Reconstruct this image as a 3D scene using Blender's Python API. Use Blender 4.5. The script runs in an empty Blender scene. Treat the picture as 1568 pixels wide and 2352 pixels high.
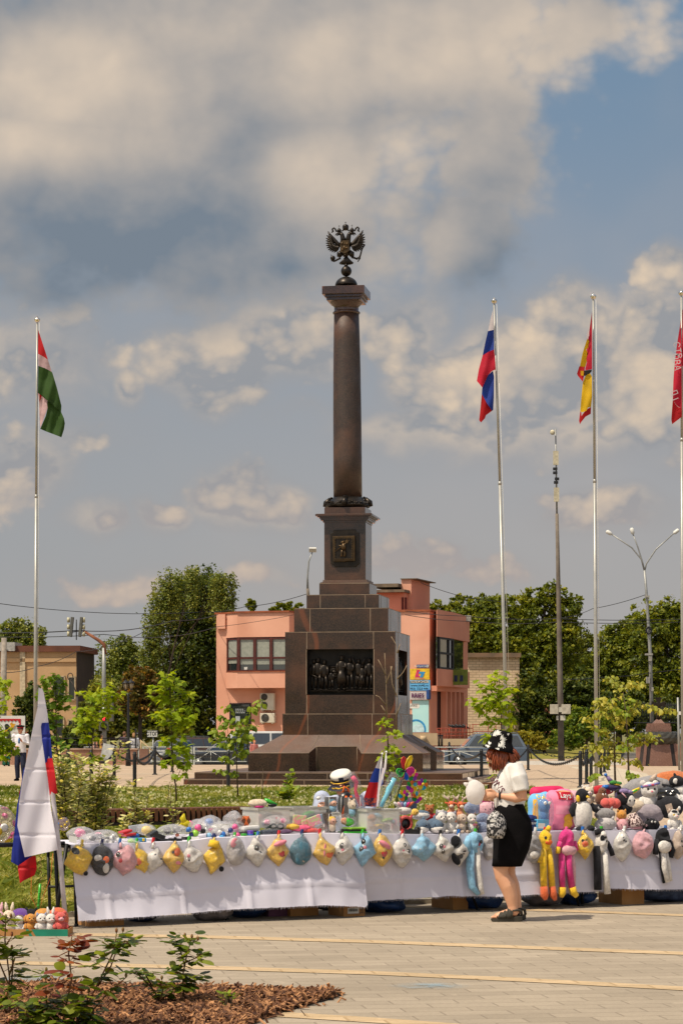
import bpy,bmesh,math,random
import numpy as np
from mathutils import Vector,Matrix,Quaternion,noise
from mathutils.bvhtree import BVHTree
R=math.radians
scene=bpy.context.scene
COL=scene.collection
random.seed(7)
# camera
F,HY,CX,H0=5600.0,1677.0,784.0,1.65
cam_d=bpy.data.cameras.new("camera");cam=bpy.data.objects.new("camera",cam_d);COL.objects.link(cam)
cam.location=(0,0,H0);cam.rotation_euler=(R(90),0,0)
cam_d.sensor_width=36;cam_d.sensor_fit='AUTO';cam_d.lens=F/2352*36
cam_d.shift_y=(HY-1176)/2352;cam_d.clip_start=.3;cam_d.clip_end=6000
scene.camera=cam
# exposure
scene.view_settings.view_transform='Standard';scene.view_settings.look='None'
scene.view_settings.exposure=.0;scene.view_settings.gamma=1.0
scene.cycles.max_bounces=8;scene.cycles.transparent_max_bounces=24
# sun
SUN=Vector((-.41,-.30,.86)).normalized()
sl=bpy.data.lights.new("sun",'SUN');sl.energy=4.9;sl.angle=R(.5);sl.color=(1.0,.89,.72)
so=bpy.data.objects.new("sun",sl);COL.objects.link(so);so.rotation_euler=SUN.to_track_quat('Z','Y').to_euler()
so.location=(-30,-20,60)
# node helper
class NT:
 def __init__(s,tree):s.t=tree;s.N=tree.nodes;s.L=tree.links
 def new(s,typ,**kw):
  n=s.N.new(typ)
  for k,v in kw.items():setattr(n,k,v)
  return n
 def put(s,sock,v):
  if isinstance(v,bpy.types.NodeSocket):s.L.new(v,sock)
  elif v is not None:sock.default_value=v
 def m(s,op,a,b=None,c=None,clamp=False):
  n=s.new('ShaderNodeMath',operation=op);n.use_clamp=clamp
  s.put(n.inputs[0],a);s.put(n.inputs[1],b)
  if c is not None:s.put(n.inputs[2],c)
  return n.outputs[0]
 def vm(s,op,a,b=None):
  n=s.new('ShaderNodeVectorMath',operation=op);s.put(n.inputs[0],a);s.put(n.inputs[1],b)
  return n.outputs['Value']if op in('LENGTH','DOT_PRODUCT','DISTANCE')else n.outputs[0]
 def comb(s,x,y,z=.0):
  n=s.new('ShaderNodeCombineXYZ');s.put(n.inputs[0],x);s.put(n.inputs[1],y);s.put(n.inputs[2],z);return n.outputs[0]
 def noise(s,vec,scale,detail=4,rough=.5,dist=.0):
  n=s.new('ShaderNodeTexNoise');s.put(n.inputs['Vector'],vec)
  n.inputs['Scale'].default_value=scale;n.inputs['Detail'].default_value=detail
  n.inputs['Roughness'].default_value=rough;n.inputs['Distortion'].default_value=dist
  return n.outputs['Fac']
 def rng(s,v,a,b,c=.0,d=1.0,smooth=True):
  n=s.new('ShaderNodeMapRange');n.interpolation_type='SMOOTHSTEP'if smooth else'LINEAR'
  s.put(n.inputs[0],v);s.put(n.inputs[1],a);s.put(n.inputs[2],b);s.put(n.inputs[3],c);s.put(n.inputs[4],d)
  return n.outputs[0]
 def mix(s,f,a,b,blend='MIX'):
  n=s.new('ShaderNodeMix',data_type='RGBA',blend_type=blend)
  s.put(n.inputs[0],f);s.put(n.inputs[6],a);s.put(n.inputs[7],b);return n.outputs[2]
def lin(r,g,b,a=1.0):
 f=lambda v:(v/255/12.92)if v<=10.3 else((v/255+.055)/1.055)**2.4
 return(f(r),f(g),f(b),a)
# sky with clouds (world, by direction)
def make_world():
 w=bpy.data.worlds.new("World");scene.world=w;w.use_nodes=True
 n=NT(w.node_tree)
 for x in list(n.N):n.N.remove(x)
 out=n.new('ShaderNodeOutputWorld');bg=n.new('ShaderNodeBackground');n.L.new(bg.outputs[0],out.inputs[0])
 sky=n.new('ShaderNodeTexSky',sky_type='NISHITA');sky.sun_disc=False
 sky.sun_elevation=R(60);sky.sun_rotation=math.atan2(SUN.x,SUN.y);sky.dust_density=2.0;sky.air_density=1.0
 STR=.12
 bg.inputs[1].default_value=STR
 tc=n.new('ShaderNodeTexCoord');sp=n.new('ShaderNodeSeparateXYZ');n.L.new(tc.outputs['Generated'],sp.inputs[0])
 y=n.m('MAXIMUM',n.m('ABSOLUTE',sp.outputs[1]),.08)
 a=n.m('MULTIPLY_ADD',n.m('DIVIDE',sp.outputs[0],y),5.6,.784)
 b=n.m('MULTIPLY_ADD',n.m('DIVIDE',sp.outputs[2],y),-5.6,1.677)
 p0=n.comb(a,b)
 warp=n.new('ShaderNodeTexNoise');n.L.new(p0,warp.inputs['Vector']);warp.inputs['Scale'].default_value=4.0;warp.inputs['Detail'].default_value=5
 wv=n.vm('MULTIPLY',n.vm('SUBTRACT',warp.outputs['Color'],(.5,.5,.5)),(.20,.15,0))
 p=n.vm('ADD',p0,wv)
 def blobs(lst,pp=p):
  acc=None
  for(cx,cy,rx,ry,s)in lst:
   d=n.vm('LENGTH',n.vm('MULTIPLY',n.vm('SUBTRACT',pp,(cx/1000,cy/1000,0)),(1000/rx,1000/ry,0)))
   v=n.m('MULTIPLY',n.m('SUBTRACT',1.0,d),s)
   acc=v if acc is None else n.m('MAXIMUM',acc,v)
  return acc
 big=blobs([(380,170,1000,560,1.25),(880,60,640,300,1.1),(1120,360,190,330,.9),(420,520,860,270,1.1),(1060,560,210,200,.95),(1330,40,240,170,.75),(1470,60,110,130,.55),(-900,200,900,600,1),(2700,-400,700,500,1),(300,-900,1500,500,1)])
 low=blobs([(690,790,200,140,1.35),(520,840,230,100,.7),(940,770,120,120,.75),(1050,880,210,110,1.1),(1220,850,270,160,1.4),(1300,715,120,95,.9),(1200,760,80,60,.9),(980,975,330,80,.75),(1470,850,210,200,1.3),(1545,640,100,70,.9),(80,830,320,110,.55),(300,905,60,65,.8),(520,925,90,55,.55),(60,1070,150,120,1),(540,1155,140,85,1.1),(370,1190,90,50,1),(220,1200,110,45,.7),(665,1170,100,60,.9),(1390,1170,210,70,.95),(950,1290,150,60,.85),(300,1330,240,45,.5),(1150,1310,170,45,.5),(1250,970,450,110,.7),(150,1000,200,70,.45),(1800,1000,300,200,1),(-300,1000,300,200,.9),(700,960,160,40,.4),(600,1330,120,40,.45)])
 sc=n.vm('MULTIPLY',p0,(1,1.2,1))
 nz=n.noise(sc,3.2,9,.52,.2)
 nz2=n.noise(n.vm('MULTIPLY',n.vm('ADD',p0,(-.03,-.04,0)),(1,1.2,1)),3.2,9,.52,.2)
 soft=n.noise(p0,1.7,3,.5);broad=n.noise(p0,2.3,4,.45)
 vo=n.new('ShaderNodeTexVoronoi');vo.feature='F1';vo.voronoi_dimensions='2D';vo.inputs['Scale'].default_value=4.6;vo.inputs['Detail'].default_value=3.0;vo.inputs['Roughness'].default_value=.6;n.L.new(n.vm('MULTIPLY',n.vm('ADD',p0,n.vm('MULTIPLY',wv,(.35,.35,0))),(1,1.25,1)),vo.inputs['Vector'])
 bil=n.m('SUBTRACT',.46,vo.outputs['Distance'])
 dens_b=n.m('ADD',big,n.m('MULTIPLY',n.m('SUBTRACT',nz,.5),.75))
 dens_l=n.m('ADD',low,n.m('ADD',n.m('MULTIPLY',n.m('SUBTRACT',nz,.5),1.6),n.m('MULTIPLY',bil,.6)))
 al_b=n.rng(n.m('MULTIPLY_ADD',bil,.35,dens_b),-.12,.40);al_l=n.rng(dens_l,-.10,.16)
 bro2=n.noise(n.vm('ADD',p0,(-.05,-.06,0)),2.3,4,.45)
 relief=n.m('MULTIPLY',n.m('SUBTRACT',nz,nz2),1.5);rel_b=n.m('MULTIPLY_ADD',n.m('SUBTRACT',broad,bro2),1.3,n.m('MULTIPLY',relief,.35))
 lit=blobs([(170,170,300,230,1.0),(120,330,330,120,.8),(420,70,360,150,.45),(760,150,260,200,.75),(950,110,330,190,.95),(1230,90,330,170,1.0),(740,400,230,170,.75),(930,330,200,150,.5),(1480,60,150,130,1.0)],p0)
 shade=blobs([(180,560,740,250,.85),(60,640,500,170,.9),(1090,590,230,200,.45),(640,600,300,150,.75),(540,300,130,200,.4),(1120,430,170,160,.3)],p)
 lf=n.m('ADD',n.m('ADD',n.m('MULTIPLY',n.rng(lit,0,.75),.40),rel_b),n.m('MULTIPLY_ADD',n.rng(n.m('MULTIPLY_ADD',n.m('SUBTRACT',broad,.5),.8,shade),-.15,.95),-.50,n.m('MULTIPLY_ADD',broad,.55,n.m('MULTIPLY_ADD',bil,.12,.24))),clamp=True)
 K=1/STR
 def kc(r,g,b,k=1.0):
  c=lin(r,g,b);return(c[0]*K*k,c[1]*K*k,c[2]*K*k,1)
 cb=n.mix(lf,kc(119,131,144),kc(216,199,180))
 ll=n.m('ADD',n.m('MULTIPLY_ADD',n.rng(dens_l,-.05,.75),.50,.30),n.m('MULTIPLY_ADD',bil,.6,n.m('MULTIPLY',relief,1.6)),clamp=True)
 cl=n.mix(ll,kc(150,153,158),kc(224,203,178))
 cl=n.mix(n.rng(b,.95,1.45,0,.45),cl,kc(196,174,160))
 hz=n.rng(b,-.1,1.45)
 base=n.mix(hz,kc(110,139,166),kc(168,165,164))
 base=n.mix(n.rng(a,-.1,1.3,.30,0),base,kc(140,150,158))
 skyc=n.mix(.94,sky.outputs[0],base)
 thin=n.m('MULTIPLY',n.rng(soft,.40,.70),.22)
 c=n.mix(thin,skyc,kc(184,174,168))
 sb=n.m('ADD',low,n.m('MULTIPLY',n.m('SUBTRACT',nz,.5),1.0));al_s=n.m('MULTIPLY',n.rng(sb,-.22,.42),.85)
 cs=n.mix(n.rng(n.m('ADD',sb,relief),.05,.8),kc(158,158,160),kc(206,190,172))
 c=n.mix(n.m('MULTIPLY',al_s,n.rng(b,.7,1.45,.95,.55)),c,n.mix(n.rng(b,.95,1.45,0,.5),cs,kc(176,165,158)))
 c=n.mix(n.m('MULTIPLY',al_l,n.rng(b,.7,1.4,.95,.9)),c,cl)
 c=n.mix(n.m('MULTIPLY',al_b,.97),c,cb)
 c2=n.mix(n.rng(n.noise(tc.outputs['Generated'],2.2,5,.55),.40,.60,0,.8),sky.outputs[0],kc(214,206,196,1.45))
 hi=n.rng(sp.outputs[2],.50,.72)
 bk=n.rng(sp.outputs[1],-.1,.15,1,0)
 c=n.mix(n.m('MAXIMUM',hi,bk),c,c2)
 n.L.new(c,bg.inputs[0])
make_world()
# places on the photo grid
def P(x,y,d):return Vector(((x-CX)/F*d,d,H0-(y-HY)/F*d))
def G(x,y,z=.0):return P(x,y,(H0-z)*F/(y-HY))
TO,TT,TN=Vector((-2.24,20.4,0)),Vector((.887,.461,0)).normalized(),Vector((.461,-.887,0)).normalized()
TROT=math.atan2(TT.y,TT.x)
def T(x,y,w=.0):
 k=(x-CX)/F;o=TO+TN*w
 s=(k*o.y-o.x)/(TT.x-k*TT.y);q=o+TT*s
 return Vector((q.x,q.y,H0-(y-HY)/F*q.y))
EDGE=[(60,1943),(160,1941),(420,1934),(480,1926),(725,1915),(910,1917),(1004,1918),(1100,1914),(1234,1911),(1364,1909),(1554,1906),(1760,1900)]
def edge_y(x):return float(np.interp(x,[e[0]for e in EDGE],[e[1]for e in EDGE]))
def top_z(x):return T(x,edge_y(x)).z
def px(d):return d/F
# materials
MATS={}
def M(name,c1,c2=None,rough=.7,scale=6,var=.5,bump=.0,bscale=None,metal=.0,spec=.35,coat=.0,trans=.0,sheen=.0,detail=4,sss=.0,emit=.0):
 if name in MATS:return MATS[name]
 m=bpy.data.materials.new(name);m.use_nodes=True;MATS[name]=m
 n=NT(m.node_tree);bs=n.N['Principled BSDF']
 tc=n.new('ShaderNodeTexCoord');v=tc.outputs['Object']
 a=lin(*c1)
 if c2 is None:c2=tuple(max(0,x*.82)for x in c1)
 f=n.rng(n.noise(v,scale,detail),.5-var/2,.5+var/2)
 n.L.new(n.mix(f,a,lin(*c2)),bs.inputs['Base Color'])
 bs.inputs['Roughness'].default_value=rough;bs.inputs['Metallic'].default_value=metal
 bs.inputs['Specular IOR Level'].default_value=spec
 bs.inputs['Coat Weight'].default_value=coat
 if sheen:bs.inputs['Sheen Weight'].default_value=sheen;bs.inputs['Sheen Roughness'].default_value=.5
 if bump:
  bp=n.new('ShaderNodeBump');bp.inputs['Strength'].default_value=bump;bp.inputs['Distance'].default_value=.02
  n.L.new(n.noise(v,bscale or scale*4,5,.6),bp.inputs['Height']);n.L.new(bp.outputs[0],bs.inputs['Normal'])
 if emit:
  bs.inputs['Emission Color'].default_value=a;bs.inputs['Emission Strength'].default_value=emit
 if trans:
  tl=n.new('ShaderNodeBsdfTranslucent');tl.inputs[0].default_value=a
  mx=n.new('ShaderNodeMixShader');mx.inputs[0].default_value=trans
  o=n.N['Material Output'];n.L.new(bs.outputs[0],mx.inputs[1]);n.L.new(tl.outputs[0],mx.inputs[2]);n.L.new(mx.outputs[0],o.inputs[0])
 return m
def leafmat(name,ca,cb,cc=None,trans=.35,rough=.5):
 """leaf colour varies leaf by leaf (face attribute rnd)"""
 if name in MATS:return MATS[name]
 m=bpy.data.materials.new(name);m.use_nodes=True;MATS[name]=m
 n=NT(m.node_tree);bs=n.N['Principled BSDF']
 at=n.new('ShaderNodeAttribute',attribute_name='rnd')
 r=n.new('ShaderNodeValToRGB');n.L.new(at.outputs['Fac'],r.inputs[0])
 r.color_ramp.elements[0].color=lin(*ca);r.color_ramp.elements[1].color=lin(*cb)
 if cc:e=r.color_ramp.elements.new(.5);e.color=lin(*cc)
 n.L.new(r.outputs[0],bs.inputs['Base Color']);bs.inputs['Roughness'].default_value=rough;bs.inputs['Specular IOR Level'].default_value=.3
 tl=n.new('ShaderNodeBsdfTranslucent');n.L.new(n.mix(1.0,r.outputs[0],(1.5,1.35,.5,1),'MULTIPLY'),tl.inputs[0])
 mx=n.new('ShaderNodeMixShader');mx.inputs[0].default_value=trans
 n.L.new(bs.outputs[0],mx.inputs[1]);n.L.new(tl.outputs[0],mx.inputs[2]);n.L.new(mx.outputs[0],n.N['Material Output'].inputs[0])
 return m
def film(name,tint=(235,235,235),alpha=.16,rough=.12):
 """clear plastic: mostly see-through, with a glossy skin"""
 if name in MATS:return MATS[name]
 m=bpy.data.materials.new(name);m.use_nodes=True;MATS[name]=m
 n=NT(m.node_tree);n.N.remove(n.N['Principled BSDF'])
 tr=n.new('ShaderNodeBsdfTransparent');tr.inputs[0].default_value=(.97,.97,.97,1)
 gl=n.new('ShaderNodeBsdfGlossy');gl.inputs['Roughness'].default_value=rough
 df=n.new('ShaderNodeBsdfDiffuse');df.inputs[0].default_value=lin(*tint)
 fr=n.new('ShaderNodeFresnel');fr.inputs[0].default_value=1.45
 m1=n.new('ShaderNodeMixShader');m2=n.new('ShaderNodeMixShader')
 m1.inputs[0].default_value=alpha;n.L.new(tr.outputs[0],m1.inputs[1]);n.L.new(df.outputs[0],m1.inputs[2])
 n.L.new(n.m('MINIMUM',n.m('MULTIPLY',fr.outputs[0],.8),.22),m2.inputs[0]);n.L.new(m1.outputs[0],m2.inputs[1]);n.L.new(gl.outputs[0],m2.inputs[2])
 n.L.new(m2.outputs[0],n.N['Material Output'].inputs[0])
 tc=n.new('ShaderNodeTexCoord');bp=n.new('ShaderNodeBump');bp.inputs['Strength'].default_value=.9;bp.inputs['Distance'].default_value=.02
 n.L.new(n.noise(tc.outputs['Object'],22,5),bp.inputs['Height']);n.L.new(bp.outputs[0],gl.inputs['Normal'])
 return m
# mesh builder
class MB:
 def __init__(s):s.v=[];s.f=[];s.m=[];s.s=[]
 def add(s,vs,fs,m=0,sm=True):
  k=len(s.v);s.v.extend(tuple(x)for x in vs)
  for f in fs:s.f.append(tuple(i+k for i in f));s.m.append(m);s.s.append(sm)
  return s
 def box(s,c,size,rot=None,m=0):
  c=Vector(c);x,y,z=(q/2 for q in size)
  vs=[Vector(q)for q in((-x,-y,-z),(x,-y,-z),(x,y,-z),(-x,y,-z),(-x,-y,z),(x,-y,z),(x,y,z),(-x,y,z))]
  if rot is not None:
   if isinstance(rot,(int,float)):rot=Matrix.Rotation(rot,3,'Z')
   vs=[rot@v for v in vs]
  return s.add([c+v for v in vs],[(0,3,2,1),(4,5,6,7),(0,1,5,4),(1,2,6,5),(2,3,7,6),(3,0,4,7)],m,False)
 def tube(s,pts,rad,n=8,m=0,cap=True,flat=None,sm=True):
  """round tube through pts; rad number or list; flat=(a,b,axis) elliptical section"""
  pts=[Vector(p)for p in pts]
  if isinstance(rad,(int,float)):rad=[rad]*len(pts)
  k=len(pts);vs=[];up=Vector((0,0,1));prev=None
  for i,p in enumerate(pts):
   t=(pts[min(i+1,k-1)]-pts[max(i-1,0)])
   t=t.normalized()if t.length>1e-9 else Vector((0,0,1))
   if prev is None:
    a=t.cross(up if abs(t.z)<.95 else Vector((1,0,0))).normalized()
   else:
    a=(prev-t*prev.dot(t));a=a.normalized()if a.length>1e-6 else t.orthogonal().normalized()
   prev=a;b=t.cross(a)
   for j in range(n):
    q=2*math.pi*j/n;vs.append(p+(a*math.cos(q)+b*math.sin(q))*rad[i])
  fs=[]
  for i in range(k-1):
   for j in range(n):
    fs.append((i*n+j,i*n+(j+1)%n,(i+1)*n+(j+1)%n,(i+1)*n+j))
  if cap:fs.append(tuple(range(n-1,-1,-1)));fs.append(tuple((k-1)*n+j for j in range(n)))
  return s.add(vs,fs,m,sm)
 def loft(s,secs,n=20,m=0,cap=True,amp=.0,seed=0,fr=6,sq=1.0):
  """secs: (centre, rx, ry[, rot matrix]) horizontal ellipses lofted"""
  vs=[]
  for sec in secs:
   c,rx,ry=sec[:3];rot=sec[3]if len(sec)>3 else None
   for j in range(n):
    q=2*math.pi*j/n;o=Vector((rx*math.copysign(abs(math.cos(q))**sq,math.cos(q)),ry*math.copysign(abs(math.sin(q))**sq,math.sin(q)),0))
    if rot is not None:o=rot@o
    v=Vector(c)+o
    if amp:v+=o.normalized()*amp*noise.noise(v*fr+Vector((seed,seed*2,0)))
    vs.append(v)
  k=len(secs);fs=[(i*n+j,i*n+(j+1)%n,(i+1)*n+(j+1)%n,(i+1)*n+j)for i in range(k-1)for j in range(n)]
  if cap:fs.append(tuple(range(n-1,-1,-1)));fs.append(tuple((k-1)*n+j for j in range(n)))
  return s.add(vs,fs,m,True)
 def lathe(s,prof,c=(0,0,0),n=24,m=0,rot=None,sm=True):
  c=Vector(c);vs=[]
  for r,z in prof:
   for j in range(n):
    q=2*math.pi*j/n;v=Vector((r*math.cos(q),r*math.sin(q),z))
    vs.append(c+(rot@v if rot is not None else v))
  k=len(prof);fs=[(i*n+j,i*n+(j+1)%n,(i+1)*n+(j+1)%n,(i+1)*n+j)for i in range(k-1)for j in range(n)]
  fs.append(tuple(range(n-1,-1,-1)));fs.append(tuple((k-1)*n+j for j in range(n)))
  return s.add(vs,fs,m,sm)
 def ell(s,c,r,rot=None,nu=16,nv=10,m=0,amp=.0,fr=8,seed=0,zmin=None):
  c=Vector(c);r=(r,r,r)if isinstance(r,(int,float))else r;vs=[]
  for i in range(nv+1):
   th=math.pi*i/nv
   for j in range(nu):
    ph=2*math.pi*j/nu
    v=Vector((r[0]*math.sin(th)*math.cos(ph),r[1]*math.sin(th)*math.sin(ph),r[2]*math.cos(th)))
    if amp:v*=1+amp*noise.noise(v*(fr/max(r))*.3+Vector((seed*3.1,seed,5)))
    if zmin is not None:v.z=max(v.z,zmin)
    vs.append(c+(rot@v if rot is not None else v))
  fs=[]
  for i in range(nv):
   for j in range(nu):
    a,b=i*nu+j,i*nu+(j+1)%nu
    if i==0:fs.append((a,a+nu,b+nu))
    elif i==nv-1:fs.append((a,a+nu,b))
    else:fs.append((a,a+nu,b+nu,b))
  return s.add(vs,fs,m,True)
 def prism(s,poly,ox,oy,oz,c,depth,m=0,sm=False):
  """2-D outline poly (a,b) in axes ox,oy at c, extruded along oz by depth"""
  c=Vector(c);n=len(poly)
  lo=[c+ox*a+oy*b for a,b in poly];hi=[v+oz*depth for v in lo]
  fs=[tuple(range(n-1,-1,-1)),tuple(range(n,2*n))]+[(i,(i+1)%n,n+(i+1)%n,n+i)for i in range(n)]
  return s.add(lo+hi,fs,m,sm)
 def quad(s,a,b,c,d,m=0):return s.add([a,b,c,d],[(0,1,2,3)],m,False)
 def grid(s,fn,nu,nv,m=0,sm=True):
  vs=[fn(i/nu,j/nv)for j in range(nv+1)for i in range(nu+1)]
  return s.add(vs,[(j*(nu+1)+i,j*(nu+1)+i+1,(j+1)*(nu+1)+i+1,(j+1)*(nu+1)+i)for j in range(nv)for i in range(nu)],m,sm)
 def merge(s,o,mat=None,m=None):
  k=len(s.v);s.v.extend(tuple(mat@Vector(v))if mat is not None else v for v in o.v)
  for f,mm,ss in zip(o.f,o.m,o.s):s.f.append(tuple(i+k for i in f));s.m.append(mm if m is None else m);s.s.append(ss)
  return s
def aslist(x):return list(x)if isinstance(x,(list,tuple))else[x]
def mesh_from(mb,name,mats,bevel=.0,fix=True):
 me=bpy.data.meshes.new(name);me.from_pydata([tuple(v)for v in mb.v],[],mb.f)
 for m in aslist(mats):me.materials.append(m)
 me.polygons.foreach_set('material_index',mb.m);me.polygons.foreach_set('use_smooth',mb.s)
 if bevel or fix:
  bm=bmesh.new();bm.from_mesh(me)
  if fix:bmesh.ops.recalc_face_normals(bm,faces=bm.faces)
  if bevel:
   es=[e for e in bm.edges if len(e.link_faces)==2 and e.calc_face_angle(0)>.5]
   bmesh.ops.bevel(bm,geom=es,offset=bevel,segments=2,profile=.6,affect='EDGES',clamp_overlap=True)
  bm.to_mesh(me);bm.free()
 me.update();return me
INV={}
def tag(o,label=None,cat=None,group=None,kind=None):
 if label:o['label']=label
 if cat:o['category']=cat
 if group:o['group']=group
 if kind:o['kind']=kind
 return o
def thing(name,label,cat,loc=(0,0,0),rz=.0,group=None):
 o=bpy.data.objects.new(name,None);COL.objects.link(o);o.empty_display_size=.1
 o.location=loc;o.rotation_euler=(0,0,rz)
 INV[o.name]=(Matrix.Translation(Vector(loc))@Matrix.Rotation(rz,4,'Z')).inverted()
 return tag(o,label,cat,group)
def part(name,mb,mats,parent,world=False,bevel=.0,label=None,fix=True):
 """a mesh child; world=True: mb holds world places"""
 if world:
  r=parent
  while r.parent is not None:r=r.parent
  iv=INV[r.name];mb.v=[tuple(iv@Vector(v))for v in mb.v]
 me=mesh_from(mb,name,mats,bevel,fix)
 o=bpy.data.objects.new(name,me);COL.objects.link(o);o.parent=parent
 if label:o['label']=label
 return o
def solo(name,mb,mats,label,cat,group=None,loc=None,bevel=.0,kind=None,fix=True):
 """a thing that is one mesh, world places"""
 if loc is None:loc=Vector(mb.v[0])*0+Vector((np.mean([v[0]for v in mb.v]),np.mean([v[1]for v in mb.v]),min(v[2]for v in mb.v)))
 loc=Vector(loc);mb.v=[tuple(Vector(v)-loc)for v in mb.v]
 o=bpy.data.objects.new(name,mesh_from(mb,name,mats,bevel,fix));COL.objects.link(o);o.location=loc
 return tag(o,label,cat,group,kind)
def struct(name,mb,mats,kind='structure',fix=True):
 o=bpy.data.objects.new(name,mesh_from(mb,name,mats,0,fix));COL.objects.link(o);o['kind']=kind;return o
def copy_tree(o,loc,rz=None,label=None,group=None,scale=None):
 def rec(s,p):
  c=s.copy();COL.objects.link(c);c.parent=p
  for k in KIDS.get(s.name,[]):rec(k,c)
  return c
 KIDS={}
 for q in bpy.data.objects:
  if q.parent:KIDS.setdefault(q.parent.name,[]).append(q)
 c=rec(o,None);c.location=loc
 if rz is not None:c.rotation_euler=(0,0,rz)
 if scale is not None:c.scale=(scale,)*3 if isinstance(scale,(int,float))else scale
 if label:c['label']=label
 if group:c['group']=group
 return c
def textmb(txt,size,c,ex,ey,ez,depth=.004,m=0,align='CENTER',xs=1.0,shear=.0,bold=.0):
 """lettering as thin relief: ex right, ey up, ez out of the face"""
 cu=bpy.data.curves.new('lettering','FONT');cu.body=txt;cu.size=size;cu.align_x=align;cu.align_y='CENTER';cu.resolution_u=2;cu.shear=shear;cu.offset=bold*size
 o=bpy.data.objects.new('lettering',cu);COL.objects.link(o)
 dg=bpy.context.evaluated_depsgraph_get();me=bpy.data.meshes.new_from_object(o.evaluated_get(dg))
 mb=MB();c=Vector(c);vs=[c+ex*(v.co.x*xs)+ey*v.co.y+ez*depth for v in me.vertices]
 mb.add(vs,[tuple(p.vertices)for p in me.polygons],m,False)
 bpy.data.objects.remove(o);bpy.data.curves.remove(cu);bpy.data.meshes.remove(me)
 return mb
def remesh(mb,voxel,smooth=4,rel=.5):
 """one continuous skin over overlapping volumes"""
 me=mesh_from(mb,'tmp',[]);o=bpy.data.objects.new('tmp',me);COL.objects.link(o)
 r=o.modifiers.new('r','REMESH');r.mode='VOXEL';r.voxel_size=voxel
 s=o.modifiers.new('s','SMOOTH');s.iterations=smooth;s.factor=rel
 dg=bpy.context.evaluated_depsgraph_get();m2=bpy.data.meshes.new_from_object(o.evaluated_get(dg))
 out=MB();out.add([v.co.copy()for v in m2.vertices],[tuple(p.vertices)for p in m2.polygons],0,True)
 bpy.data.objects.remove(o);bpy.data.meshes.remove(me);bpy.data.meshes.remove(m2)
 return out
XA,YA,ZA=Vector((1,0,0)),Vector((0,1,0)),Vector((0,0,1))
# GROUND
def paver_mat(name,c1,c2,cm,bw=.4,bh=.2,rot=.0,mort=.012,dirt=.35,big=.5):
 m=bpy.data.materials.new(name);m.use_nodes=True;n=NT(m.node_tree);bs=n.N['Principled BSDF']
 tc=n.new('ShaderNodeTexCoord');mp=n.new('ShaderNodeMapping');n.L.new(tc.outputs['Object'],mp.inputs[0]);mp.inputs['Rotation'].default_value=(0,0,rot)
 br=n.new('ShaderNodeTexBrick');n.L.new(mp.outputs[0],br.inputs[0])
 br.inputs['Scale'].default_value=1;br.inputs['Brick Width'].default_value=bw;br.inputs['Row Height'].default_value=bh;br.inputs['Mortar Size'].default_value=mort
 br.inputs['Mortar Smooth'].default_value=.3;br.inputs['Bias'].default_value=0
 br.inputs['Color1'].default_value=lin(*c1);br.inputs['Color2'].default_value=lin(*c2);br.inputs['Mortar'].default_value=lin(*cm)
 v=tc.outputs['Object']
 d=n.rng(n.noise(v,.6,6,.6),.35,.7)
 c=n.mix(n.m('MULTIPLY',d,dirt),br.outputs['Color'],lin(*[x*.74 for x in c2]))
 sp=n.rng(n.noise(v,38,3,.7),.38,.66)
 c=n.mix(n.m('MULTIPLY',sp,.22),c,lin(*[x*.70 for x in c1]))
 st=n.rng(n.noise(v,3.3,5,.65),.60,.70)
 c=n.mix(n.m('MULTIPLY',st,.28),c,lin(*[min(255,x*1.12)for x in c1]))
 n.L.new(c,bs.inputs['Base Color']);bs.inputs['Roughness'].default_value=.9;bs.inputs['Specular IOR Level'].default_value=.2
 bp=n.new('ShaderNodeBump');bp.inputs['Strength'].default_value=.6;bp.inputs['Distance'].default_value=.008
 h=n.m('ADD',n.m('MULTIPLY',br.outputs['Fac'],-1.0),n.m('MULTIPLY',n.noise(v,60,4,.6),.35));n.L.new(h,bp.inputs['Height']);n.L.new(bp.outputs[0],bs.inputs['Normal'])
 return m
PAVE=paver_mat('grey_pavers',(167,153,134),(153,140,122),(139,126,109),.40,.20,R(-9),.007)
PAVEY=paver_mat('sandy_pavers',(194,169,134),(180,156,122),(168,142,106),.40,.20,R(-9),.010,dirt=.3)
PLAZA=paver_mat('plaza_pavers',(186,163,138),(176,154,130),(158,138,116),.8,.5,R(6),.012)
PLAZAL=paver_mat('pale_plaza_slabs',(196,182,158),(186,172,150),(150,136,118),.8,.5,R(6),.014)
ROADM=M('asphalt',(112,106,98),(98,93,87),rough=.9,scale=1.2,bump=.3,bscale=40)
DIRT=M('dry_ground',(120,112,74),(96,98,56),rough=.95,scale=.4)
g=MB()
for(x0,y0,x1,y1)in[(-900,-60,900,1500)]:g.quad((x0,y0,-.46),(x1,y0,-.46),(x1,y1,-.46),(x0,y1,-.46))
struct('ground',g,DIRT)
g=MB();g.box((0,30,-.225),(110,172,.45));struct('plaza',g,PLAZA)
g=MB();g.quad((-55,-30,.004),(55,-30,.004),(55,36,.004),(-55,36,.004));struct('pavement',g,PAVE)
g=MB();g.box((-29,141,-.44),(74,30,.05));g.box((55,160,-.445),(94,130,.05));struct('road',g,ROADM)
g=MB();g.box((-15,162,-.40),(70,11,.16));struct('far_pavement',g,PLAZA)
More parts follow.
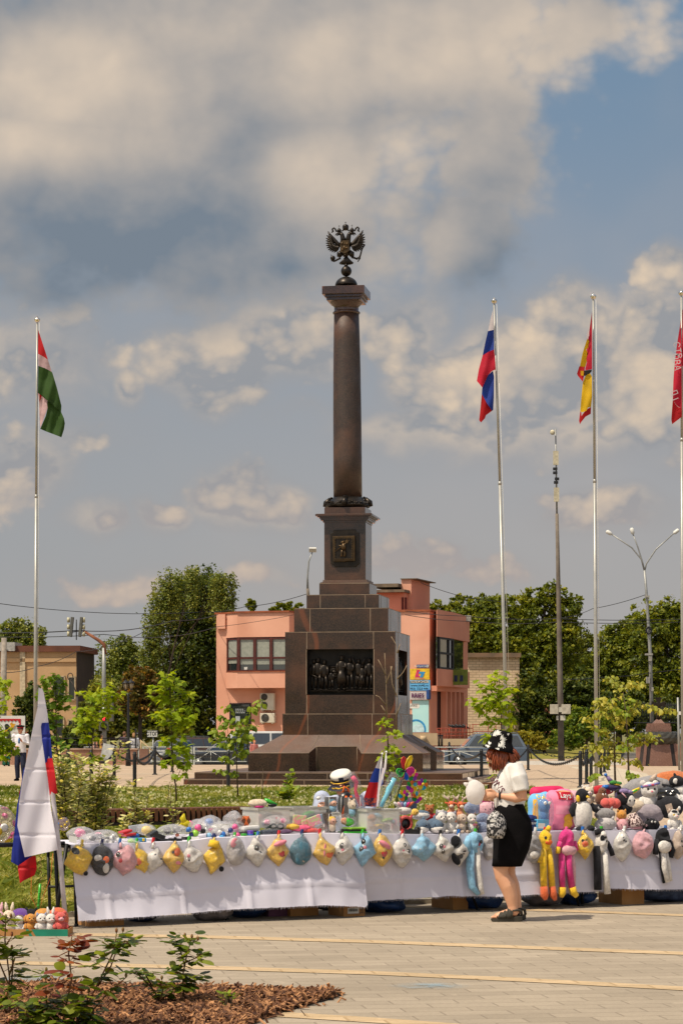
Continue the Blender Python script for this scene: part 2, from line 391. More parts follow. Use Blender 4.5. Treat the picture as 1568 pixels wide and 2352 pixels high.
def band(pts,wd,z,name,mat=PAVEY,inlay=True):
 P3=[G(x,y)for x,y in pts]
 b=MB();k=40
 xs=np.linspace(0,len(P3)-1,k);arr=np.array([[p.x,p.y]for p in P3])
 cx=np.interp(xs,range(len(P3)),arr[:,0]);cy=np.interp(xs,range(len(P3)),arr[:,1])
 vs=[]
 for i in range(k):
  vs+=[(cx[i],cy[i]-wd/2,z),(cx[i],cy[i]+wd/2,z)]
 b.add(vs,[(2*i,2*i+2,2*i+3,2*i+1)for i in range(k-1)],0,False)
 return struct(name,b,mat)
band([(-120,2143),(158,2148),(520,2155),(857,2165),(1200,2178),(1568,2192),(1760,2201)],.27,.008,'paving_band')
band([(-120,2210),(44,2214),(450,2224),(857,2237),(1200,2253),(1568,2273),(1760,2286)],.25,.008,'paving_band')
band([(500,2329),(650,2333),(860,2346),(1100,2364),(1568,2410)],.25,.008,'paving_band')
band([(900,2083),(1100,2088),(1300,2094),(1568,2104),(1800,2114)],.25,.008,'paving_band')
def stain(x,y,rx,ry,name):
 m=bpy.data.materials.new('blue_chalk');m.use_nodes=True;n=NT(m.node_tree);bs=n.N['Principled BSDF']
 bs.inputs['Base Color'].default_value=lin(128,160,176);bs.inputs['Roughness'].default_value=.95
 tc=n.new('ShaderNodeTexCoord');d=n.vm('LENGTH',n.vm('MULTIPLY',n.vm('SUBTRACT',tc.outputs['Generated'],(.5,.5,0)),(2,2,0)))
 n.L.new(n.m('MULTIPLY',n.rng(d,.25,1,1,0),n.rng(n.noise(tc.outputs['Object'],6,5,.7),.4,.65,.1,.5)),bs.inputs['Alpha'])
 b=MB();c=G(x,y);b.quad((c.x-rx,c.y-ry,.012),(c.x+rx,c.y-ry,.012),(c.x+rx,c.y+ry,.012),(c.x-rx,c.y+ry,.012));struct(name,b,m)
stain(75,2251,.32,.30,'chalk_stain');stain(985,2268,.30,.25,'chalk_stain')
b=MB();
def strip_w(pts,wd,z):
 for(a,c)in zip(pts[:-1],pts[1:]):
  a,c=Vector(a),Vector(c);t=(c-a).normalized();s=Vector((-t.y,t.x,0))*wd/2
  b.quad(a-s+ZA*z,c-s+ZA*z,c+s+ZA*z,a+s+ZA*z)
strip_w([(5.3,60,0),(8.4,72,0),(10.6,93,0),(11.2,110,0)],2.0,.004);strip_w([(-20,66.6,0),(5.2,66.6,0)],1.1,.004)
strip_w([(-9.4,91,0),(6.0,96,0)],.7,.004)
struct('pale_slab_path',b,PLAZAL)
# lawn with clover
def lawn_mat():
 m=bpy.data.materials.new('lawn_soil');m.use_nodes=True;n=NT(m.node_tree);bs=n.N['Principled BSDF']
 tc=n.new('ShaderNodeTexCoord');v=tc.outputs['Object']
 c=n.mix(n.rng(n.noise(v,.9,6,.6),.38,.62),lin(110,112,44),lin(150,134,78))
 c=n.mix(n.rng(n.noise(v,14,4,.7),.42,.68,0,.7),c,lin(86,92,34))
 n.L.new(c,bs.inputs['Base Color']);bs.inputs['Roughness'].default_value=.95
 return m
lw=[TO+TN*-1.05+TT*s for s in(-6.0,0,3,6.9)]
outline=[(p.x,p.y)for p in lw]+[(4.15,30),(4.5,44),(4.9,58),(5.1,66),(-26,66),(-26,19)]
g=MB();g.add([(x,y,.010)for x,y in outline],[tuple(range(len(outline)))],0,False);struct('lawn',g,lawn_mat())
kb=MB()
for(a,c)in zip(outline[:9],outline[1:9]):
 a,c=Vector((*a,0)),Vector((*c,0));t=(c-a);kb.box((a+c)/2+ZA*.02,(t.length+.02,.09,.06),math.atan2(t.y,t.x))
struct('lawn_kerb',kb,M('kerb_stone',(168,158,142),rough=.9,scale=8))
def inside(x,y,poly):
 r=False;j=len(poly)-1
 for i in range(len(poly)):
  if(poly[i][1]>y)!=(poly[j][1]>y)and x<(poly[j][0]-poly[i][0])*(y-poly[i][1])/(poly[j][1]-poly[i][1])+poly[i][0]:r=not r
  j=i
 return r
def face_rnd(o,vals):
 a=o.data.attributes.new('rnd','FLOAT','FACE');a.data.foreach_set('value',np.asarray(vals,dtype=np.float32))
GRASSM=leafmat('grass_blades',(88,104,26),(184,172,96),(128,134,46),.3,.6)
def grass():
 rng=np.random.default_rng(3);V=[];Fc=[];rnd=[]
 def blade(x,y,h,w,lean,r):
  a=rng.uniform(0,6.28);dx,dy=math.cos(a)*w,math.sin(a)*w;lx,ly=rng.normal(0,lean,2)
  k=len(V);V.extend([(x-dx,y-dy,.01),(x+dx,y+dy,.01),(x+lx*h*.5+dx*.7,y+ly*h*.5+dy*.7,.01+h*.6),(x+lx*h,y+ly*h,.01+h*(1-.3*min(1,abs(lx))))])
  Fc.append((k,k+1,k+2));Fc.append((k,k+2,k+3));rnd.extend([r,r])
 n=0
 while n<50000:
  y=20.5+21*rng.random()**1.5;x=rng.uniform(-.21*y-.3,-.066*y+(.4 if y<24 else .9))if n<36000 else rng.uniform(-2,4.4)
  if not inside(x,y,outline):continue
  p=noise.noise(Vector((x*1.3,y*.9,0)));hh=(.035+.05*rng.random())*(1+.7*p)
  blade(x,y,hh*(1.6 if p>.25 else 1),.005+.003*rng.random(),.7,min(1,max(0,.55-p*.7+rng.normal(0,.22))));n+=1
 n=0
 while n<52000:
  y=38+28*rng.random()**.8;x=rng.uniform(-.18*y,5.2)
  if not inside(x,y,outline):continue
  p=noise.noise(Vector((x*.8,y*.35,3)));edge=1.5 if y>63.5 else 1
  blade(x,y,(.07+.08*rng.random())*(1+.6*p)*edge,.014,.6,min(1,max(0,.42-p*.6+rng.normal(0,.2))));n+=1
 b=MB();b.add(V,Fc,0,False);o=struct('grass',b,GRASSM,'stuff',fix=False);face_rnd(o,rnd)
 V2=[];F2=[];r2=[]
 n=0
 while n<2800:
  y=40+25*rng.random();x=rng.uniform(-.15*y,5.0)
  if not inside(x,y,outline)or noise.noise(Vector((x*.7,y*.3,9)))<-.12:continue
  z=.06+.07*rng.random();s=.012+.010*rng.random();k=len(V2)
  V2.extend([(x-s,y,z-s),(x+s,y-s*.4,z-s),(x+s,y,z+s),(x-s,y+s*.4,z+s)]);F2.append((k,k+1,k+2,k+3));r2.append(rng.random());n+=1
 b=MB();b.add(V2,F2,0,False);o=struct('clover_flowers',b,leafmat('clover_petals',(150,146,96),(192,186,146),None,.2),'stuff',fix=False);face_rnd(o,r2)
grass()
# bark mulch bed
bed=[(-60,2266),(160,2268),(300,2271),(470,2274),(620,2279),(720,2282),(787,2287),(760,2298),(727,2306),(665,2324),(601,2345),(560,2366),(520,2400),(-100,2420)]
bedw=[(G(x,y).x,G(x,y).y)for x,y in bed]
g=MB();g.add([(x,y,.012)for x,y in bedw],[tuple(range(len(bedw)))],0,False);struct('mulch_bed',g,M('bark_soil',(74,48,30),(48,32,22),rough=.95,scale=18,bump=.6,bscale=60))
def mulch():
 rng=np.random.default_rng(5);V=[];Fc=[];rnd=[];n=0
 xs=[q[0]for q in bedw];ys=[q[1]for q in bedw]
 while n<15000:
  x=rng.uniform(min(xs),max(xs));y=rng.uniform(min(ys),max(ys))
  ok=inside(x,y,bedw)
  if not ok and not(inside(x+rng.normal(0,.1),y+rng.normal(0,.12),bedw)and rng.random()<.10):continue
  L,W,H=rng.uniform(.008,.045),rng.uniform(.004,.014),rng.uniform(.0012,.004)
  rot=Matrix.Rotation(rng.uniform(0,6.28),3,'Z')@Matrix.Rotation(rng.normal(0,.45),3,'Y')@Matrix.Rotation(rng.normal(0,.4),3,'X')
  pk=max(0,noise.noise(Vector((x*3,y*2,0))))*.04;c=Vector((x,y,.016+(rng.uniform(0,.022)+pk*.7 if ok else 0)))
  t=rng.uniform(.3,.8);k=len(V)
  for(a,b_)in((-L,-W*t),(L*.9,-W),(L,W*t),(-L*.8,W)):
   for z in(-H,H):V.append(tuple(c+rot@Vector((a,b_,z))))
  q=[k,k+2,k+4,k+6]
  Fc.append((q[0]+1,q[1]+1,q[2]+1,q[3]+1));Fc.append((q[3],q[2],q[1],q[0]))
  for i in range(4):Fc.append((q[i],q[(i+1)%4],q[(i+1)%4]+1,q[i]+1))
  r=rng.random();rnd.extend([r]*6);n+=1
 b=MB();b.add(V,Fc,0,False);o=struct('bark_mulch',b,leafmat('bark_chips',(66,42,30),(176,128,86),(112,74,48),.0,.8),'stuff',fix=False);face_rnd(o,rnd)
mulch()
# MONUMENT
def granite(name,c1,c2,rough=.12,vein=True):
 m=bpy.data.materials.new(name);m.use_nodes=True;n=NT(m.node_tree);bs=n.N['Principled BSDF']
 tc=n.new('ShaderNodeTexCoord');v=tc.outputs['Object']
 sp=n.noise(v,26,3,.8);c=n.mix(n.rng(sp,.44,.58),lin(*c1),lin(*c2))
 c=n.mix(n.rng(n.noise(v,60,2,.6),.55,.72,0,.6),c,lin(24,20,20))
 c=n.mix(n.rng(n.noise(v,.55,4,.6),.42,.7,0,.55),c,lin(98,64,46))
 if vein:
  w=n.new('ShaderNodeTexWave');n.L.new(v,w.inputs[0]);w.inputs['Scale'].default_value=.10;w.inputs['Distortion'].default_value=9;w.inputs['Detail'].default_value=3;w.inputs['Detail Scale'].default_value=.8
  c=n.mix(n.rng(w.outputs['Fac'],.994,1.0,0,.4),c,lin(128,72,46))
 n.L.new(c,bs.inputs['Base Color']);bs.inputs['Specular IOR Level'].default_value=.5
 n.L.new(n.rng(n.noise(v,1.5,4),.3,.7,rough*.8,rough*1.7),bs.inputs['Roughness'])
 return m
GRAN=granite('brown_granite',(40,31,27),(61,46,38),.10)
GRANT=granite('flamed_granite',(86,72,64),(104,87,77),.5)
JOINT=M('pale_joint',(150,132,112),(122,104,86),rough=.9,scale=3)
BRZ=M('dark_bronze',(54,47,40),(36,32,29),rough=.38,scale=5,metal=.75,spec=.5)
BRZD=M('blackened_bronze',(40,36,32),(24,22,20),rough=.5,scale=4,metal=.5)
BRZG=M('worn_bronze',(92,72,46),(66,54,40),rough=.42,scale=6,metal=.7)
PHI=R(9.0);ZC=77.6
MU,MN=Vector((math.cos(PHI),-math.sin(PHI),0)),Vector((-math.sin(PHI),-math.cos(PHI),0))
MR=Matrix.Rotation(-PHI,3,'Z')
def mcx(y):return float(np.interp(y,[560,720,1200,1700,1800],[794.5,795.5,799,801,799]))
def mctr(y,z=0):return P(mcx(y),y,ZC)
def fsize(xl,xr):
 w=xr-xl;d=ZC/(1+w/2/F);return w/2*d/F/math.cos(PHI)
def fz(y,half):return H0-(y-HY)/F*(ZC-half*math.cos(PHI))
def tier(mb,xl,xr,yt,yb,m=0,half=None,half_t=None):
 h=half or fsize(xl,xr);zt,zb=fz(yt,h),fz(yb,h);c=mctr((yt+yb)/2)
 ht=half_t or h;vs=[]
 for(hh,z)in((h,zb),(ht,zt)):
  for a,b in((-1,1),(1,1),(1,-1),(-1,-1)):
   q=MU*hh*a+MN*hh*b;vs.append((c.x+q.x,c.y+q.y,z))
 mb.add(vs,[(3,2,1,0),(4,5,6,7),(0,1,5,4),(1,2,6,5),(2,3,7,6),(3,0,4,7)],m,False)
 return h,c,zb,zt
mon=thing('monument','tall brown granite column monument crowned by a bronze double eagle','monument',(mctr(1800).x,ZC,0))
def joints(mb,h,c,zb,zt,xs,top=True,th=.018):
 """thin pale joint lines a few millimetres proud, front and right side"""
 for ax,out in((MU,MN),(-MN,MU)):
  rot=MR if out is MN else MR@Matrix.Rotation(R(90),3,'Z')
  for x in xs:
   q=c+ax*(h*x)+out*(h+.002);mb.box((q.x,q.y,(zb+zt)/2),(th,.006,zt-zb-.02),rot)
  if top:
   q=c+out*(h+.002);mb.box((q.x,q.y,zt-.012),(2*h-.03,.006,.016),rot)
JM=MB()
b=MB();h0,c0,zb,zt=tier(b,415,1073,1791,1804);
part('lower_step',b,GRAN,mon,True);joints(JM,h0,c0,zb,zt,[-.72,-.45,-.15,.15,.45,.72])
sv=MB();sv.box((c0.x,c0.y,zt+.006),(2*h0-.02,2*h0-.02,.012),MR)
b=MB();h1,c1,zb,zt=tier(b,451,1066,1775,1790.5);
part('upper_step',b,GRAN,mon,True);joints(JM,h1,c1,zb,zt,[-.6,-.3,0,.3,.6])
sv.box((c1.x,c1.y,zt+.006),(2*h1-.02,2*h1-.02,.012),MR);part('step_paving',sv,GRANT,mon,True)
def skirt():
 h=fsize(574,974.5);c=mctr(1730);z0=zt+.012;zv=fz(1730,h);ht=fsize(651,916);ztop=fz(1688,ht)
 b=MB();t=MB()
 nin=.36
 dn=(h-ht)*nin;zn=zv+(ztop-zv)*nin
 for k in range(4):
  rot=Matrix.Rotation(-PHI+k*math.pi/2,3,'Z');Q=lambda x,y,z:Vector((c.x,c.y,z))+rot@Vector((x,-y,0))
  xo,xi=.30*h,.30*h-dn*.55
  A=Q(-h,h,z0);B=Q(-xo,h,z0);C=Q(-xi,h-dn,z0);D=Q(xi,h-dn,z0);E=Q(xo,h,z0);Fp=Q(h,h,z0)
  A2,B2,E2,F2=(Q(x,h,zv)for x in(-h,-xo,xo,h));C2,D2=Q(-xi,h-dn,zn),Q(xi,h-dn,zn)
  TL,TR=Q(-ht,ht,ztop),Q(ht,ht,ztop);C3,D3=Q(-xi,ht,ztop),Q(xi,ht,ztop)
  for q in((A,B,B2,A2),(B,C,C2,B2),(C,D,D2,C2),(D,E,E2,D2),(E,Fp,F2,E2)):b.quad(*q)
  t.quad(A2,B2,C3,TL);t.add([B2,C2,C3],[(0,1,2)],0,False);t.quad(C2,D2,D3,C3);t.add([D2,E2,D3],[(0,1,2)],0,False);t.quad(E2,F2,TR,D3)
  for p,q in((B2,C3),(E2,D3)):
   d=q-p;JM.tube([p+ZA*.004,q+ZA*.004],.010,4)
  for p,q in((C,C2),(D,D2)):JM.tube([p+rot@Vector((0,-.004,0)),q+rot@Vector((0,-.004,0))],.010,4)
  for p,q in((A2,B2),(C2,D2),(E2,F2)):JM.tube([p,q],.010,4)
 part('skirt',b,GRAN,mon,True);part('skirt_slope',t,GRANT,mon,True)
 return ztop
skirt()
for(nm,xl,xr,yt,yb,js)in[('plinth_block',651.5,915.5,1639,1688.5,[-.56,.56]),('cap_block',676,892,1396.7,1450.7,[-.66,.62]),('cap_block',704.3,870.5,1365.4,1396.7,[-.62,.62]),('die_foot',733.6,848.6,1339,1365.4,[])]:
 b=MB();h,c,zb,zt=tier(b,xl,xr,yt,yb);part(nm,b,GRAN,mon,True);joints(JM,h,c,zb,zt,js)
hB=fsize(658.5,911.5);cB=mctr(1540);zbB,ztB=fz(1639,hB),fz(1450.7,hB)
def relief_block():
 b=MB();h=hB;dp=.34;pw=hB*.605;z1,z2=fz(1596,h),fz(1491,h);inner=h-dp
 rot=MR
 def bx(x0,x1,y0,y1,za,zc):
  c=Vector((cB.x,cB.y,0))+rot@Vector(((x0+x1)/2,(y0+y1)/2,0));b.box((c.x,c.y,(za+zc)/2),(x1-x0,y1-y0,zc-za),rot)
 bx(-h,h,-h,h,zbB,z1);bx(-h,h,-h,h,z2,ztB)
 bx(-inner,inner,-inner,inner,z1,z2)
 for sx in(-1,1):
  for sy in(-1,1):
   x0,x1=sorted((sx*pw,sx*h));y0,y1=sorted((sy*pw,sy*h));bx(x0,x1,y0,y1,z1,z2)
 part('relief_block',b,GRAN,mon,True)
 for k in(0,1,2,3):
  r2=MR@Matrix.Rotation(k*math.pi/2,3,'Z');q=Vector((cB.x,cB.y,0))+r2@Vector((0,-(inner+.02),0));p=MB()
  p.box((q.x,q.y,(z1+z2)/2),(2*pw,.04,z2-z1),r2)
  for sx in(-1,1):
   e=Vector((cB.x,cB.y,0))+r2@Vector((sx*(pw-.012),-(inner+.15),0));p.box((e.x,e.y,(z1+z2)/2),(.02,.24,z2-z1-.02),r2)
  part('relief_backplate',p,BRZD,mon,True)
 joints(JM,h,cB,zbB,z1,[-.605,.605],False);joints(JM,h,cB,z2,ztB,[-.605,.605],True);joints(JM,h,cB,z1,z2,[-.612,.612],False)
 return inner,z1,z2,pw
inB,z1B,z2B,pwB=relief_block()
def relief(rotk):
 """crowd of bronze figures standing in the recess"""
 r2=MR@Matrix.Rotation(rotk*math.pi/2,3,'Z');b=MB();s=2*pwB/720.0
 Q=lambda zx,zy,dpt=.0:Vector((cB.x,cB.y,0))+r2@Vector(((zx-628)*s,-(inB+.05+dpt),0))+ZA*(z1B+(655-zy)*(z2B-z1B)/497.0)
 def fig(x,head,foot,coat=False,arms=None,lean=0,dp=.07,gun=False):
  H=foot-head;q=lambda a,t,d=.0:Q(x+a,head+H*t,dp+d)
  b.ell(q(lean,.045),(H*s*.062,H*s*.06,H*s*.085),nu=10,nv=8)
  b.ell(q(lean,-.01),(H*s*.075,H*s*.07,H*s*.03),nu=10,nv=6)
  W=H*s
  b.loft([(q(lean*.8,.13),W*.05,W*.05),(q(lean*.7,.17),W*.125,W*.07),(q(lean*.5,.3),W*.12,W*.08),(q(0,.44),W*.095,W*.07),(q(0,.55),W*.11,W*.075)],12)
  if coat:b.loft([(q(0,.42),W*.10,W*.075),(q(0,.6),W*.135,W*.09),(q(2,.83),W*.165,W*.11)],14)
  for sg in(-1,1):
   a=H*.055*sg
   b.tube([q(a*.9,.5),q(a*1.3,.72,.02*sg),q(a*1.35,.95)],[W*.06,W*.05,W*.035],8)
   b.ell(q(a*1.5,.985,.03),(W*.05,W*.07,W*.025),nu=8,nv=6)
  arms=arms or[(-.13,.33,-.10,.5),(.13,.33,.10,.5)]
  for sg,(ex,ey,hx,hy)in zip((-1,1),arms):
   b.tube([q(lean*.7+sg*H*.105,.19),q(ex*H,ey,.03),q(hx*H,hy,.06)],[W*.045,W*.042,W*.03],8)
  if gun:b.tube([q(-H*.19,.52,.09),q(H*.12,.64,.09)],[.02,.012],6)
 up=[(-.16,.10,-.22,-.10),(.17,.10,.25,-.08)]
 fig(378,262,598,gun=True);fig(445,285,602,coat=False);fig(522,388,588);fig(635,238,596,coat=True,arms=[(-.14,.3,-.10,.48),(.13,.3,.0,.33)],dp=.11)
 fig(722,262,585,arms=[(-.1,.3,.02,.42),(.12,.3,.06,.42)]);fig(815,272,580,arms=up,dp=.05);fig(835,412,594);fig(855,330,590,coat=True,dp=.04);fig(935,270,592);fig(975,280,590,dp=.02);fig(330,275,590,dp=.0)
 for i in range(5):
  b.tube([Q(495,350+26*i),Q(600,345+27*i)],.05,6)
 b.grid(lambda u,v:Q(300+690*u,592+22*v+10*noise.noise(Vector((u*9,v*3,rotk))),.03+.20*v),24,4)
 part('relief',b,BRZ,mon,True)
relief(0);relief(1)
b=MB();hd,cd,zb,zt=tier(b,745,839.8,1199,1331);part('die',b,GRAN,mon,True)
b=MB()
for i,(e,ya,yb)in enumerate([(4.5,1335.5,1339),(3,1331.5,1335.5)]):tier(b,745-e,839.8+e,ya,yb)
tier(b,735.5,847,1337,1341)
part('base_moulding',b,GRANT,mon,True)
b=MB()
for(e,ya,yb)in[(3,1194.5,1199.5),(8,1191,1194.5),(10,1187,1191),(14,1184,1187),(18.5,1180,1184)]:tier(b,745-e,838+e,ya,yb)
part('cornice',b,GRAN,mon,True)
b=MB();tier(b,745,838.5,1165,1180);part('column_plinth',b,GRAN,mon,True)
b=MB();t_=MB();tier(t_,728,855,1179.2,1180.2);part('cornice_top',t_,GRANT,mon,True)
part('joint_lines',JM,JOINT,mon,True,fix=False)
def arms_panel(k,full=True):
 r2=MR@Matrix.Rotation(k*math.pi/2,3,'Z');ex,en=r2@XA,r2@-YA
 h=hd;D=ZC-h*math.cos(PHI);s=D/F*.125;c=Vector((cd.x,cd.y,0))+en*h
 z0=H0-(1090.2+1360*.125-HY)/F*D;o=Vector((c.x,c.y,z0));q=lambda zx,zy:((zx-752)*s,(1360-zy)*s)
 fr=MB()
 oct_=[q(545,1015),q(945,1005),q(960,1050),q(1015,1068),q(1025,1640),q(985,1665),q(960,1700),q(570,1700),q(545,1660),q(490,1640),q(485,1085),q(530,1060)]
 fr.prism(oct_,ex,ZA,en,o,.05);part('arms_frame',fr,BRZ,mon,True,bevel=.012)
 sh=MB();shield=[q(535,1135),q(945,1130),q(945,1590),q(760,1597),q(740,1612),q(720,1600),q(545,1600)]
 sh.prism(shield,ex,ZA,en,o+en*.05,.09)
 p=part('arms_shield',sh,BRZG,mon,True,bevel=.01)
 zz=MB();zo=o+en*.142
 for side in range(4):
  nseg=8 if side%2==0 else 9
  for i in range(nseg):
   if side%2==0:
    x0,x1=575+i*330/nseg,575+(i+1)*330/nseg;y0=1165 if side==0 else 1565;sg=1 if side==0 else-1
    tri=[q(x0,y0),q(x1,y0),q((x0+x1)/2,y0+28*sg)]
   else:
    y0,y1=1165+i*400/nseg,1165+(i+1)*400/nseg;x0=570 if side==1 else 910;sg=1 if side==1 else-1
    tri=[q(x0,y0),q(x0,y1),q(x0+28*sg,(y0+y1)/2)]
   zz.prism(tri,ex,ZA,en,zo-en*.004,.03)
 pl=[q(580,1170),q(905,1170),q(905,1560),q(580,1560)];dk=MB();dk.prism(pl,ex,ZA,en,o+en*.139,.004);part('arms_field',dk,BRZ,p,True);part('arms_zigzag',zz,BRZG,p,True)
 be=MB();V3=lambda zx,zy,d=.03:zo+ex*q(zx,zy)[0]+ZA*q(zx,zy)[1]+en*d
 be.ell(V3(730,1250),(28*s,28*s,26*s));be.ell(V3(702,1252),(16*s,18*s,12*s));be.ell(V3(745,1226),(10*s,10*s,10*s))
 be.tube([V3(740,1270),V3(748,1330),V3(735,1390)],[32*s,44*s,42*s],12);be.tube([V3(722,1390),V3(708,1450),V3(705,1500),V3(680,1510)],[28*s,24*s,17*s,12*s],8)
 be.tube([V3(750,1395),V3(765,1450),V3(765,1500),V3(742,1510)],[28*s,24*s,17*s,12*s],8)
 be.tube([V3(722,1300),V3(690,1320),V3(655,1303)],[18*s,15*s,10*s],8);be.tube([V3(765,1310),V3(750,1345,.07),V3(700,1345,.07)],[18*s,15*s,10*s],8)
 be.tube([V3(605,1410,.07),V3(855,1215,.07)],8*s,6);be.prism([(q(780,1215)),q(815,1200),q(835,1240),q(815,1275),q(800,1250),q(765,1265)],ex,ZA,en,zo+en*.05,.03)
 part('bear_relief',be,BRZG,p,True)
arms_panel(0)
def lz(y):return H0-(y-HY)/F*ZC
pxm=ZC/F
b=MB();cc=mctr(1150);
b.lathe([(50*pxm,lz(1166)),(51*pxm,lz(1161)),(49*pxm,lz(1156)),(43*pxm,lz(1153)),(41*pxm,lz(1151)),(40*pxm,lz(1149.5)),(36*pxm,lz(1147)),(34*pxm,lz(1143))],(cc.x,cc.y,0),40)
rng=random.Random(4)
for i in range(120):
 a=i*2.399;r=(47.5+rng.uniform(-1,2))*pxm;z=lz(1155+rng.random()*9);b.ell((cc.x+r*math.cos(a),cc.y+r*math.sin(a),z),(.055,.055,.025),Matrix.Rotation(a,3,'Z')@Matrix.Rotation(.6,3,'X'),6,5)
for k in range(4):
 a=-PHI-math.pi/2+k*math.pi/2;d=Vector((math.cos(a),math.sin(a),0));e=Vector((-d.y,d.x,0))
 b.tube([Vector((cc.x,cc.y,lz(1144)))+d*38*pxm-e*.07,Vector((cc.x,cc.y,lz(1144)))+d*38*pxm+e*.07],.04,8)
 b.tube([Vector((cc.x,cc.y,lz(1146)))+d*40*pxm,Vector((cc.x,cc.y,lz(1155)))+d*51*pxm,Vector((cc.x,cc.y,lz(1164)))+d*53*pxm],[.07,.09,.07],8)
part('column_base',b,BRZ,mon,True)
def shaft():
 vs=[];prof=[(32.7,1145),(32.6,1050),(32.2,950),(31.3,850),(29.8,770),(28.6,721)];b=MB()
 b.loft([(Vector((P(mcx(y),y,ZC).x,ZC,lz(y))),r*pxm,r*pxm)for r,y in prof],48);part('column_shaft',b,granite('honed_granite',(41,32,28),(64,49,41),.42,False),mon,True)
shaft()
b=MB();c7=mctr(700);b.lathe([(28.5*pxm,lz(722)),(31.2*pxm,lz(720.5)),(31.6*pxm,lz(718)),(29*pxm,lz(715.5)),(28.2*pxm,lz(714)),(28.2*pxm,lz(706)),(31*pxm,lz(703)),(35*pxm,lz(698)),(39*pxm,lz(694)),(40*pxm,lz(689.5)),(39.5*pxm,lz(688))],(c7.x,c7.y,0),48)
part('capital',b,GRAN,mon,True)
b=MB();tier(b,750,829,681,688.5);tier(b,744,830,674,681.2);tier(b,736.5,833.5,655.5,674);part('abacus',b,GRAN,mon,True,bevel=.012)
c6=mctr(640);b=MB();b.lathe([(25.6*pxm*math.cos(a),lz(656)+20.5*pxm*math.sin(a))for a in[R(x)for x in range(0,90,9)]]+[(.02,lz(656)+20.5*pxm)],(c6.x,c6.y,0),32);b.ell((c6.x,c6.y,lz(622.8)),12.3*pxm,nu=24,nv=16)
part('orb_base',b,BRZ,mon,True)
def eagle():
 s=.1172*pxm;o=Vector((c6.x,c6.y,0));ex,en=MU,MN
 V=lambda zx,zy,d=.0:o+ex*((zx-707)*s)+ZA*lz(490+zy*.1172)+en*d
 b=MB();rr=MR
 b.loft([(V(693,540),95*s,60*s),(V(693,640),100*s,75*s),(V(693,760),85*s,65*s),(V(693,850),45*s,45*s)],20)
 for sg in(-1,1):
  X=lambda x:693+sg*x
  b.tube([V(X(40),560),V(X(55),480),V(X(70),420),V(X(95),385)],[60*s,48*s,42*s,36*s],12)
  b.ell(V(X(115),392),(48*s,36*s,34*s));b.tube([V(X(150),395),V(X(185),400),V(X(205),430)],[22*s,16*s,3*s],8);b.tube([V(X(145),425),V(X(185),432)],[12*s,4*s],6)
  b.lathe([(40*s,0),(44*s,20*s),(42*s,45*s),(25*s,66*s),(8*s,80*s)],V(X(127),365),14);b.tube([V(X(127),290),V(X(127),225)],4*s,6);b.tube([V(X(112),245),V(X(142),245)],4*s,6)
  b.tube([V(X(75),350),V(X(45),325),V(X(20),305)],[12*s,14*s,12*s],8)
  b.tube([V(X(180),355),V(X(205),300),V(X(235),275),V(X(262),300),V(X(250),350),V(X(278),370)],[14*s,16*s,18*s,18*s,20*s,8*s],8)
 b.lathe([(48*s,0),(58*s,30*s),(62*s,70*s),(50*s,100*s),(20*s,112*s)],V(693,328),16);b.tube([V(693,220),V(693,160)],5*s,6);b.tube([V(678,182),V(708,182)],5*s,6)
 part('eagle_body',b,BRZ,eg)
 for sg in(-1,1):
  w=MB();X=lambda x:693+sg*x
  w.tube([V(X(90),620),V(X(150),600),V(X(205),540),V(X(270),460),V(X(340),370)],[40*s,44*s,42*s,34*s,14*s],10)
  tips=[(345,345),(372,420),(385,475),(388,525),(388,575),(382,625),(370,670),(345,710),(310,735),(270,755),(225,765),(185,755)]
  roots=[(262,500),(255,520),(250,540),(240,560),(230,580),(220,600),(205,615),(190,625),(175,630),(160,635),(145,640),(130,645)]
  for i,((tx,ty),(rx,ry))in enumerate(zip(tips,roots)):
   w.tube([V(X(rx),ry,.01),V(X((rx+tx)/2),(ry+ty)/2,.03),V(X(tx),ty,.015)],[20*s,27*s,8*s],8)
   w.tube([V(X(rx),ry,.06),V(X(rx*.55+tx*.45),ry*.55+ty*.45,.07)],[20*s,12*s],8)
  part('eagle_wing',w,BRZ,eg)
 l=MB()
 for sg in(-1,1):
  X=lambda x:693+sg*x
  l.tube([V(X(70),760),V(X(120),800),V(X(130),850)],[52*s,62*s,40*s],10)
  pts=[V(X(100),870),V(X(150),895),V(X(215),930)]if sg<0 else[V(X(120),860),V(X(180),880),V(X(240),905)]
  l.tube(pts,[24*s,20*s,18*s],8)
  l.tube([V(X(215),930),V(X(270),915),V(X(292),880)]if sg<0 else[V(X(230),880),V(X(285),885),V(X(240),960)],[22*s,20*s,8*s],8)
 part('eagle_leg',l,BRZ,eg)
 t=MB()
 for i in range(7):
  a=(i-3)*.30;t.tube([V(707,850),V(707+math.sin(a)*90,940),V(707+math.sin(a)*165,985+25*math.cos(a*1.6))],[20*s,26*s,24*s],8)
 t.tube([V(700,1000),V(707,1035)],[40*s,34*s],10);part('eagle_tail',t,BRZ,eg)
 q=MB();q.ell(V(440,870),(50*s,50*s,50*s));q.tube([V(415,825),V(405,800)],5*s,6);q.tube([V(392,810),V(420,805)],4*s,6);part('orb',q,BRZ,eg)
 q=MB();q.tube([V(955,900),V(985,830),V(1020,700),V(1060,640)],[22*s,17*s,15*s,18*s],8);q.ell(V(1066,632),(16*s,16*s,20*s));part('sceptre',q,BRZ,eg)
 q=MB();sh=[(600,555),(775,545),(778,755),(740,775),(693,805),(640,785),(602,765)]
 q.prism([((x-707)*s,lz(490+y*.1172))for x,y in sh],ex,ZA,en,o+en*70*s,.05)
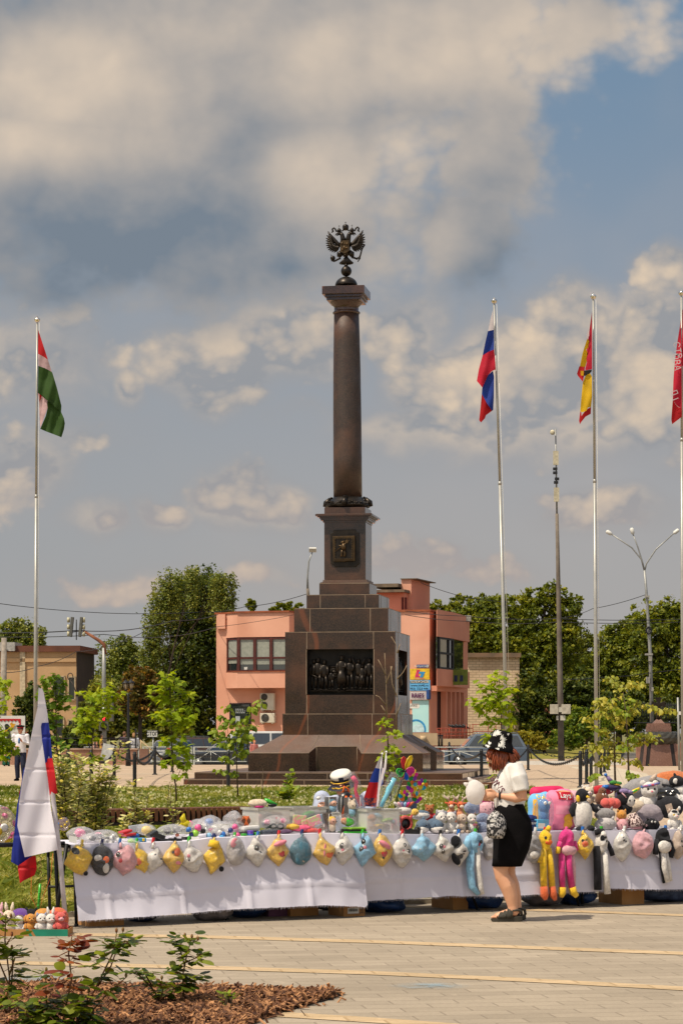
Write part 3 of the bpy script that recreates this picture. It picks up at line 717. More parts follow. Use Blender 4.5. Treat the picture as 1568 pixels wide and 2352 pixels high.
 for(x,y,r)in((640,610,28),(740,620,24),(690,690,34),(650,730,24),(730,700,20),(690,620,14)):q.ell(V(x,y,70*s+.06),(r*s,18*s,r*s),nu=10,nv=8,amp=.3,seed=r)
 part('breast_shield',q,BRZG,eg)
eg=bpy.data.objects.new('eagle',None);COL.objects.link(eg);eg.parent=mon
_p=part
def part(name,mb,mats,parent,world=False,bevel=.0,label=None,fix=True):
 if parent is eg:world=True
 return _p(name,mb,mats,parent,world,bevel,label,fix)
eagle()
# BUILDINGS
class Wall:
 """a facade plane: origin o, u along it, n out of it; places given on the photo grid"""
 def __init__(s,o,u,n):s.o,s.u,s.n=Vector(o),u,n;s.rot=Matrix((u,-n,ZA)).transposed()
 def a(s,x,b=.0):
  k=(x-CX)/F;o=s.o+s.n*b;return(k*o.y-o.x)/(s.u.x-k*s.u.y)
 def z(s,x,y,b=.0):q=s.o+s.n*b+s.u*s.a(x,b);return H0-(y-HY)/F*q.y
 def pt(s,a,z,b=.0):return Vector((s.o.x,s.o.y,0))+s.u*a+s.n*b+ZA*z
 def box(s,mb,a0,a1,z0,z1,b0,b1,m=0):return mb.box(s.pt((a0+a1)/2,(z0+z1)/2,(b0+b1)/2),(abs(a1-a0),abs(b1-b0),abs(z1-z0)),s.rot,m)
 def rect(s,mb,x0,x1,y0,y1,b0,b1,m=0):
  xm=(x0+x1)/2;return s.box(mb,s.a(x0,b1),s.a(x1,b1),s.z(xm,y1,b1),s.z(xm,y0,b1),b0,b1,m)
 def poly(s,mb,ab,z0,z1,m=0):return mb.prism(ab,s.u,s.n,ZA,Vector((s.o.x,s.o.y,z0)),z1-z0,m)
 def text(s,txt,x,y,hpx,b,depth=.02,xs=1.0,m=0,bold=.0,shear=.0,align='CENTER'):
  d=s.o.y;return textmb(txt,hpx*d/F*1.35,s.pt(s.a(x,b),s.z(x,y,b),b),s.u,ZA,s.n,depth,m,align,xs,shear,bold)
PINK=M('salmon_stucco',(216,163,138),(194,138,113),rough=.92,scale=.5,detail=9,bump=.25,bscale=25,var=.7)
PINKS=M('shaded_salmon_stucco',(206,140,114),(194,128,104),rough=.92,scale=.4,bump=.2,bscale=20)  # darker copy of the salmon stucco, shade of the side faces put into the colour
RUST=M('rusty_flashing',(150,84,52),(120,60,38),rough=.8,scale=2)
WFR=M('brown_window_frame',(84,38,30),(66,30,26),rough=.5,scale=3)
GLS=M('dark_window_glass',(26,32,34),(40,46,46),rough=.06,scale=.8,spec=.8,coat=.6)
CUR=M('pale_curtain',(150,152,140),(122,126,116),rough=.4,scale=5,coat=.5,var=.8)
FRB=M('black_frame',(32,26,28),rough=.5)
WHT=M('white_paint',(214,212,204),(200,198,190),rough=.5,scale=3)
BLKP=M('black_paint',(24,24,26),(34,34,36),rough=.5,scale=5)
PB=R(17);D0=165.0;ZG=-.33
c0=P(986,1677,D0);BU,BV,BNn=Vector((math.cos(PB),-math.sin(PB),0)),Vector((math.sin(PB),math.cos(PB),0)),Vector((-math.sin(PB),-math.cos(PB),0))
WF=Wall((c0.x,c0.y,0),BU,BNn);WS=Wall((c0.x,c0.y,0),BV,BU)
pk=thing('shop_building','two storey salmon pink shop block with projecting bay windows','building',(c0.x-7,c0.y+5,ZG))
aL=WF.a(497);zt=WF.z(986,1404);depth_s=WS.a(1073)
b=MB();WF.box(b,aL,0,ZG,zt,-depth_s,0);part('wall',b,PINK,pk,True)
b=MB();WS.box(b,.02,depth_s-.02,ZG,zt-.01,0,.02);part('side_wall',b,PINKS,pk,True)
b=MB();WF.box(b,aL-.1,.12,zt,zt+.12,-depth_s-.1,.12);part('roof',b,RUST,pk,True)
zb_,zs_,zw_=WF.z(600,1580,1.2),WF.z(600,1543,1.2),WF.z(600,1463,1.2)
ab=[(WF.a(519),0),(WF.a(545,1.2),1.2),(WF.a(664,1.2),1.2),(WF.a(678),0)]
b=MB();WF.poly(b,ab,zb_,zs_);WF.poly(b,ab,zw_,zt+.02);bay=part('bay',b,PINK,pk,True)
abi=[(ab[0][0]+.12,-.02),(ab[1][0]+.08,1.06),(ab[2][0]-.05,1.06),(ab[3][0]-.12,-.02)]
b=MB();WF.poly(b,abi,zs_,zw_);win=part('window',b,GLS,pk,True)
b=MB();
WF.box(b,abi[1][0],abi[2][0],zs_,zs_+.14,1.06,1.16);WF.box(b,abi[1][0],abi[2][0],zw_-.16,zw_,1.06,1.16);zm=WF.z(600,1511,1.1);WF.box(b,abi[1][0],abi[2][0],zm-.06,zm+.06,1.062,1.15)
for x in(548,585.5,623,661):a=WF.a(x,1.1);WF.box(b,a-.11,a+.11,zs_,zw_,1.064,1.17)
fa,fb=WF.pt(abi[0][0],0,0),WF.pt(abi[1][0],0,1.06);tt=(fb-fa).normalized();nn=Vector((tt.y,-tt.x,0));rr=Matrix((tt,-nn,ZA)).transposed()
for z0,z1 in((zs_,zs_+.14),(zm-.06,zm+.06),(zw_-.16,zw_)):b.box((fa+fb)/2+nn*.04+ZA*(z0+z1)/2,((fb-fa).length,.08,z1-z0),rr)
for q in(fa+tt*.1,fb-tt*.06):b.box(q+nn*.045+ZA*(zs_+zw_)/2,(.14,.1,zw_-zs_),rr)
part('frame',b,WFR,win,True)
b=MB()
for x0,x1,hh in((550,583,1526),(588,620,1526),(626,659,1526)):
 WF.rect(b,x0,x1,1468,1509,1.062,1.07);WF.rect(b,x0,x1,1513.5,hh,1.062,1.07)
for z0,z1 in((zm+.08,zw_-.18),(zs_+.6,zm-.08)):b.box((fa+fb)/2+nn*.006+ZA*(z0+z1)/2,((fb-fa).length-.3,.01,z1-z0),rr)
part('curtain',b,CUR,win,True)
b=MB();WF.rect(b,561,568,1532,1538,1.06,1.16);part('flower_pot',b,WHT,win,True)
b=MB();WF.poly(b,[(x,y+.06 if y>.5 else y)for x,y in ab],zs_,zs_+.05);part('sill',b,RUST,win,True)
b=MB();WF.poly(b,[(ab[0][0]-.1,0),(ab[1][0],1.32),(ab[2][0]+.05,1.32),(ab[3][0]+.1,0)],zt+.02,zt+.13);part('bay_roof',b,RUST,pk,True)
b=MB();WF.rect(b,497.5,517,1411,1444,0,.25);part('corner_block',b,PINK,pk,True)
b=MB();WF.rect(b,528.5,574.5,1617,1663,.0,.03);gw=part('window',b,GLS,pk,True)
b=MB()
for q in((527,576,1615,1618),(527,576,1661,1665),(527,530,1615,1665),(573,576,1615,1665)):WF.rect(b,*q,.0,.07)
part('frame',b,FRB,gw,True)
b=MB()
for y,w in((1629,17),(1633,22),(1637,20)):
 for i in range(5):WF.rect(b,541+i*w/4.4,541+i*w/4.4+w/6.5,y-1,y+1,.03,.035)
WF.rect(b,541,551,1645,1662,.03,.036);part('sticker',b,M('faded_white',(168,176,178),rough=.5),gw,True)
AC=M('ac_casing',(196,190,172),(184,178,160),rough=.45,scale=3);ACG=M('ac_grille',(60,58,54),(84,82,76),rough=.5,scale=20)
def ac(x0,x1,y0,y1,fans,label):
 xm,ym=(x0+x1)/2,(y0+y1)/2;q=WF.pt(WF.a(xm,.2),WF.z(xm,y1,.2),.28)
 t=thing('air_conditioner',label,'air conditioner',(q.x,q.y,q.z),0,'air conditioners on the pink wall')
 b=MB();WF.rect(b,x0,x1,y0,y1,.12,.48);part('casing',b,AC,t,True,bevel=.03)
 for(fx,fy,r)in fans:
  b=MB();c=WF.pt(WF.a(fx,.48),WF.z(fx,fy,.48),.482);rot=Matrix((BU,ZA,BNn)).transposed()
  for k in range(5):rr_=r*(k+1)/5*D0/F;b.lathe([(rr_-.02,0),(rr_-.02,.02),(rr_,.02),(rr_,0)],c,24,0,rot)
  b.lathe([(r*D0/F,-.0),(r*D0/F,.004)],c,24,0,rot)
  part('fan_grille',b,ACG,t)
 b=MB()
 for x in(x0+5,x1-5):WF.rect(b,x-.6,x+.6,y1,y1+2.5,0,.46)
 part('bracket',b,AC,t,True)
_part=part
def part(name,mb,mats,parent,world=False,bevel=.0,label=None,fix=True):
 if name=='fan_grille':world=True
 return _part(name,mb,mats,parent,world,bevel,label,fix)
ac(597,629,1592,1631,[(607,1601,8),(607,1620,8)],'tall beige air conditioner with two stacked fans on the pink wall')
ac(597,630,1638,1660,[(609,1649,9.5)],'lower single fan air conditioner under the taller unit')
def signboard(nm,label,x0,x1,y0,y1,mat,dep=.12):
 xm=(x0+x1)/2;q=WF.pt(WF.a(xm,dep),WF.z(xm,y1,dep),dep/2);t=thing(nm,label,'sign',(q.x,q.y,q.z),0)
 b=MB();WF.rect(b,x0,x1,y0,y1,.01,dep);part('board',b,mat,t,True);return t
SB=M('street_sign_blue',(44,78,140),rough=.4);SY=M('yellow_sign',(226,188,46),rough=.45);SC=M('sky_blue_sign',(96,168,214),(88,158,206),rough=.45);SK=M('black_panel',(20,22,28),rough=.4)
SM=M('magenta_print',(206,52,100),rough=.5);SBL=M('cyan_print',(48,140,196),rough=.5);SP=M('purple_letters',(92,34,84),rough=.4);PST=M('pale_blue_poster',(168,210,208),(156,202,204),rough=.5,scale=1)
t=signboard('street_sign','small blue street name plate high on the pink corner',956,984,1526.5,1533.5,SB,.05)
part('lettering',WF.text('Калужская',968,1530,4.6,.05,.01,1.05),WHT,t,True);
b=MB();WF.rect(b,978.5,983,1527.3,1532.7,.05,.056);part('number_plate',b,WHT,t,True);part('number',WF.text('6',980.8,1530,4,.056,.006),SB,t,True)
t=signboard('shop_sign','yellow shop sign with a pink and blue L7 logo',941,985.5,1536,1561,SY)
o_,z_=WF.pt(0,0,.12),0
def wpoly(pts,b,dep):
 mb=MB();V=[WF.pt(WF.a(x,b),WF.z(x,y,b),b)for x,y in pts];n=len(V);W=[v+BNn*dep for v in V]
 mb.add(V+W,[tuple(range(n)),tuple(range(n,2*n))]+[(i,(i+1)%n,n+(i+1)%n,n+i)for i in range(n)],0,False);return mb
part('logo_pink',wpoly([(957,1538),(964,1538),(960,1552),(968,1552),(966,1556),(952,1556)],.12,.01),SM,t,True)
part('logo_blue',wpoly([(962,1543),(976,1543),(970,1556),(963,1556),(967,1547),(961,1547)],.13,.012),SBL,t,True)
part('logo_strap',wpoly([(952,1557.5),(975,1557.5),(975,1559.5),(952,1559.5)],.12,.01),M('pink_strap',(206,130,120),rough=.5),t,True)
t=signboard('shop_sign','blue phone shop sign with black header, web address and number',940.5,987,1562,1586,SC)
b=MB();WF.rect(b,941.5,983.5,1563,1569.5,.12,.128);part('header',b,SK,t,True)
part('header_lettering',WF.text('ТЕЛЕФОНОВ',962.5,1566.2,5.2,.128,.008,1.0,bold=.02),WHT,t,True)
part('lettering',WF.text('www.int40.ru',963,1574.5,5.6,.12,.008,1.0,bold=.012),SK,t,True);part('phone_number',WF.text('953) 3223 444',962,1582,5.4,.12,.008,1.0,bold=.012),SK,t,True)
t=signboard('shop_sign','grey lightbox sign with purple capital letters',940,981,1588,1607,M('lightbox_grey',(190,182,180),(176,166,166),rough=.4,scale=2),.22)
part('lettering',WF.text('RRIES',959,1598,10,.22,.05,.92,bold=.03),SP,t,True)
b=MB();WF.rect(b,978,985,1584,1606,.0,.5);part('round_light_box',b,SB,t,True,bevel=.05)
t=signboard('poster','tall pale blue window poster with a white speech bubble',946,984,1608.5,1682,PST,.05)
part('speech_bubble',wpoly([(938,1616),(961,1616),(963,1619),(963,1624),(961,1627),(938,1627)],.05,.008),WHT,t,True);part('lettering',WF.text('ИЖЕ',950,1621.5,5.6,.058,.006),SK,t,True)
cpts=[(955+23*math.cos(a),1676+24*math.sin(a))for a in np.linspace(-2.2,.25,14)]+[(955+18.5*math.cos(a),1676+19.5*math.sin(a))for a in np.linspace(.25,-2.2,14)]
part('blue_ring',wpoly(cpts,.05,.008),SBL,t,True);part('parcel',wpoly([(947,1668),(966,1661),(974,1672),(974,1682),(950,1682)],.05,.008),M('pale_parcel',(186,216,222),rough=.5),t,True)
sz=lambda x,y,b=0:WS.z(x,y,b)
ab=[(WS.a(1001),.0),(WS.a(1003,1.0),1.0),(WS.a(1041,1.0),1.0),(WS.a(1048),.6),(WS.a(1062),.5),(WS.a(1064),0)]
z1,z2,z3=sz(1020,1576,1),sz(1020,1537,1),sz(1020,1464,1)
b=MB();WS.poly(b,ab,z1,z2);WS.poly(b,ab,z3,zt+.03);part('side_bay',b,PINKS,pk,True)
b=MB();WS.poly(b,[(ab[0][0]+.1,0),(ab[1][0]+.1,.9),(ab[2][0]-.1,.9),(ab[3][0]-.1,.5),(ab[3][0]-.1,0)],z2,z3);sw=part('window',b,GLS,pk,True)
b=MB()
for x in(1008.5,1030,1040):a=WS.a(x,.95);WS.box(b,a-.13,a+.13,z2,z3,.9,.98)
for z in(z2+.06,(z2+z3)/2,z3-.06):WS.box(b,WS.a(1008,.95),WS.a(1040,.95),z-.07,z+.07,.902,.975)
part('frame',b,FRB,sw,True)
b=MB();WS.rect(b,1010.5,1025,1467,1498,.9,.91);WS.rect(b,1010.5,1025,1501,1532,.9,.91);part('curtain',b,M('yellowed_blind',(150,136,100),(136,122,90),rough=.4,coat=.5),sw,True)
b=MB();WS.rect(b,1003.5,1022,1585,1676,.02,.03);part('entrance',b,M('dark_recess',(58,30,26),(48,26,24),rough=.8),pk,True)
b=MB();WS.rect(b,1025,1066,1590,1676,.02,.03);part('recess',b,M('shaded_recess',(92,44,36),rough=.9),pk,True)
for x in(1025.5,1036,1046,1056,1066):
 b=MB();a=WS.a(x,.5);WS.box(b,a-.16,a+.16,ZG,sz(x,1588,.5),.1,.5);part('column',b,PINKS,pk,True)
b=MB();WS.rect(b,1003,1066,1577,1589,.03,.52);part('lintel',b,PINKS,pk,True)
g_=WS.pt(WS.a(1052,.9),sz(1052,1574,.9),.9);t=thing('shop_sign','green square sign with navy letters on the side bay','sign',(g_.x,g_.y,g_.z))
b=MB();p0=WS.pt(ab[2][0]-.1,0,1.02);b.box((p0.x,p0.y,(sz(1050,1539,1)+sz(1050,1574,1))/2),(2.0,.1,sz(1050,1539,1)-sz(1050,1574,1)),PB*-1);part('board',b,M('olive_sign',(104,120,44),rough=.5),t,True)
b=MB();zc_=(sz(1050,1539,1)+sz(1050,1574,1))/2
for i,(w,hh)in enumerate(((.34,.62),(.10,.5),(.22,.42),(.22,.42))):q=p0+BU*(-.62+i*.40)+BNn*.06;b.box((q.x,q.y,zc_-.08*(i>0)),(w,.03,hh),-PB)
part('letter_blocks',b,M('navy_letters',(34,48,84),rough=.4),t,True)
q=WS.pt(WS.a(1066,.4),zt-.3,.6);t=thing('floodlight','grey floodlight on the roof corner of the pink block','floodlight',(q.x,q.y,q.z));b=MB();b.box(q+ZA*.15,(.5,.4,.42),.2);part('housing',b,M('lamp_grey',(176,172,160),rough=.5),t,True,bevel=.04);b=MB();b.tube([q,q-BU*.7],.04);part('arm',b,BLKP,t,True)
tw=thing('roof_tower','pink stair tower rising above the flat roof','tower',(WF.pt(-3,zt,-6).x,WF.pt(-3,zt,-6).y,zt+.12))
WT=Wall(WF.pt(0,0,-6),BU,BNn)
b=MB();WT.box(b,WT.a(921),WT.a(944),zt+.1,WT.z(930,1330),-5,0);part('wall',b,PINK,tw,True)
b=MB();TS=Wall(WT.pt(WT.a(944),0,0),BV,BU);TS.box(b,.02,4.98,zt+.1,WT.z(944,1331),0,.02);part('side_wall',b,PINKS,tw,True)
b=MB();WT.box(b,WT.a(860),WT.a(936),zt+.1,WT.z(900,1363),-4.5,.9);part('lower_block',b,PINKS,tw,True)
b=MB();WT.box(b,WT.a(858),WT.a(941),WT.z(900,1363),WT.z(900,1357),-4.5,1.5);WT.box(b,WT.a(858),WT.a(922),WT.z(900,1350),WT.z(900,1342),-4.5,.9);WT.box(b,WT.a(920),WT.a(958),WT.z(940,1330.5),WT.z(940,1328.5),-5.1,.15);part('roof',b,M('weathered_roof_edge',(120,104,84),(90,78,66),rough=.9,scale=2),tw,True)
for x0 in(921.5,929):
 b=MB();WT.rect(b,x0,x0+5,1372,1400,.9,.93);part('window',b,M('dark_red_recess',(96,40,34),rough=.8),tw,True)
# brick building
BRICK=bpy.data.materials.new('cream_brick');BRICK.use_nodes=True
n=NT(BRICK.node_tree);tc=n.new('ShaderNodeTexCoord');mp=n.new('ShaderNodeMapping');n.L.new(tc.outputs['Object'],mp.inputs[0]);mp.inputs['Rotation'].default_value=(R(-90),0,0)
br=n.new('ShaderNodeTexBrick');n.L.new(mp.outputs[0],br.inputs[0]);br.inputs['Scale'].default_value=1;br.inputs['Brick Width'].default_value=.5;br.inputs['Row Height'].default_value=.2;br.inputs['Mortar Size'].default_value=.022
br.inputs['Color1'].default_value=lin(222,198,162);br.inputs['Color2'].default_value=lin(206,180,146);br.inputs['Mortar'].default_value=lin(160,138,112)
n.L.new(n.mix(n.rng(n.noise(tc.outputs['Object'],.6,5),.45,.75,0,.5),br.outputs['Color'],lin(158,128,98)),n.N['Principled BSDF'].inputs['Base Color']);n.N['Principled BSDF'].inputs['Roughness'].default_value=.9
WB=Wall((P(1070,1677,186).x,186,0),XA,-YA)
t=thing('brick_building','low cream brick outbuilding beside the pink block','building',(P(1130,1677,190).x,190,ZG))
b=MB();WB.box(b,WB.a(1066),WB.a(1192),ZG,WB.z(1130,1510),-9,0);part('wall',b,BRICK,t,True)
b=MB();WB.box(b,WB.a(1064),WB.a(1195),WB.z(1130,1510),WB.z(1130,1500),-9.2,.35);part('roof',b,M('tar_roof',(96,84,70),(132,104,80),rough=.9,scale=1.2),t,True)
b=MB();WB.rect(b,1151,1178,1632,1643,0,.03);WB.rect(b,1151,1178,1650,1675,0,.03);part('window',b,M('boarded_grey',(110,104,98),rough=.8),t,True)
b=MB();WB.rect(b,1150,1179,1643,1650,0,.05);part('band',b,M('stained_band',(140,112,92),rough=.9),t,True)
# tan building on the left
TAN=M('ochre_stucco',(186,154,114),(166,134,98),rough=.92,scale=.5,bump=.2,bscale=15,var=.8)
PT=R(-4);wt0=P(176,1677,168);TU,TB=Vector((math.cos(PT),math.sin(PT),0)),Vector((math.sin(PT),-math.cos(PT),0))
WL=Wall((wt0.x,wt0.y,0),TU,TB)
t=thing('ochre_building','two storey ochre building with dark gable end','building',(wt0.x-8,wt0.y,ZG))
ztn=WL.z(176,1497);b=MB();WL.box(b,-17,0,ZG,ztn,-7,0);part('wall',b,TAN,t,True)
b=MB();WR_=Wall(WL.pt(0,0,0),-TB,TU);WR_.box(b,0,6.9,ZG,ztn+.1,0,.05);part('gable_wall',b,M('dark_gable',(46,42,40),(58,52,48),rough=.9,scale=1),t,True)  # gable wall coloured much darker than the ochre front
b=MB();WL.box(b,-17,.3,ztn,ztn+.42,-7,.25);part('roof',b,M('brown_roof',(104,62,44),(84,52,40),rough=.8,scale=1),t,True)
b=MB();WL.box(b,-17.2,WL.a(38),ztn+.05,ztn+.65,-2,.5);part('tin_canopy',b,M('galvanised',(190,186,178),rough=.4,metal=.5),t,True)
b=MB();WL.box(b,WL.a(47),WL.a(59),ZG,ztn,0,.12);part('pilaster',b,M('cream_pilaster',(196,180,150),rough=.9),t,True)
b=MB();WL.box(b,-17,0,ztn-.7,ztn-.45,0,.12);part('cornice',b,TAN,t,True)
for(x0,x1,y0,y1)in((121,148,1555,1600),(263,287,1678,1700),(163-5,172,1556,1606),(123,146,1650,1690),(158,171,1655,1690)):
 if x1>180:continue
 b=MB();WL.rect(b,x0,x1,y0,y1,0,.03);w=part('window',b,GLS,t,True);b=MB()
 for q in((x0-2,x0+.8,y0-2,y1+2),(x1-.8,x1+2,y0-2,y1+2),(x0-2,x1+2,y0-3,y0),(x0-2,x1+2,y1,y1+2.5)):WL.rect(b,*q,0,.12)
 part('frame',b,M('cream_window_frame',(178,160,128),rough=.8),w,True)
WK=Wall((P(40,1677,121).x,121,0),XA,-YA)
t=thing('fair_booth','white display board with black bear, yellow axe and red zigzag edge','display board',(P(40,1677,121).x,121,0))
b=MB();WK.rect(b,-25,58,1644,1742,-.15,0);part('board',b,WHT,t,True)
RDM=M('red_print',(186,34,36),rough=.5);YLM=M('yellow_print',(226,164,30),rough=.5)
zz=MB()
def kpoly(pts,b0,dep,mb=None):
 mb=mb or MB();V=[WK.pt(WK.a(x,b0),WK.z(x,y,b0),b0)for x,y in pts];n_=len(V);W=[v-YA*dep for v in V]
 mb.add(V+W,[tuple(range(n_)),tuple(range(n_,2*n_))]+[(i,(i+1)%n_,n_+(i+1)%n_,n_+i)for i in range(n_)],0,False);return mb
top=[(-25,1651),(48,1651)];
pts=[(-25,1651),(48.5,1651)]+[(48.5-i*4.1,1654+(3.5 if i%2 else 0))for i in range(18)]
part('zigzag',kpoly(pts,0,.02),RDM,t,True)
pts=[(48.5,1651),(48.5,1688)]+[(46-(3.5 if i%2 else 0),1686-i*4)for i in range(9)]
part('zigzag',kpoly(pts,.0,.018),RDM,t,True)
part('bear',kpoly([(11,1667),(14,1662.5),(19,1663),(23,1668),(23,1676),(25,1690),(26,1702),(24,1711),(17,1712),(19,1704),(15,1692),(12,1680),(13,1673)],0,.03),BLKP,t,True)
part('axe',kpoly([(10,1681),(27,1667),(23,1664),(27,1659),(32,1663),(37,1662),(31,1672),(28,1670),(12,1683)],.03,.02),YLM,t,True)
part('red_panel',kpoly([(14,1722),(34,1722),(34,1729),(14,1729)],0,.02),RDM,t,True)
# STREET FURNITURE
GRYM=M('galvanised_pole',(150,150,146),(132,132,128),rough=.45,scale=4,metal=.3)
CONC=M('weathered_concrete',(120,110,98),(98,88,78),rough=.9,scale=2,bump=.2)
RUSTP=M('rusty_pipe',(140,88,60),(110,66,46),rough=.8,scale=3)
def polet(b,pts,rads,d,n=10):b.tube([P(x,y,d+(q[0]if q else 0))for x,y,*q in pts],rads,n)
d=150;base=G(1287,1738);z0=-.4
t=thing('antenna_mast','tall concrete mast carrying white antenna panels and junction boxes','mast',(P(1287,1677,d).x,d,z0))
b=MB();b.tube([Vector((P(1288,1677,d).x,d,z0)),P(1285,1550,d),P(1280.5,1300,d),P(1278,1180,d)],[.20,.17,.125,.10],12);part('pole',b,CONC,t,True)
b=MB();b.tube([P(1278,1185,d),P(1275,985,d)],[.06,.045],8);part('top_pole',b,GRYM,t,True)
AW=M('antenna_cream',(198,188,160),rough=.5)
for(x,ya,yb,w)in((1275.5,1036,1068,6),(1277,1120,1152,6)):
 b=MB();b.box(P(x,(ya+yb)/2,d-.2),(2*w*px(d),.12,(yb-ya)*px(d)));part('antenna',b,AW,t,True)
b=MB();b.ell(P(1268,993,d-.2),(.16,.1,.16));part('dish',b,AW,t,True)
b=MB()
for y in(1077,1086,1100,1108):b.box(P(1274+(y%3)*2,y,d-.15),(.26,.22,.16))
part('bracket',b,BLKP,t,True)
for(x0,x1,y0,y1)in((1262.5,1281,1618,1640),(1288.5,1309,1618,1640)):
 b=MB();c_=P((x0+x1)/2,(y0+y1)/2,d-.25);b.box(c_,((x1-x0)*px(d),.35,(y1-y0)*px(d)));bx_=part('junction_box',b,M('box_cream',(196,186,164),rough=.5),t,True,bevel=.02)
b=MB();b.box(P(1286,1630,d-.25),(.22,.3,.3));b.box(P(1291,1649,d-.2),(.3,.25,.3));b.box(P(1279,1649,d-.2),(.12,.2,.26));part('meter_box',b,AC,t,True)
d=158;t=thing('street_lamp','white street lamp with three curved arms','street lamp',(P(1497,1677,d).x,d,-.4))
b=MB();b.tube([Vector((P(1498,1677,d).x,d,-.4)),P(1492,1500,d),P(1484,1370,d),P(1479,1310,d)],[.13,.115,.09,.075],10);part('pole',b,GRYM,t,True)
for pts,hd in(([(1479,1312),(1472,1285),(1450,1258),(1405,1228)],(1400,1225)),([(1479,1312),(1474,1290),(1463,1255),(1453,1228)],(1451.5,1222)),([(1479,1312),(1483,1295),(1505,1262),(1545,1226)],(1549,1223))):
 b=MB();b.tube([P(x,y,d)for x,y in pts],[.055,.05,.045,.04],8);ar=part('arm',b,GRYM,t,True)
 b=MB();a_,b_=Vector(P(*pts[-1],d)),P(hd[0],hd[1],d);dr=(b_-a_).normalized();b.tube([a_,a_+dr*.1,a_+dr*.40,a_+dr*.46],[.04,.12,.13,.05],8);part('lamp_head',b,WHT,ar,True)
b=MB();b.tube([P(1488+5*math.cos(a),1448+8*math.sin(a),d-.2)for a in np.linspace(0,6.3,14)],.06,6);b.tube([P(1489+6*math.cos(a),1449+7*math.sin(a),d-.2)for a in np.linspace(0,6.3,14)],.05,6);part('cable_coil',b,BLKP,t,True)
b=MB()
for x,y,w,h in((1489,1503,.5,.12),(1492,1513,.22,.3),(1487,1562,.22,.42),(1497,1583,.12,.26),(1485,1370,.3,.12)):b.box(P(x,y,d-.2),(w,.2,h))
part('fittings',b,M('fitting_grey',(160,156,146),rough=.5),t,True)
d=150;t=thing('street_lamp','single flat headed street lamp rising behind the monument','street lamp',(P(708,1677,d).x,d,-.4))
b=MB();b.tube([Vector((P(709,1677,d).x,d,-.4)),P(707.5,1365,d),P(706.5,1352,d)],[.13,.10,.10],10);part('pole',b,CONC,t,True)
b=MB();b.tube([P(706.5,1352,d),P(706,1325,d),P(709,1290,d),P(717,1268,d)],[.07,.055,.045,.04],8);part('arm',b,GRYM,t,True)
b=MB();b.box(P(718,1263,d),(.45,.5,.10),Matrix.Rotation(R(-24),3,'X'));part('lamp_head',b,WHT,t,True,bevel=.02)
d=128;t=thing('traffic_light_gantry','rusty bent arm pole holding two side on traffic lights','traffic light',(P(241,1677,d).x,d,-.35))
b=MB();b.tube([Vector((P(241,1677,d).x,d,-.35)),P(239,1560,d),P(239,1488,d)],[.12,.11,.10],10);part('pole',b,GRYM,t,True)
b=MB();b.tube([P(242,1503,d),P(239,1480,d),P(226,1470,d),P(192,1449,d)],[.09,.10,.09,.07],10);part('arm',b,RUSTP,t,True)
for x in(165,186):
 b=MB();c_=P(x,1440,d);b.box(c_,(.15,.34,1.05),Matrix.Rotation(.1,3,'Y'));h_=part('signal_head',b,M('signal_grey',(96,96,90),rough=.6),t,True,bevel=.03)
 for k in range(3):
  b=MB();q=P(x+(-4 if x==165 else 4),1424+k*16,d);b.lathe([(.13,0),(.14,.13)],q,10,0,Matrix.Rotation(R(-90 if x==165 else 90),3,'Y'));part('visor',b,M('visor_cream',(186,180,150),rough=.5),h_,True)
b=MB();b.tube([P(176,1423,d),P(176,1470,d)],.03,6);b.tube([P(165,1452,d),P(195,1448,d)],.03,6);part('hanger',b,BLKP,t,True)
d=117;t=thing('pedestrian_signal','pedestrian traffic light showing a red standing figure','traffic light',(P(241,1677,d).x,d,0))
b=MB();b.tube([Vector((P(241,1677,d).x,d,-.0)),P(239,1600,d)],[.09,.085],10);part('pole',b,GRYM,t,True)
b=MB();b.box(P(239,1655,d-.22),(.44,.26,1.0));part('housing',b,M('signal_grey',(96,96,90),rough=.6),t,True,bevel=.03)
b=MB();b.lathe([(.17,0),(.17,.02)],P(239,1668,d-.36),20,0,Matrix.Rotation(R(90),3,'X'));part('dark_lens',b,M('dark_lens',(24,26,26),rough=.2),t,True)
b=MB();c_=P(238.5,1648,d-.37);b.lathe([(.17,0),(.17,.02)],c_+YA*.012,20,0,Matrix.Rotation(R(90),3,'X'));part('red_lens',b,M('dark_lens',(24,26,26),rough=.2),t,True)
b=MB();b.ell(c_+ZA*.12,(.035,.02,.04));b.tube([c_+ZA*.08,c_,c_-ZA*.02],[.05,.06,.05],8)
for s_ in(-1,1):b.tube([c_+XA*.02*s_,c_+XA*.03*s_-ZA*.15],.026,6);b.tube([c_+XA*.05*s_+ZA*.07,c_+XA*.08*s_-ZA*.03],.018,6)
part('red_figure',b,M('red_signal_glow',(255,40,70),rough=.4,emit=1.6),t,True)
for y in(1636-35,1636):
 b=MB();b.box(P(257,y+4,d-.1),(.16,.5,.7));part('side_signal',b,M('signal_grey',(96,96,90),rough=.6),t,True,bevel=.02)
d=112;t=thing('lantern_post','black lantern post with two glass lanterns','street lamp',(P(295,1677,d).x,d,0))
b=MB();b.tube([Vector((P(295,1677,d).x,d,0)),P(295,1740,d),P(295,1720,d),P(295,1600,d),P(293.5,1592,d)],[.13,.12,.075,.05,.05],10);b.tube([P(289,1592,d),P(294,1596,d),P(301,1591,d)],.04,8);part('post',b,BLKP,t,True)
LG=M('lantern_glass',(176,160,126),rough=.2,spec=.6)
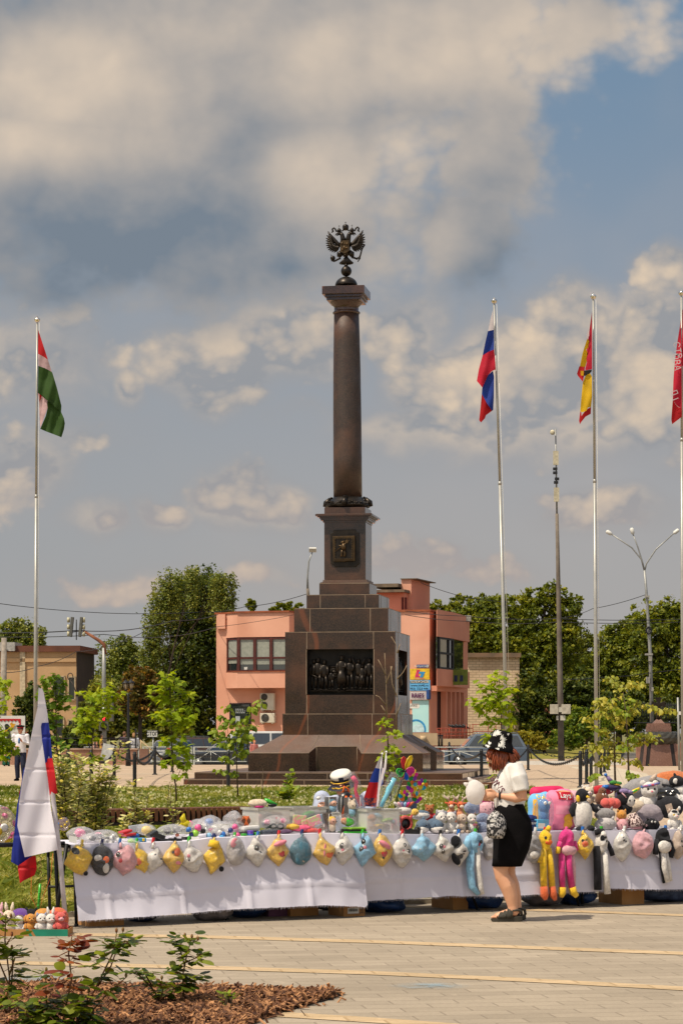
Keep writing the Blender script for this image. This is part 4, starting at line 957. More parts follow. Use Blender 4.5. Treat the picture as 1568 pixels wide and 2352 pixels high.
for x,y in((289,1577),(301.5,1576)):
 b=MB();b.lathe([(.06,-.13),(.14,.14)],P(x,y,d),6);ln=part('lantern',b,LG,t,True);b=MB();b.lathe([(.19,.14),(.13,.20),(.04,.28),(.01,.33)],P(x,y,d),6);b.lathe([(.04,-.2),(.07,-.13)],P(x,y,d),6)
 for k in range(6):a=k*math.pi/3;b.tube([P(x,y,d)+Vector((.065*math.cos(a),.065*math.sin(a),-.13)),P(x,y,d)+Vector((.145*math.cos(a),.145*math.sin(a),.14))],.012,4)
 part('lantern_frame',b,BLKP,ln,True)
d=122;t=thing('stop_sign','white rectangular plate reading СТОП on a thin post','sign',(P(352,1677,d).x,d,-.2))
b=MB();b.tube([Vector((P(352,1677,d).x,d,-.2)),P(352,1692,d)],.04,8);part('post',b,GRYM,t,True)
b=MB();b.box(P(350,1685.5,d-.06),(24.5*px(d),.03,15.5*px(d)));part('plate',b,WHT,t,True);b=MB()
for q in((350,1678.4,24.5,.7),(350,1692.6,24.5,.7),(338,1685.5,.7,15),(362,1685.5,.7,15)):b.box(P(q[0],q[1],d-.078),(q[2]*px(d),.008,q[3]*px(d)))
part('border',b,BLKP,t,True)
part('lettering',textmb('СТОП',11.5*px(d),P(350,1685.8,d-.078),XA,ZA,-YA,.004,bold=.03,xs=.85),BLKP,t,True)
d=116;t=thing('granite_planter','long low pink granite planter wall at the plaza edge','planter',(P(60,1677,d).x,d,0))
b=MB();a_,e_=P(-140,1677,d),P(317,1677,d+.5);b.box(((a_.x+e_.x)/2,d+.3,.36),(e_.x-a_.x,.6,.72));part('wall',b,granite('pink_granite',(150,108,86),(176,136,110),.5,False),t,True)
b=MB();b.box(((a_.x+e_.x)/2,d+.3,.75),(e_.x-a_.x+.1,.7,.06));part('coping',b,granite('pale_granite',(176,150,128),(190,164,142),.5,False),t,True)
b=MB();b.box((e_.x+.32,d+.3,.38),(.42,.66,.76));part('end_block',b,granite('dark_pink_granite',(120,88,72),(140,106,88),.4,False),t,True)
t=thing('iron_railing','black wrought iron railing with ring ornaments above the granite planter','railing',(P(60,1677,d).x,d+.3,.78))
def rl(x0,x1,posts):
 b=MB();dd=d+.3
 for y in(1695+55-70,1705+60-70):b.tube([P(x0,y+16,dd),P(x1,y+16,dd)],.022,6)
 for y in(1738,):b.tube([P(x0,y,dd),P(x1,y,dd)],.022,6)
 part('rails',b,BLKP,t,True);b=MB()
 for x in posts:q=P(x,1677,dd);b.box((q.x,q.y,1.25),(.07,.07,.95))
 part('posts',b,BLKP,t,True);b=MB();x=x0+10
 while x<x1-6:
  c_=P(x,1705.5,dd);b.tube([c_+Vector((.09*math.cos(a),0,.09*math.sin(a)))for a in np.linspace(0,6.2832,11)],.014,4);
  c2=P(x+4,1725,dd);b.tube([c2+Vector((.26*math.cos(a)*(1-a/9),0,.22*math.sin(a)*(1-a/9)))for a in np.linspace(0,6,14)],.013,4);x+=22
 part('scrollwork',b,BLKP,t,True)
rl(-60,313,[-40,20,77,134,206,219,312])
t=thing('information_stand','small grey tilted information stand against the planter wall','stand',(P(247,1677,114).x,114,0))
b=MB();b.box(P(247,1727,114),(26*px(114),.05,36*px(114)),Matrix.Rotation(R(-9),3,'X')@Matrix.Rotation(R(12),3,'Y'));part('panel',b,M('stand_grey',(176,178,174),rough=.5),t,True);b=MB();b.box(P(242,1748,114),(.12,.3,.26));part('foot',b,GRYM,t,True)
BARM=M('barrier_white',(196,196,190),(178,178,172),rough=.5,scale=4)
def barrier(px0,px1,d0,d1,label):
 A,B=P(px0,1677,d0),P(px1,1677,d1);A.z=B.z=0;t_=(B-A);L=t_.length;t_.normalize();zb,zt_=-.05,.82
 o=thing('pedestrian_barrier',label,'barrier',((A.x+B.x)/2,(A.y+B.y)/2,zb),0,'white crossed road barriers')
 b=MB();k=max(1,round(L/2.0))
 for z in(.12,.62,zt_):b.tube([A+ZA*z,B+ZA*z],.022,6)
 part('rails',b,BARM,o,True);b=MB();x=MB()
 for i in range(k+1):
  q=A+t_*L*i/k;b.box((q.x,q.y,(zb+zt_)/2),(.08,.08,zt_-zb+.05),math.atan2(t_.y,t_.x))
  if i<k:
   q2=A+t_*L*(i+1)/k;m_=(q+q2)/2
   for s_ in(q,q2):x.tube([m_+ZA*.62,s_+ZA*.12],.016,5)
   x.tube([m_+ZA*.62,m_+ZA*.12],.016,5)
 part('posts',b,BARM,o,True);part('cross_bars',x,BARM,o,True)
barrier(195,318,119.5,119.5,'white barrier behind the iron railing and lantern');barrier(330,440,119.5,119,'white barrier beside the STOP plate');barrier(446,600,119,118.6,'white barrier in front of the black saloon');barrier(985,1125,118.6,118,'white barrier in front of the blue estate car')
t=thing('handrail','beige sloping handrail frame by the stop plate','handrail',(P(340,1677,121).x,121,-.2));b=MB()
for a_,e_ in(((322,1700),(378,1748)),((324,1702),(324,1748)),((344,1720),(344,1750)),((322,1722),(360,1750))):b.tube([P(*a_,121),P(*e_,121)],.045,6)
part('rails',b,M('beige_paint',(176,152,112),rough=.6),t,True)
t=thing('red_railing','rusty red railing and stair frame at the side entrance','railing',(P(1070,1677,158).x,158,-.33));b=MB();dd=158
for y in(1673,1682,1690):b.tube([P(1003,y,dd),P(1085,y,dd)],.03,6)
for x in(1003,1012,1024,1031,1046,1062,1070,1078,1085,1120,1138,1166):b.tube([P(x,1696,dd),P(x,1664 if x>1062 else 1673,dd)],.03,6)
b.tube([P(1083,1664,dd),P(1170,1664,dd)],.03,6);b.tube([P(1085,1680,dd),P(1170,1680,dd)],.03,6)
part('rails',b,M('red_oxide',(150,66,46),rough=.7),t,True)
b=MB()
for i in range(5):b.tube([P(1029+i*8,1664+(i%2),dd+.4),P(1046+i*8,1674,dd+.4)],.06,5)
part('stair_treads',b,BLKP,t,True)
t=thing('retaining_wall','pale concrete retaining wall beneath the light blue poster','wall',(P(970,1677,156).x,156,-.4));b=MB();WK2=Wall((0,156,0),XA,-YA);WK2.rect(b,935,1004,1684,1712,-.5,0);WK2.rect(b,1004,1085,1697,1712,-.5,0);part('wall',b,M('pale_render',(190,166,132),(176,150,118),rough=.9,scale=1),t,True)
b=MB();b.tube([P(972,1702,155.8),P(972,1690,155.8)],.2,8);part('cover',b,M('pale_render',(190,166,132)),t,True)
for i,x in enumerate((1007.5,1014)):
 o=thing('litter_bin',['dark slim litter bin nearer the poster wall','dark slim litter bin nearer the parked estate'][i],'bin',(P(x,1677,154.5).x,154.5,-.4));b=MB();b.tube([P(x,1718,154.5),P(x,1690,154.5)],.075,10);part('body',b,M('bin_brown',(58,46,38),rough=.8),o,True);b=MB();b.lathe([(.09,0),(.09,.05),(.03,.07)],P(x,1690,154.5),10);part('lid',b,BLKP,o,True)
def wire(pts,label,r=.02):
 P3=[P(x,y,d)for x,y,d in pts];out=[]
 for i in range(len(P3)-1):
  for k in range(8):
   u=k/8;q=P3[i].lerp(P3[i+1],u);q.z-=4*u*(1-u)*(P3[i+1]-P3[i]).length*.012;out.append(q)
 out.append(P3[-1]);b=MB();b.tube(out,r,4);solo('overhead_wire',b,BLKP,label,'wire','overhead wires across the square')
wire([(-40,1381,140),(470,1405,170),(560,1394,160),(705,1364,150)],'upper overhead wire from the left edge to the lamp behind the monument')
wire([(-40,1453,130),(176,1448,128),(400,1425,150),(500,1412,160)],'overhead wire crossing the traffic light gantry to the pink bay',.028)
wire([(-40,1462,132),(240,1457,130),(497,1440,163),(676,1412,163)],'lower overhead wire swagging across the pink bay')
wire([(-40,1540,130),(90,1530,150),(175,1497,160),(330,1452,140)],'drooping overhead wire in front of the ochre building')
wire([(930,1403,163),(1070,1415,158),(1280,1421,150),(1620,1420,150)],'overhead wire passing the antenna mast on the right')
wire([(930,1412,163),(1070,1427,158),(1280,1429,150),(1620,1426,150)],'second parallel overhead wire under the first on the right')
wire([(965,1338,165),(1070,1372,170),(1165,1383,170)],'overhead wire falling from the roof tower to the trees')
wire([(1484,1365,158),(1360,1398,165),(1270,1420,180)],'overhead wire running from the triple lamp to the trees')
wire([(1285,1559,150),(1380,1556,155),(1497,1545,158),(1600,1530,158)],'low overhead wire from the mast to the triple lamp')
d=125;t=thing('utility_pole','grey concrete utility pole at the left edge by the ochre building','pole',(P(8,1677,d).x,d,-.3));b=MB();b.tube([Vector((P(7,1677,d).x,d,-.3)),P(10,1465,d)],[.19,.14],8);part('pole',b,M('grey_concrete',(150,140,128),rough=.9),t,True);b=MB();b.tube([P(6,1492,d),P(20,1494,d)],.04,6);part('insulator_arm',b,GRYM,t,True)
d=150;t=thing('drain_pole','thin dark pole with a cable ring beside the ochre building','pole',(P(178,1677,d).x,d,-.3));b=MB();b.tube([Vector((P(178,1677,d).x,d,-.3)),P(178,1600,d)],.07,8);b.tube([P(162+6*math.cos(a),1554+8*math.sin(a),d)for a in np.linspace(0,6.283,16)],.03,5);b.tube([P(178,1602,d),P(170,1575,d),P(162,1562,d)],.03,5);part('pole',b,M('dark_pipe',(70,60,54),rough=.8),t,True)
# GRANITE MEMORIAL ON THE RIGHT
GRM=granite('memorial_granite',(104,74,62),(132,98,84),.35,False)
d=112.6;t=thing('memorial_pillar','tapered granite memorial with bronze laurel ring and cross','memorial',(P(1511,1677,d).x,d,0))
w0,w1=41*px(d),34*px(d);cx_=P(1511,1677,d).x
b=MB();zt_=H0-(1703-HY)*px(d);R4=lambda w,z,e=0:[(cx_+sx*w,d+w*sy,z)for sx,sy in((-1,-1),(1,-1),(1,1),(-1,1))]
vs=R4(w0,0)+R4(w1,zt_);b.add(vs,[(3,2,1,0),(4,5,6,7),(0,1,5,4),(1,2,6,5),(2,3,7,6),(3,0,4,7)],0,False);part('base',b,M('dark_groove',(40,32,30),rough=.5),t,True)
b=MB()
for sx in(-1,1):b.add([(cx_+sx*w0*1.04,d-w0*1.04,0),(cx_+sx*w0*.86,d-w0*1.04,0),(cx_+sx*w1*.86,d-w1*1.04,zt_),(cx_+sx*w1*1.04,d-w1*1.04,zt_)],[(0,1,2,3)],0,False)
b.add([(cx_-w0*.66,d-w0*1.06,0),(cx_+w0*.66,d-w0*1.06,0),(cx_+w1*.60,d-w1*1.06,zt_),(cx_-w1*.60,d-w1*1.06,zt_),(cx_-w0*.66,d-w0*.9,0),(cx_+w0*.66,d-w0*.9,0),(cx_+w1*.6,d-w1*.9,zt_),(cx_-w1*.6,d-w1*.9,zt_)],[(0,1,2,3),(0,3,7,4),(1,5,6,2),(3,2,6,7)],0,False)
part('facing_slab',b,GRM,t,True)
b=MB();rr_,rt=38*px(d),11.5*px(d);zc_=H0-(1695-HY)*px(d)
vs=[];nU,nV=40,12
for i in range(nU):
 A=2*math.pi*i/nU
 for j in range(nV):
  q=2*math.pi*j/nV;rad=rt*(1+.10*((i+(j%2))%2));sq=1.12
  vs.append((cx_+(rr_+rad*math.cos(q))*math.copysign(abs(math.cos(A))**.7,math.cos(A)),d+(rr_+rad*math.cos(q))*math.copysign(abs(math.sin(A))**.7,math.sin(A)),zc_+rad*1.2*math.sin(q)))
b.add(vs,[(i*nV+j,((i+1)%nU)*nV+j,((i+1)%nU)*nV+(j+1)%nV,i*nV+(j+1)%nV)for i in range(nU)for j in range(nV)],0,False);part('laurel_ring',b,M('grey_bronze',(78,76,70),(54,54,50),rough=.45,metal=.5,scale=6),t,True)
b=MB();b.box((cx_,d,zc_+.28),(52*px(d),52*px(d),.5));z1=H0-(1664-HY)*px(d);b.box((cx_,d,z1-.2),(48*px(d),48*px(d),.5));
w=15*px(d);vs=[(cx_-w,d-w,z1),(cx_+w,d-w,z1),(cx_+w,d+w,z1),(cx_-w,d+w,z1),(cx_-.1,d-.1,z1+.24),(cx_+.1,d-.1,z1+.24),(cx_+.1,d+.1,z1+.24),(cx_-.1,d+.1,z1+.24)];b.add(vs,[(0,1,5,4),(1,2,6,5),(2,3,7,6),(3,0,4,7),(4,5,6,7)],0,False);part('upper_block',b,GRM,t,True)
b=MB();zc2=H0-(1618-HY)*px(d);b.tube([Vector((cx_,d,z1+.2)),Vector((cx_,d,zc2-.2))],[.13,.09],10);b.ell((cx_,d,zc2-.42),(.12,.12,.10));part('cross_stem',b,BRZ,t,True)
b=MB()
for k in range(4):
 a=k*math.pi/2;e1=Vector((math.cos(a),0,math.sin(a)));e2=Vector((-math.sin(a),0,math.cos(a)));b.prism([(.04,-.05),(.32,-.16),(.32,.16),(.04,.05)],e1,e2,YA,Vector((cx_,d-.05,zc2)),.1)
b.lathe([(.12,0),(.12,.15)],(cx_,d+.075,zc2),16,0,Matrix.Rotation(R(90),3,'X'));part('cross',b,BRZ,t,True,bevel=.008)
b=MB();b.box((cx_-1,d+3.4,.09),(11,.25,.18));solo('white_kerb',b,WHT,'white painted kerb line behind the granite memorial','kerb')
d=128;t=thing('iron_fence','dark iron bar fence on a pink plinth behind the memorial','fence',(P(1540,1677,d).x,d,-.3));b=MB()
for i in range(40):x=1462+i*4;b.tube([P(x,1664,d),P(x,1614,d)],.016,4)
b.tube([P(1455,1620,d),P(1640,1620,d)],.025,4);b.tube([P(1455,1660,d),P(1640,1660,d)],.025,4);part('bars',b,BLKP,t,True);b=MB();b.box((P(1560,1677,d).x,d,.35),(200*px(d),.4,1.3));part('plinth',b,M('dusty_pink_plinth',(162,116,96),rough=.9,scale=2),t,True)
t=thing('lamp_post','slim grey post at the right edge beside the memorial','post',(P(1559,1677,100).x,100,0));b=MB();b.tube([Vector((P(1559,1677,100).x,100,0)),P(1555.5,1602,100)],[.05,.045],8);part('post',b,GRYM,t,True);b=MB();b.box(P(1562,1638,99.8),(.14,.1,.14));part('box',b,WHT,t,True)
# CARS
TYRE=M('tyre_rubber',(28,28,30),rough=.8);RIM=M('alloy_rim',(150,150,150),rough=.35,metal=.7);CGL=M('car_glass',(22,30,36),(34,42,46),rough=.05,spec=.9,coat=.8)
LMP=M('headlamp_glass',(190,190,184),rough=.15,spec=.8);RLM=M('rear_lamp',(150,24,24),rough=.2);TRIM=M('car_trim',(30,30,32),rough=.6)
def car(label,loc,rz,L,W,H,paint,kind='saloon',name='parked_car',cat='car'):
 o=thing(name,label,cat,loc,rz,'cars around the square');suv=kind in('suv','van');zb=.22 if not suv else .28;belt=.62*H if not suv else .60*H
 if kind=='saloon':low=[(0,zb),(0,.52),(.04,.60*H*.9),(.27*L,belt*.98),(.80*L,belt*1.02),(.985*L,belt*.96),(L,.55),(L,zb)];cab=(.25,.40,.72,.90)
 elif kind=='suv':low=[(0,zb),(0,.6),(.05,belt*.84),(.24*L,belt*.98),(.97*L,belt*1.0),(L,.7),(L,zb)];cab=(.22,.37,.88,.975)
 else:low=[(0,zb),(0,.8),(.06,belt*.86),(.16*L,belt),(.985*L,belt),(L,.8),(L,zb)];cab=(.15,.28,.93,.985)
 b=MB();b.prism(low,XA,ZA,YA,(-L/2,-W/2,0),W);part('body',b,paint,o,bevel=.07)
 a0,a1,a2,a3=(q*L-L/2 for q in cab);wi,wt=W/2-.06,W/2-.20
 vs=[(a0,-wi,belt*.97),(a3,-wi,belt*.97),(a2,-wt,H),(a1,-wt,H),(a0,wi,belt*.97),(a3,wi,belt*.97),(a2,wt,H),(a1,wt,H)]
 b=MB();b.add(vs,[(0,1,2,3),(4,7,6,5),(3,2,6,7),(0,3,7,4),(1,5,6,2),(0,4,5,1)],0,False);part('cabin',b,paint,o,bevel=.07)
 def on(s,u,v,e=.012):
  x=(a0+(a1-a0)*v)*(1-u)+(a3+(a2-a3)*v)*u;y=(wi+(wt-wi)*v);return Vector((x,s*(y+e),belt*.97+(H-belt*.97)*v))
 for s in(-1,1):
  spl=[(.06,.46),(.50,.93)]if kind=='saloon'else[(.07,.37),(.40,.68),(.71,.95)]
  for u0,u1 in spl:
   b=MB();b.add([on(s,u0,.12),on(s,u1,.12),on(s,u1,.86),on(s,u0,.86)],[(0,1,2,3)],0,False);part('side_window',b,CGL,o)
  for u in(.42,.70):
   b=MB();q=on(s,u,-.18,.075);b.box(q,(.2,.04,.03));part('door_handle',b,TRIM if kind=='van'else RIM,o)
  b=MB();q=on(s,.02,.14,.12);b.ell(q,(.10,.12,.08));part('mirror',b,paint,o)
  for fx in(.18,.81):
   c_=Vector((fx*L-L/2,s*(W/2-.10),.33 if not suv else .37));r=c_.z;rot=Matrix.Rotation(R(90),3,'X')
   b=MB();b.lathe([(r*.62,-.11),(r*.95,-.115),(r,-.08),(r,.08),(r*.95,.115),(r*.62,.11)],c_+YA*s*.04,24,0,rot);w_=part('wheel',b,TYRE,o)
   b=MB();b.lathe([(r*.60,0),(r*.62,.02)],c_+YA*s*.135,20,0,rot)
   for k in range(5):a=k*1.2566;b.box(c_+Vector((math.cos(a)*r*.3,s*.165,math.sin(a)*r*.3)),(r*.5,.03,r*.14),Matrix.Rotation(-a,3,'Y'))
   part('rim',b,RIM,w_)
   b=MB();b.lathe([(r*1.16,-.02),(r*1.16,.02)],c_+YA*s*.075,24,0,rot);part('wheel_arch',b,TRIM,o)
 for(e,x0,x1,ma,nm)in((-.014,a0,a1,CGL,'windscreen'),(.014,a3,a2,CGL,'rear_window')):
  b=MB();lo=Vector((x0,0,belt*.97)).lerp(Vector((x1,0,H)),.14);hi=Vector((x0,0,belt*.97)).lerp(Vector((x1,0,H)),.88);b.add([(lo.x+e,-wi*.86,lo.z+.01),(lo.x+e,wi*.86,lo.z+.01),(hi.x+e,wt*.88,hi.z+.01),(hi.x+e,-wt*.88,hi.z+.01)],[(0,1,2,3)],0,False);part(nm,b,ma,o)
 for s in(-1,1):
  b=MB();b.ell((-L/2+.05,s*(W/2-.3),belt*.76),(.10,.24,.085));part('headlight',b,LMP,o);b=MB();b.box((L/2-.02,s*(W/2-.2),belt*.84),(.06,.22,.2));part('rear_lamp',b,RLM,o)
 if kind=='suv':
  for s in(-1,1):b=MB();b.tube([(a1+.1,s*wt*.92,H+.02),(a1+.2,s*wt*.92,H+.07),(a2-.2,s*wt*.92,H+.07),(a2-.05,s*wt*.92,H+.02)],.022,6);part('roof_rail',b,RIM,o)
 b=MB();b.box((0,0,zb-.02),(L*.9,W*.86,.1));part('underbody',b,TRIM,o)
 b=MB();b.box((-L/2-.012,0,.42),(.02,.5,.11));part('number_plate',b,WHT,o)
 return o
def paint(nm,c):return M(nm,c,tuple(max(0,x*.93)for x in c),rough=.28,spec=.6,coat=.7,scale=2)
ZR=-.415
car('dark blue grey estate car parked behind the white barrier',(P(1100,1677,136).x+.3,136,ZR),R(4),4.75,1.85,1.86,paint('slate_blue_paint',(86,98,112)),'suv')
car('black saloon on the road left of the monument',(P(523,1677,133).x,133,ZR),R(-3),4.6,1.78,1.46,paint('black_car_paint',(46,48,50)),'saloon')
car('white high roofed van parked under the pink bay',(P(575,1677,142).x,142,ZR),R(5),4.9,1.9,2.0,paint('white_car_paint',(206,204,198)),'van','parked_van','van')
car('dark estate car half hidden by the monument skirt',(P(692,1677,147).x,147,ZR),R(4),4.6,1.8,1.95,paint('graphite_paint',(44,44,48)),'suv')
car('grey saloon facing the viewer behind the sapling',(P(392,1677,136).x,136,ZR),R(62),4.3,1.75,1.5,paint('steel_grey_paint',(112,112,112)),'saloon')
car('brown hatchback behind the grey saloon',(P(420,1677,146).x,146,ZR),R(40),4.2,1.75,1.62,paint('bronze_brown_paint',(92,66,52)),'suv')
car('bright red car half hidden behind the red railing',(P(1115,1677,172).x,172,-.1),R(3),4.2,1.7,1.5,paint('red_car_paint',(196,28,30)),'saloon')
# TREES AND SHRUBS
LF=dict(birch=leafmat('birch_leaves',(70,88,30),(168,166,76),(114,124,50)),maple=leafmat('broad_leaves',(56,68,20),(150,146,46),(98,104,30)),dark=leafmat('dark_leaves',(40,54,18),(124,126,42),(74,88,28)),bright=leafmat('fresh_leaves',(64,78,18),(158,154,44),(108,118,30)),red=leafmat('brownish_leaves',(104,66,28),(172,126,58),(84,86,32)),bush=leafmat('bush_leaves',(54,82,18),(154,162,46),(96,118,30)),dry=leafmat('yellowing_leaves',(120,112,30),(196,176,62),(150,146,46)))
BARK=M('grey_brown_bark',(72,60,48),(48,40,34),rough=.95,scale=5,bump=.5);BIRB=M('birch_bark',(170,164,150),(70,64,58),rough=.9,scale=3,var=.25)
def leaf_cards(pos,nrm,size,rng,asp=.75):
 """two bent triangles per leaf spray; returns verts, faces"""
 n=len(pos);r=rng.normal(size=(n,3));a=np.cross(nrm,r);a/=np.linalg.norm(a,axis=1)[:,None]+1e-9;b=np.cross(nrm,a);s=size[:,None]
 v=np.stack([pos-a*s,pos-b*s*asp*.8+nrm*s*.1,pos+a*s,pos+b*s*asp+nrm*s*.12],1).reshape(-1,3)
 f=np.arange(n*4).reshape(n,4);return v,f
def crown_mesh(blobs,n,size,seed,droop=.0,clump=.30,shell=(.45,1.0),per=26,sky=.5):
 rng=np.random.default_rng(seed);pos=[];nr=[];CR=[]
 wts=np.array([b[3]*b[4]+b[3]*b[5]+b[4]*b[5]for b in blobs]);wts=wts/wts.sum()
 for bl,w in zip(blobs,wts):
  m=int(n*w);k=max(3,m//per);c=np.array(bl[:3]);r=np.array(bl[3:6])
  d=rng.normal(size=(k,3));d/=np.linalg.norm(d,axis=1)[:,None];rad=rng.uniform(shell[0],shell[1],k)**.8
  lump=np.array([1+.55*noise.noise(Vector((q[0]*2.1+seed,q[1]*2.1,q[2]*2.1)))for q in d]);cc=c+d*r*(rad*lump)[:,None]
  cs=rng.uniform(.35,1.2,k)*clump*min(r)
  idx=rng.integers(0,k,m);off=rng.normal(size=(m,3))*np.array([1,1,.7]);
  p=cc[idx]+off*cs[idx][:,None]*.55
  if droop:p[:,2]-=rng.random(m)**1.3*droop*(rng.random(m)<.7)
  CR.append(rng.normal(0,.17,k)[idx]);nn=rng.normal(size=(m,3))+d[idx]*.6+np.array([0,0,sky]);nn/=np.linalg.norm(nn,axis=1)[:,None];pos.append(p);nr.append(nn)
 pos=np.concatenate(pos);nr=np.concatenate(nr);sz=rng.uniform(.6,1.3,len(pos))*size;v,f=leaf_cards(pos,nr,sz,rng)
 base=np.array([noise.noise(Vector(p*.45))for p in pos]);rnd=np.clip(.45+base*.3+np.concatenate(CR)+rng.normal(0,.17,len(pos)),0,1);return v,f,rnd
def leaf_obj(name,v,f,rnd,mat,parent):
 me=bpy.data.meshes.new(name);me.from_pydata(v.tolist(),[],f.tolist());me.materials.append(mat);a=me.attributes.new('rnd','FLOAT','FACE');a.data.foreach_set('value',rnd.astype(np.float32));me.update()
 o=bpy.data.objects.new(name,me);COL.objects.link(o);o.parent=parent;return o
def tree(label,d,tx,zb,blobs,n,size,mat,seed,bark=BARK,tr=.25,droop=.0,name='tree',cat='tree',group='trees around the square',depth=.8,**kw):
 """blobs on the photo grid: (x, y, rx, ry)"""
 base=Vector((P(tx,HY,d).x,d,zb));o=thing(name,label,cat,base,0,group);rg=random.Random(seed);B=[]
 for(x,y,rx,ry)in blobs:
  c=P(x,y,d+rg.uniform(-.4,.4))-base;B.append((c.x,c.y,c.z,rx*px(d),min(rx,ry)*px(d)*depth,ry*px(d)))
 v,f,r=crown_mesh(B,int(n*1.35),size*.78,seed,droop,**kw);leaf_obj('crown',v,f,r,LF[mat],o)
 t=MB();top=max(B,key=lambda q:q[2]);h=top[2];pts=[Vector((0,0,0)),Vector((rg.uniform(-.1,.1),0,h*.3)),Vector((top[0]*.4,0,h*.6)),Vector((top[0],top[1],h))];t.tube(pts,[tr,tr*.8,tr*.5,tr*.15],8)
 for q in B:
  s=pts[1].lerp(pts[2],rg.random());e=Vector(q[:3]);t.tube([s,s.lerp(e,.5)+ZA*.2,e+Vector((0,q[4]*.3,q[5]*.3))],[tr*.32,tr*.2,tr*.04],6)
  for k in range(4):e2=e+Vector((rg.uniform(-.7,.7)*q[3],rg.uniform(-.5,.5)*q[4],rg.uniform(-.3,.7)*q[5]));t.tube([s.lerp(e,.6),e2],[tr*.16,tr*.03],5)
 part('trunk',t,bark,o);return o
tree('tall dark mixed tree beside the pink block',184,440,ZG,[(455,1350,62,45),(425,1420,70,70),(480,1440,60,80),(440,1520,85,90),(400,1600,80,90),(470,1620,60,80),(420,1680,90,50)],30000,.17,'dark',11,tr=.4,clump=.34)
tree('weeping birch with drooping pale sprays behind the dark tree',178,372,ZG,[(372,1360,26,38),(352,1440,26,60),(395,1345,30,40),(525,1350,22,38),(440,1322,24,26),(340,1520,26,60),(500,1340,24,30)],13000,.11,'birch',12,BARK,tr=.14,droop=2.2,clump=.4)
tree('drooping birch left of the gantry arm',190,292,ZG,[(290,1480,24,28),(262,1500,40,40),(310,1520,30,45),(250,1570,55,50),(300,1590,50,50)],11000,.14,'birch',13,BARK,tr=.14,droop=1.8,clump=.4)
tree('twin crowned birch above the ochre roof',205,30,ZG,[(20,1450,20,32),(52,1444,24,28),(88,1462,20,34),(5,1480,30,30),(60,1490,50,30)],9000,.15,'birch',14,BIRB,tr=.2,droop=1.8,clump=.4)
tree('round chestnut with browned leaves behind the lanterns',152,318,ZG,[(316,1575,36,42),(300,1610,36,36),(345,1600,34,42),(330,1560,26,26)],8000,.15,'red',15,tr=.17)
tree('broad green tree low behind the railing',160,260,ZG,[(240,1610,50,45),(280,1650,60,40),(225,1660,50,45),(330,1670,55,36),(380,1660,50,50)],13000,.16,'maple',16,tr=.25)
tree('dark round bush tree before the ochre wall',140,75,ZG,[(75,1615,36,38),(92,1650,34,40),(60,1650,30,34),(85,1700,40,30)],8000,.13,'dark',17,tr=.15)
tree('low dark shrub by the ochre gable',140,180,ZG,[(180,1690,40,34),(150,1715,30,24),(205,1715,36,30)],5000,.13,'dark',18,tr=.1,name='shrub',cat='shrub')
tree('green maple behind the pink side wall',212,1030,-.3,[(1010,1405,46,28),(1070,1395,50,30),(1120,1400,44,36),(1100,1460,70,50),(1060,1450,60,60),(1150,1500,60,60)],17000,.2,'bright',21,tr=.3)
tree('tall spreading maple behind the antenna mast',196,1240,-.3,[(1185,1395,46,36),(1250,1375,54,30),(1300,1400,36,36),(1225,1430,80,50),(1190,1480,50,50),(1280,1470,60,55),(1240,1530,80,60),(1200,1590,50,60)],24000,.19,'bright',22,tr=.35,clump=.34)
tree('rounded green tree right of the tall flagpole',205,1420,-.3,[(1420,1470,50,46),(1460,1440,46,40),(1390,1520,60,46),(1450,1520,60,60),(1350,1560,56,50),(1420,1590,80,60)],18000,.2,'bright',23,tr=.3)
tree('large full tree at the right edge',190,1545,-.3,[(1520,1410,40,36),(1560,1430,50,50),(1500,1460,50,46),(1540,1510,70,60),(1580,1590,70,70),(1500,1590,60,60),(1620,1480,60,80)],22000,.19,'bright',24,tr=.35)
tree('leaning young tree between the two large maples',215,1345,-.3,[(1345,1490,30,30),(1330,1540,36,40),(1368,1540,30,50),(1340,1600,50,50)],9000,.2,'maple',25,tr=.15)
tree('dark thicket behind the junction boxes',186,1250,-.3,[(1200,1620,50,70),(1250,1610,60,70),(1320,1600,50,60),(1225,1680,60,40),(1370,1620,60,50),(1440,1640,70,50),(1520,1650,60,50)],16000,.19,'dark',26,tr=.15,name='thicket',cat='thicket')
tree('bright leafy bush right of the mast foot',163,1340,-.35,[(1330,1660,32,36),(1310,1690,40,26),(1370,1680,36,36),(1400,1640,30,40)],8000,.13,'bush',27,tr=.06,name='bush',cat='bush')
tree('yellow green bush left of the mast foot',166,1220,-.35,[(1205,1700,34,20),(1240,1705,34,18),(1180,1700,30,24)],5000,.13,'dry',28,tr=.04,name='bush',cat='bush')
tree('low green bush beside the mast foot',158,1295,-.35,[(1295,1697,24,20),(1275,1705,20,14),(1320,1705,22,16)],3500,.12,'bush',29,tr=.04,name='bush',cat='bush')
tree('green trees showing above the pink roof',215,660,-.3,[(640,1396,24,12),(680,1394,30,10),(578,1392,12,14)],2500,.2,'bright',30,tr=.2)
b=MB()
rg=random.Random(9);tl=tree('far line of green treetops behind the right thicket',260,1300,-.3,[(1180+i*48,1600+rg.uniform(-30,30),60,70)for i in range(9)],16000,.26,'dark',31,tr=.2,name='tree_line',cat='trees')
b=MB();b.grid(lambda u,v:Vector((P(1165+260*u,HY,172+50*v).x,172+50*v,-.40+.10*noise.noise(Vector((u*9,v*9,0)))+.9*v)),30,14);struct('grassy_bank',b,M('bank_grass',(104,108,38),(142,128,56),rough=.95,scale=.6,bump=.4,bscale=8))
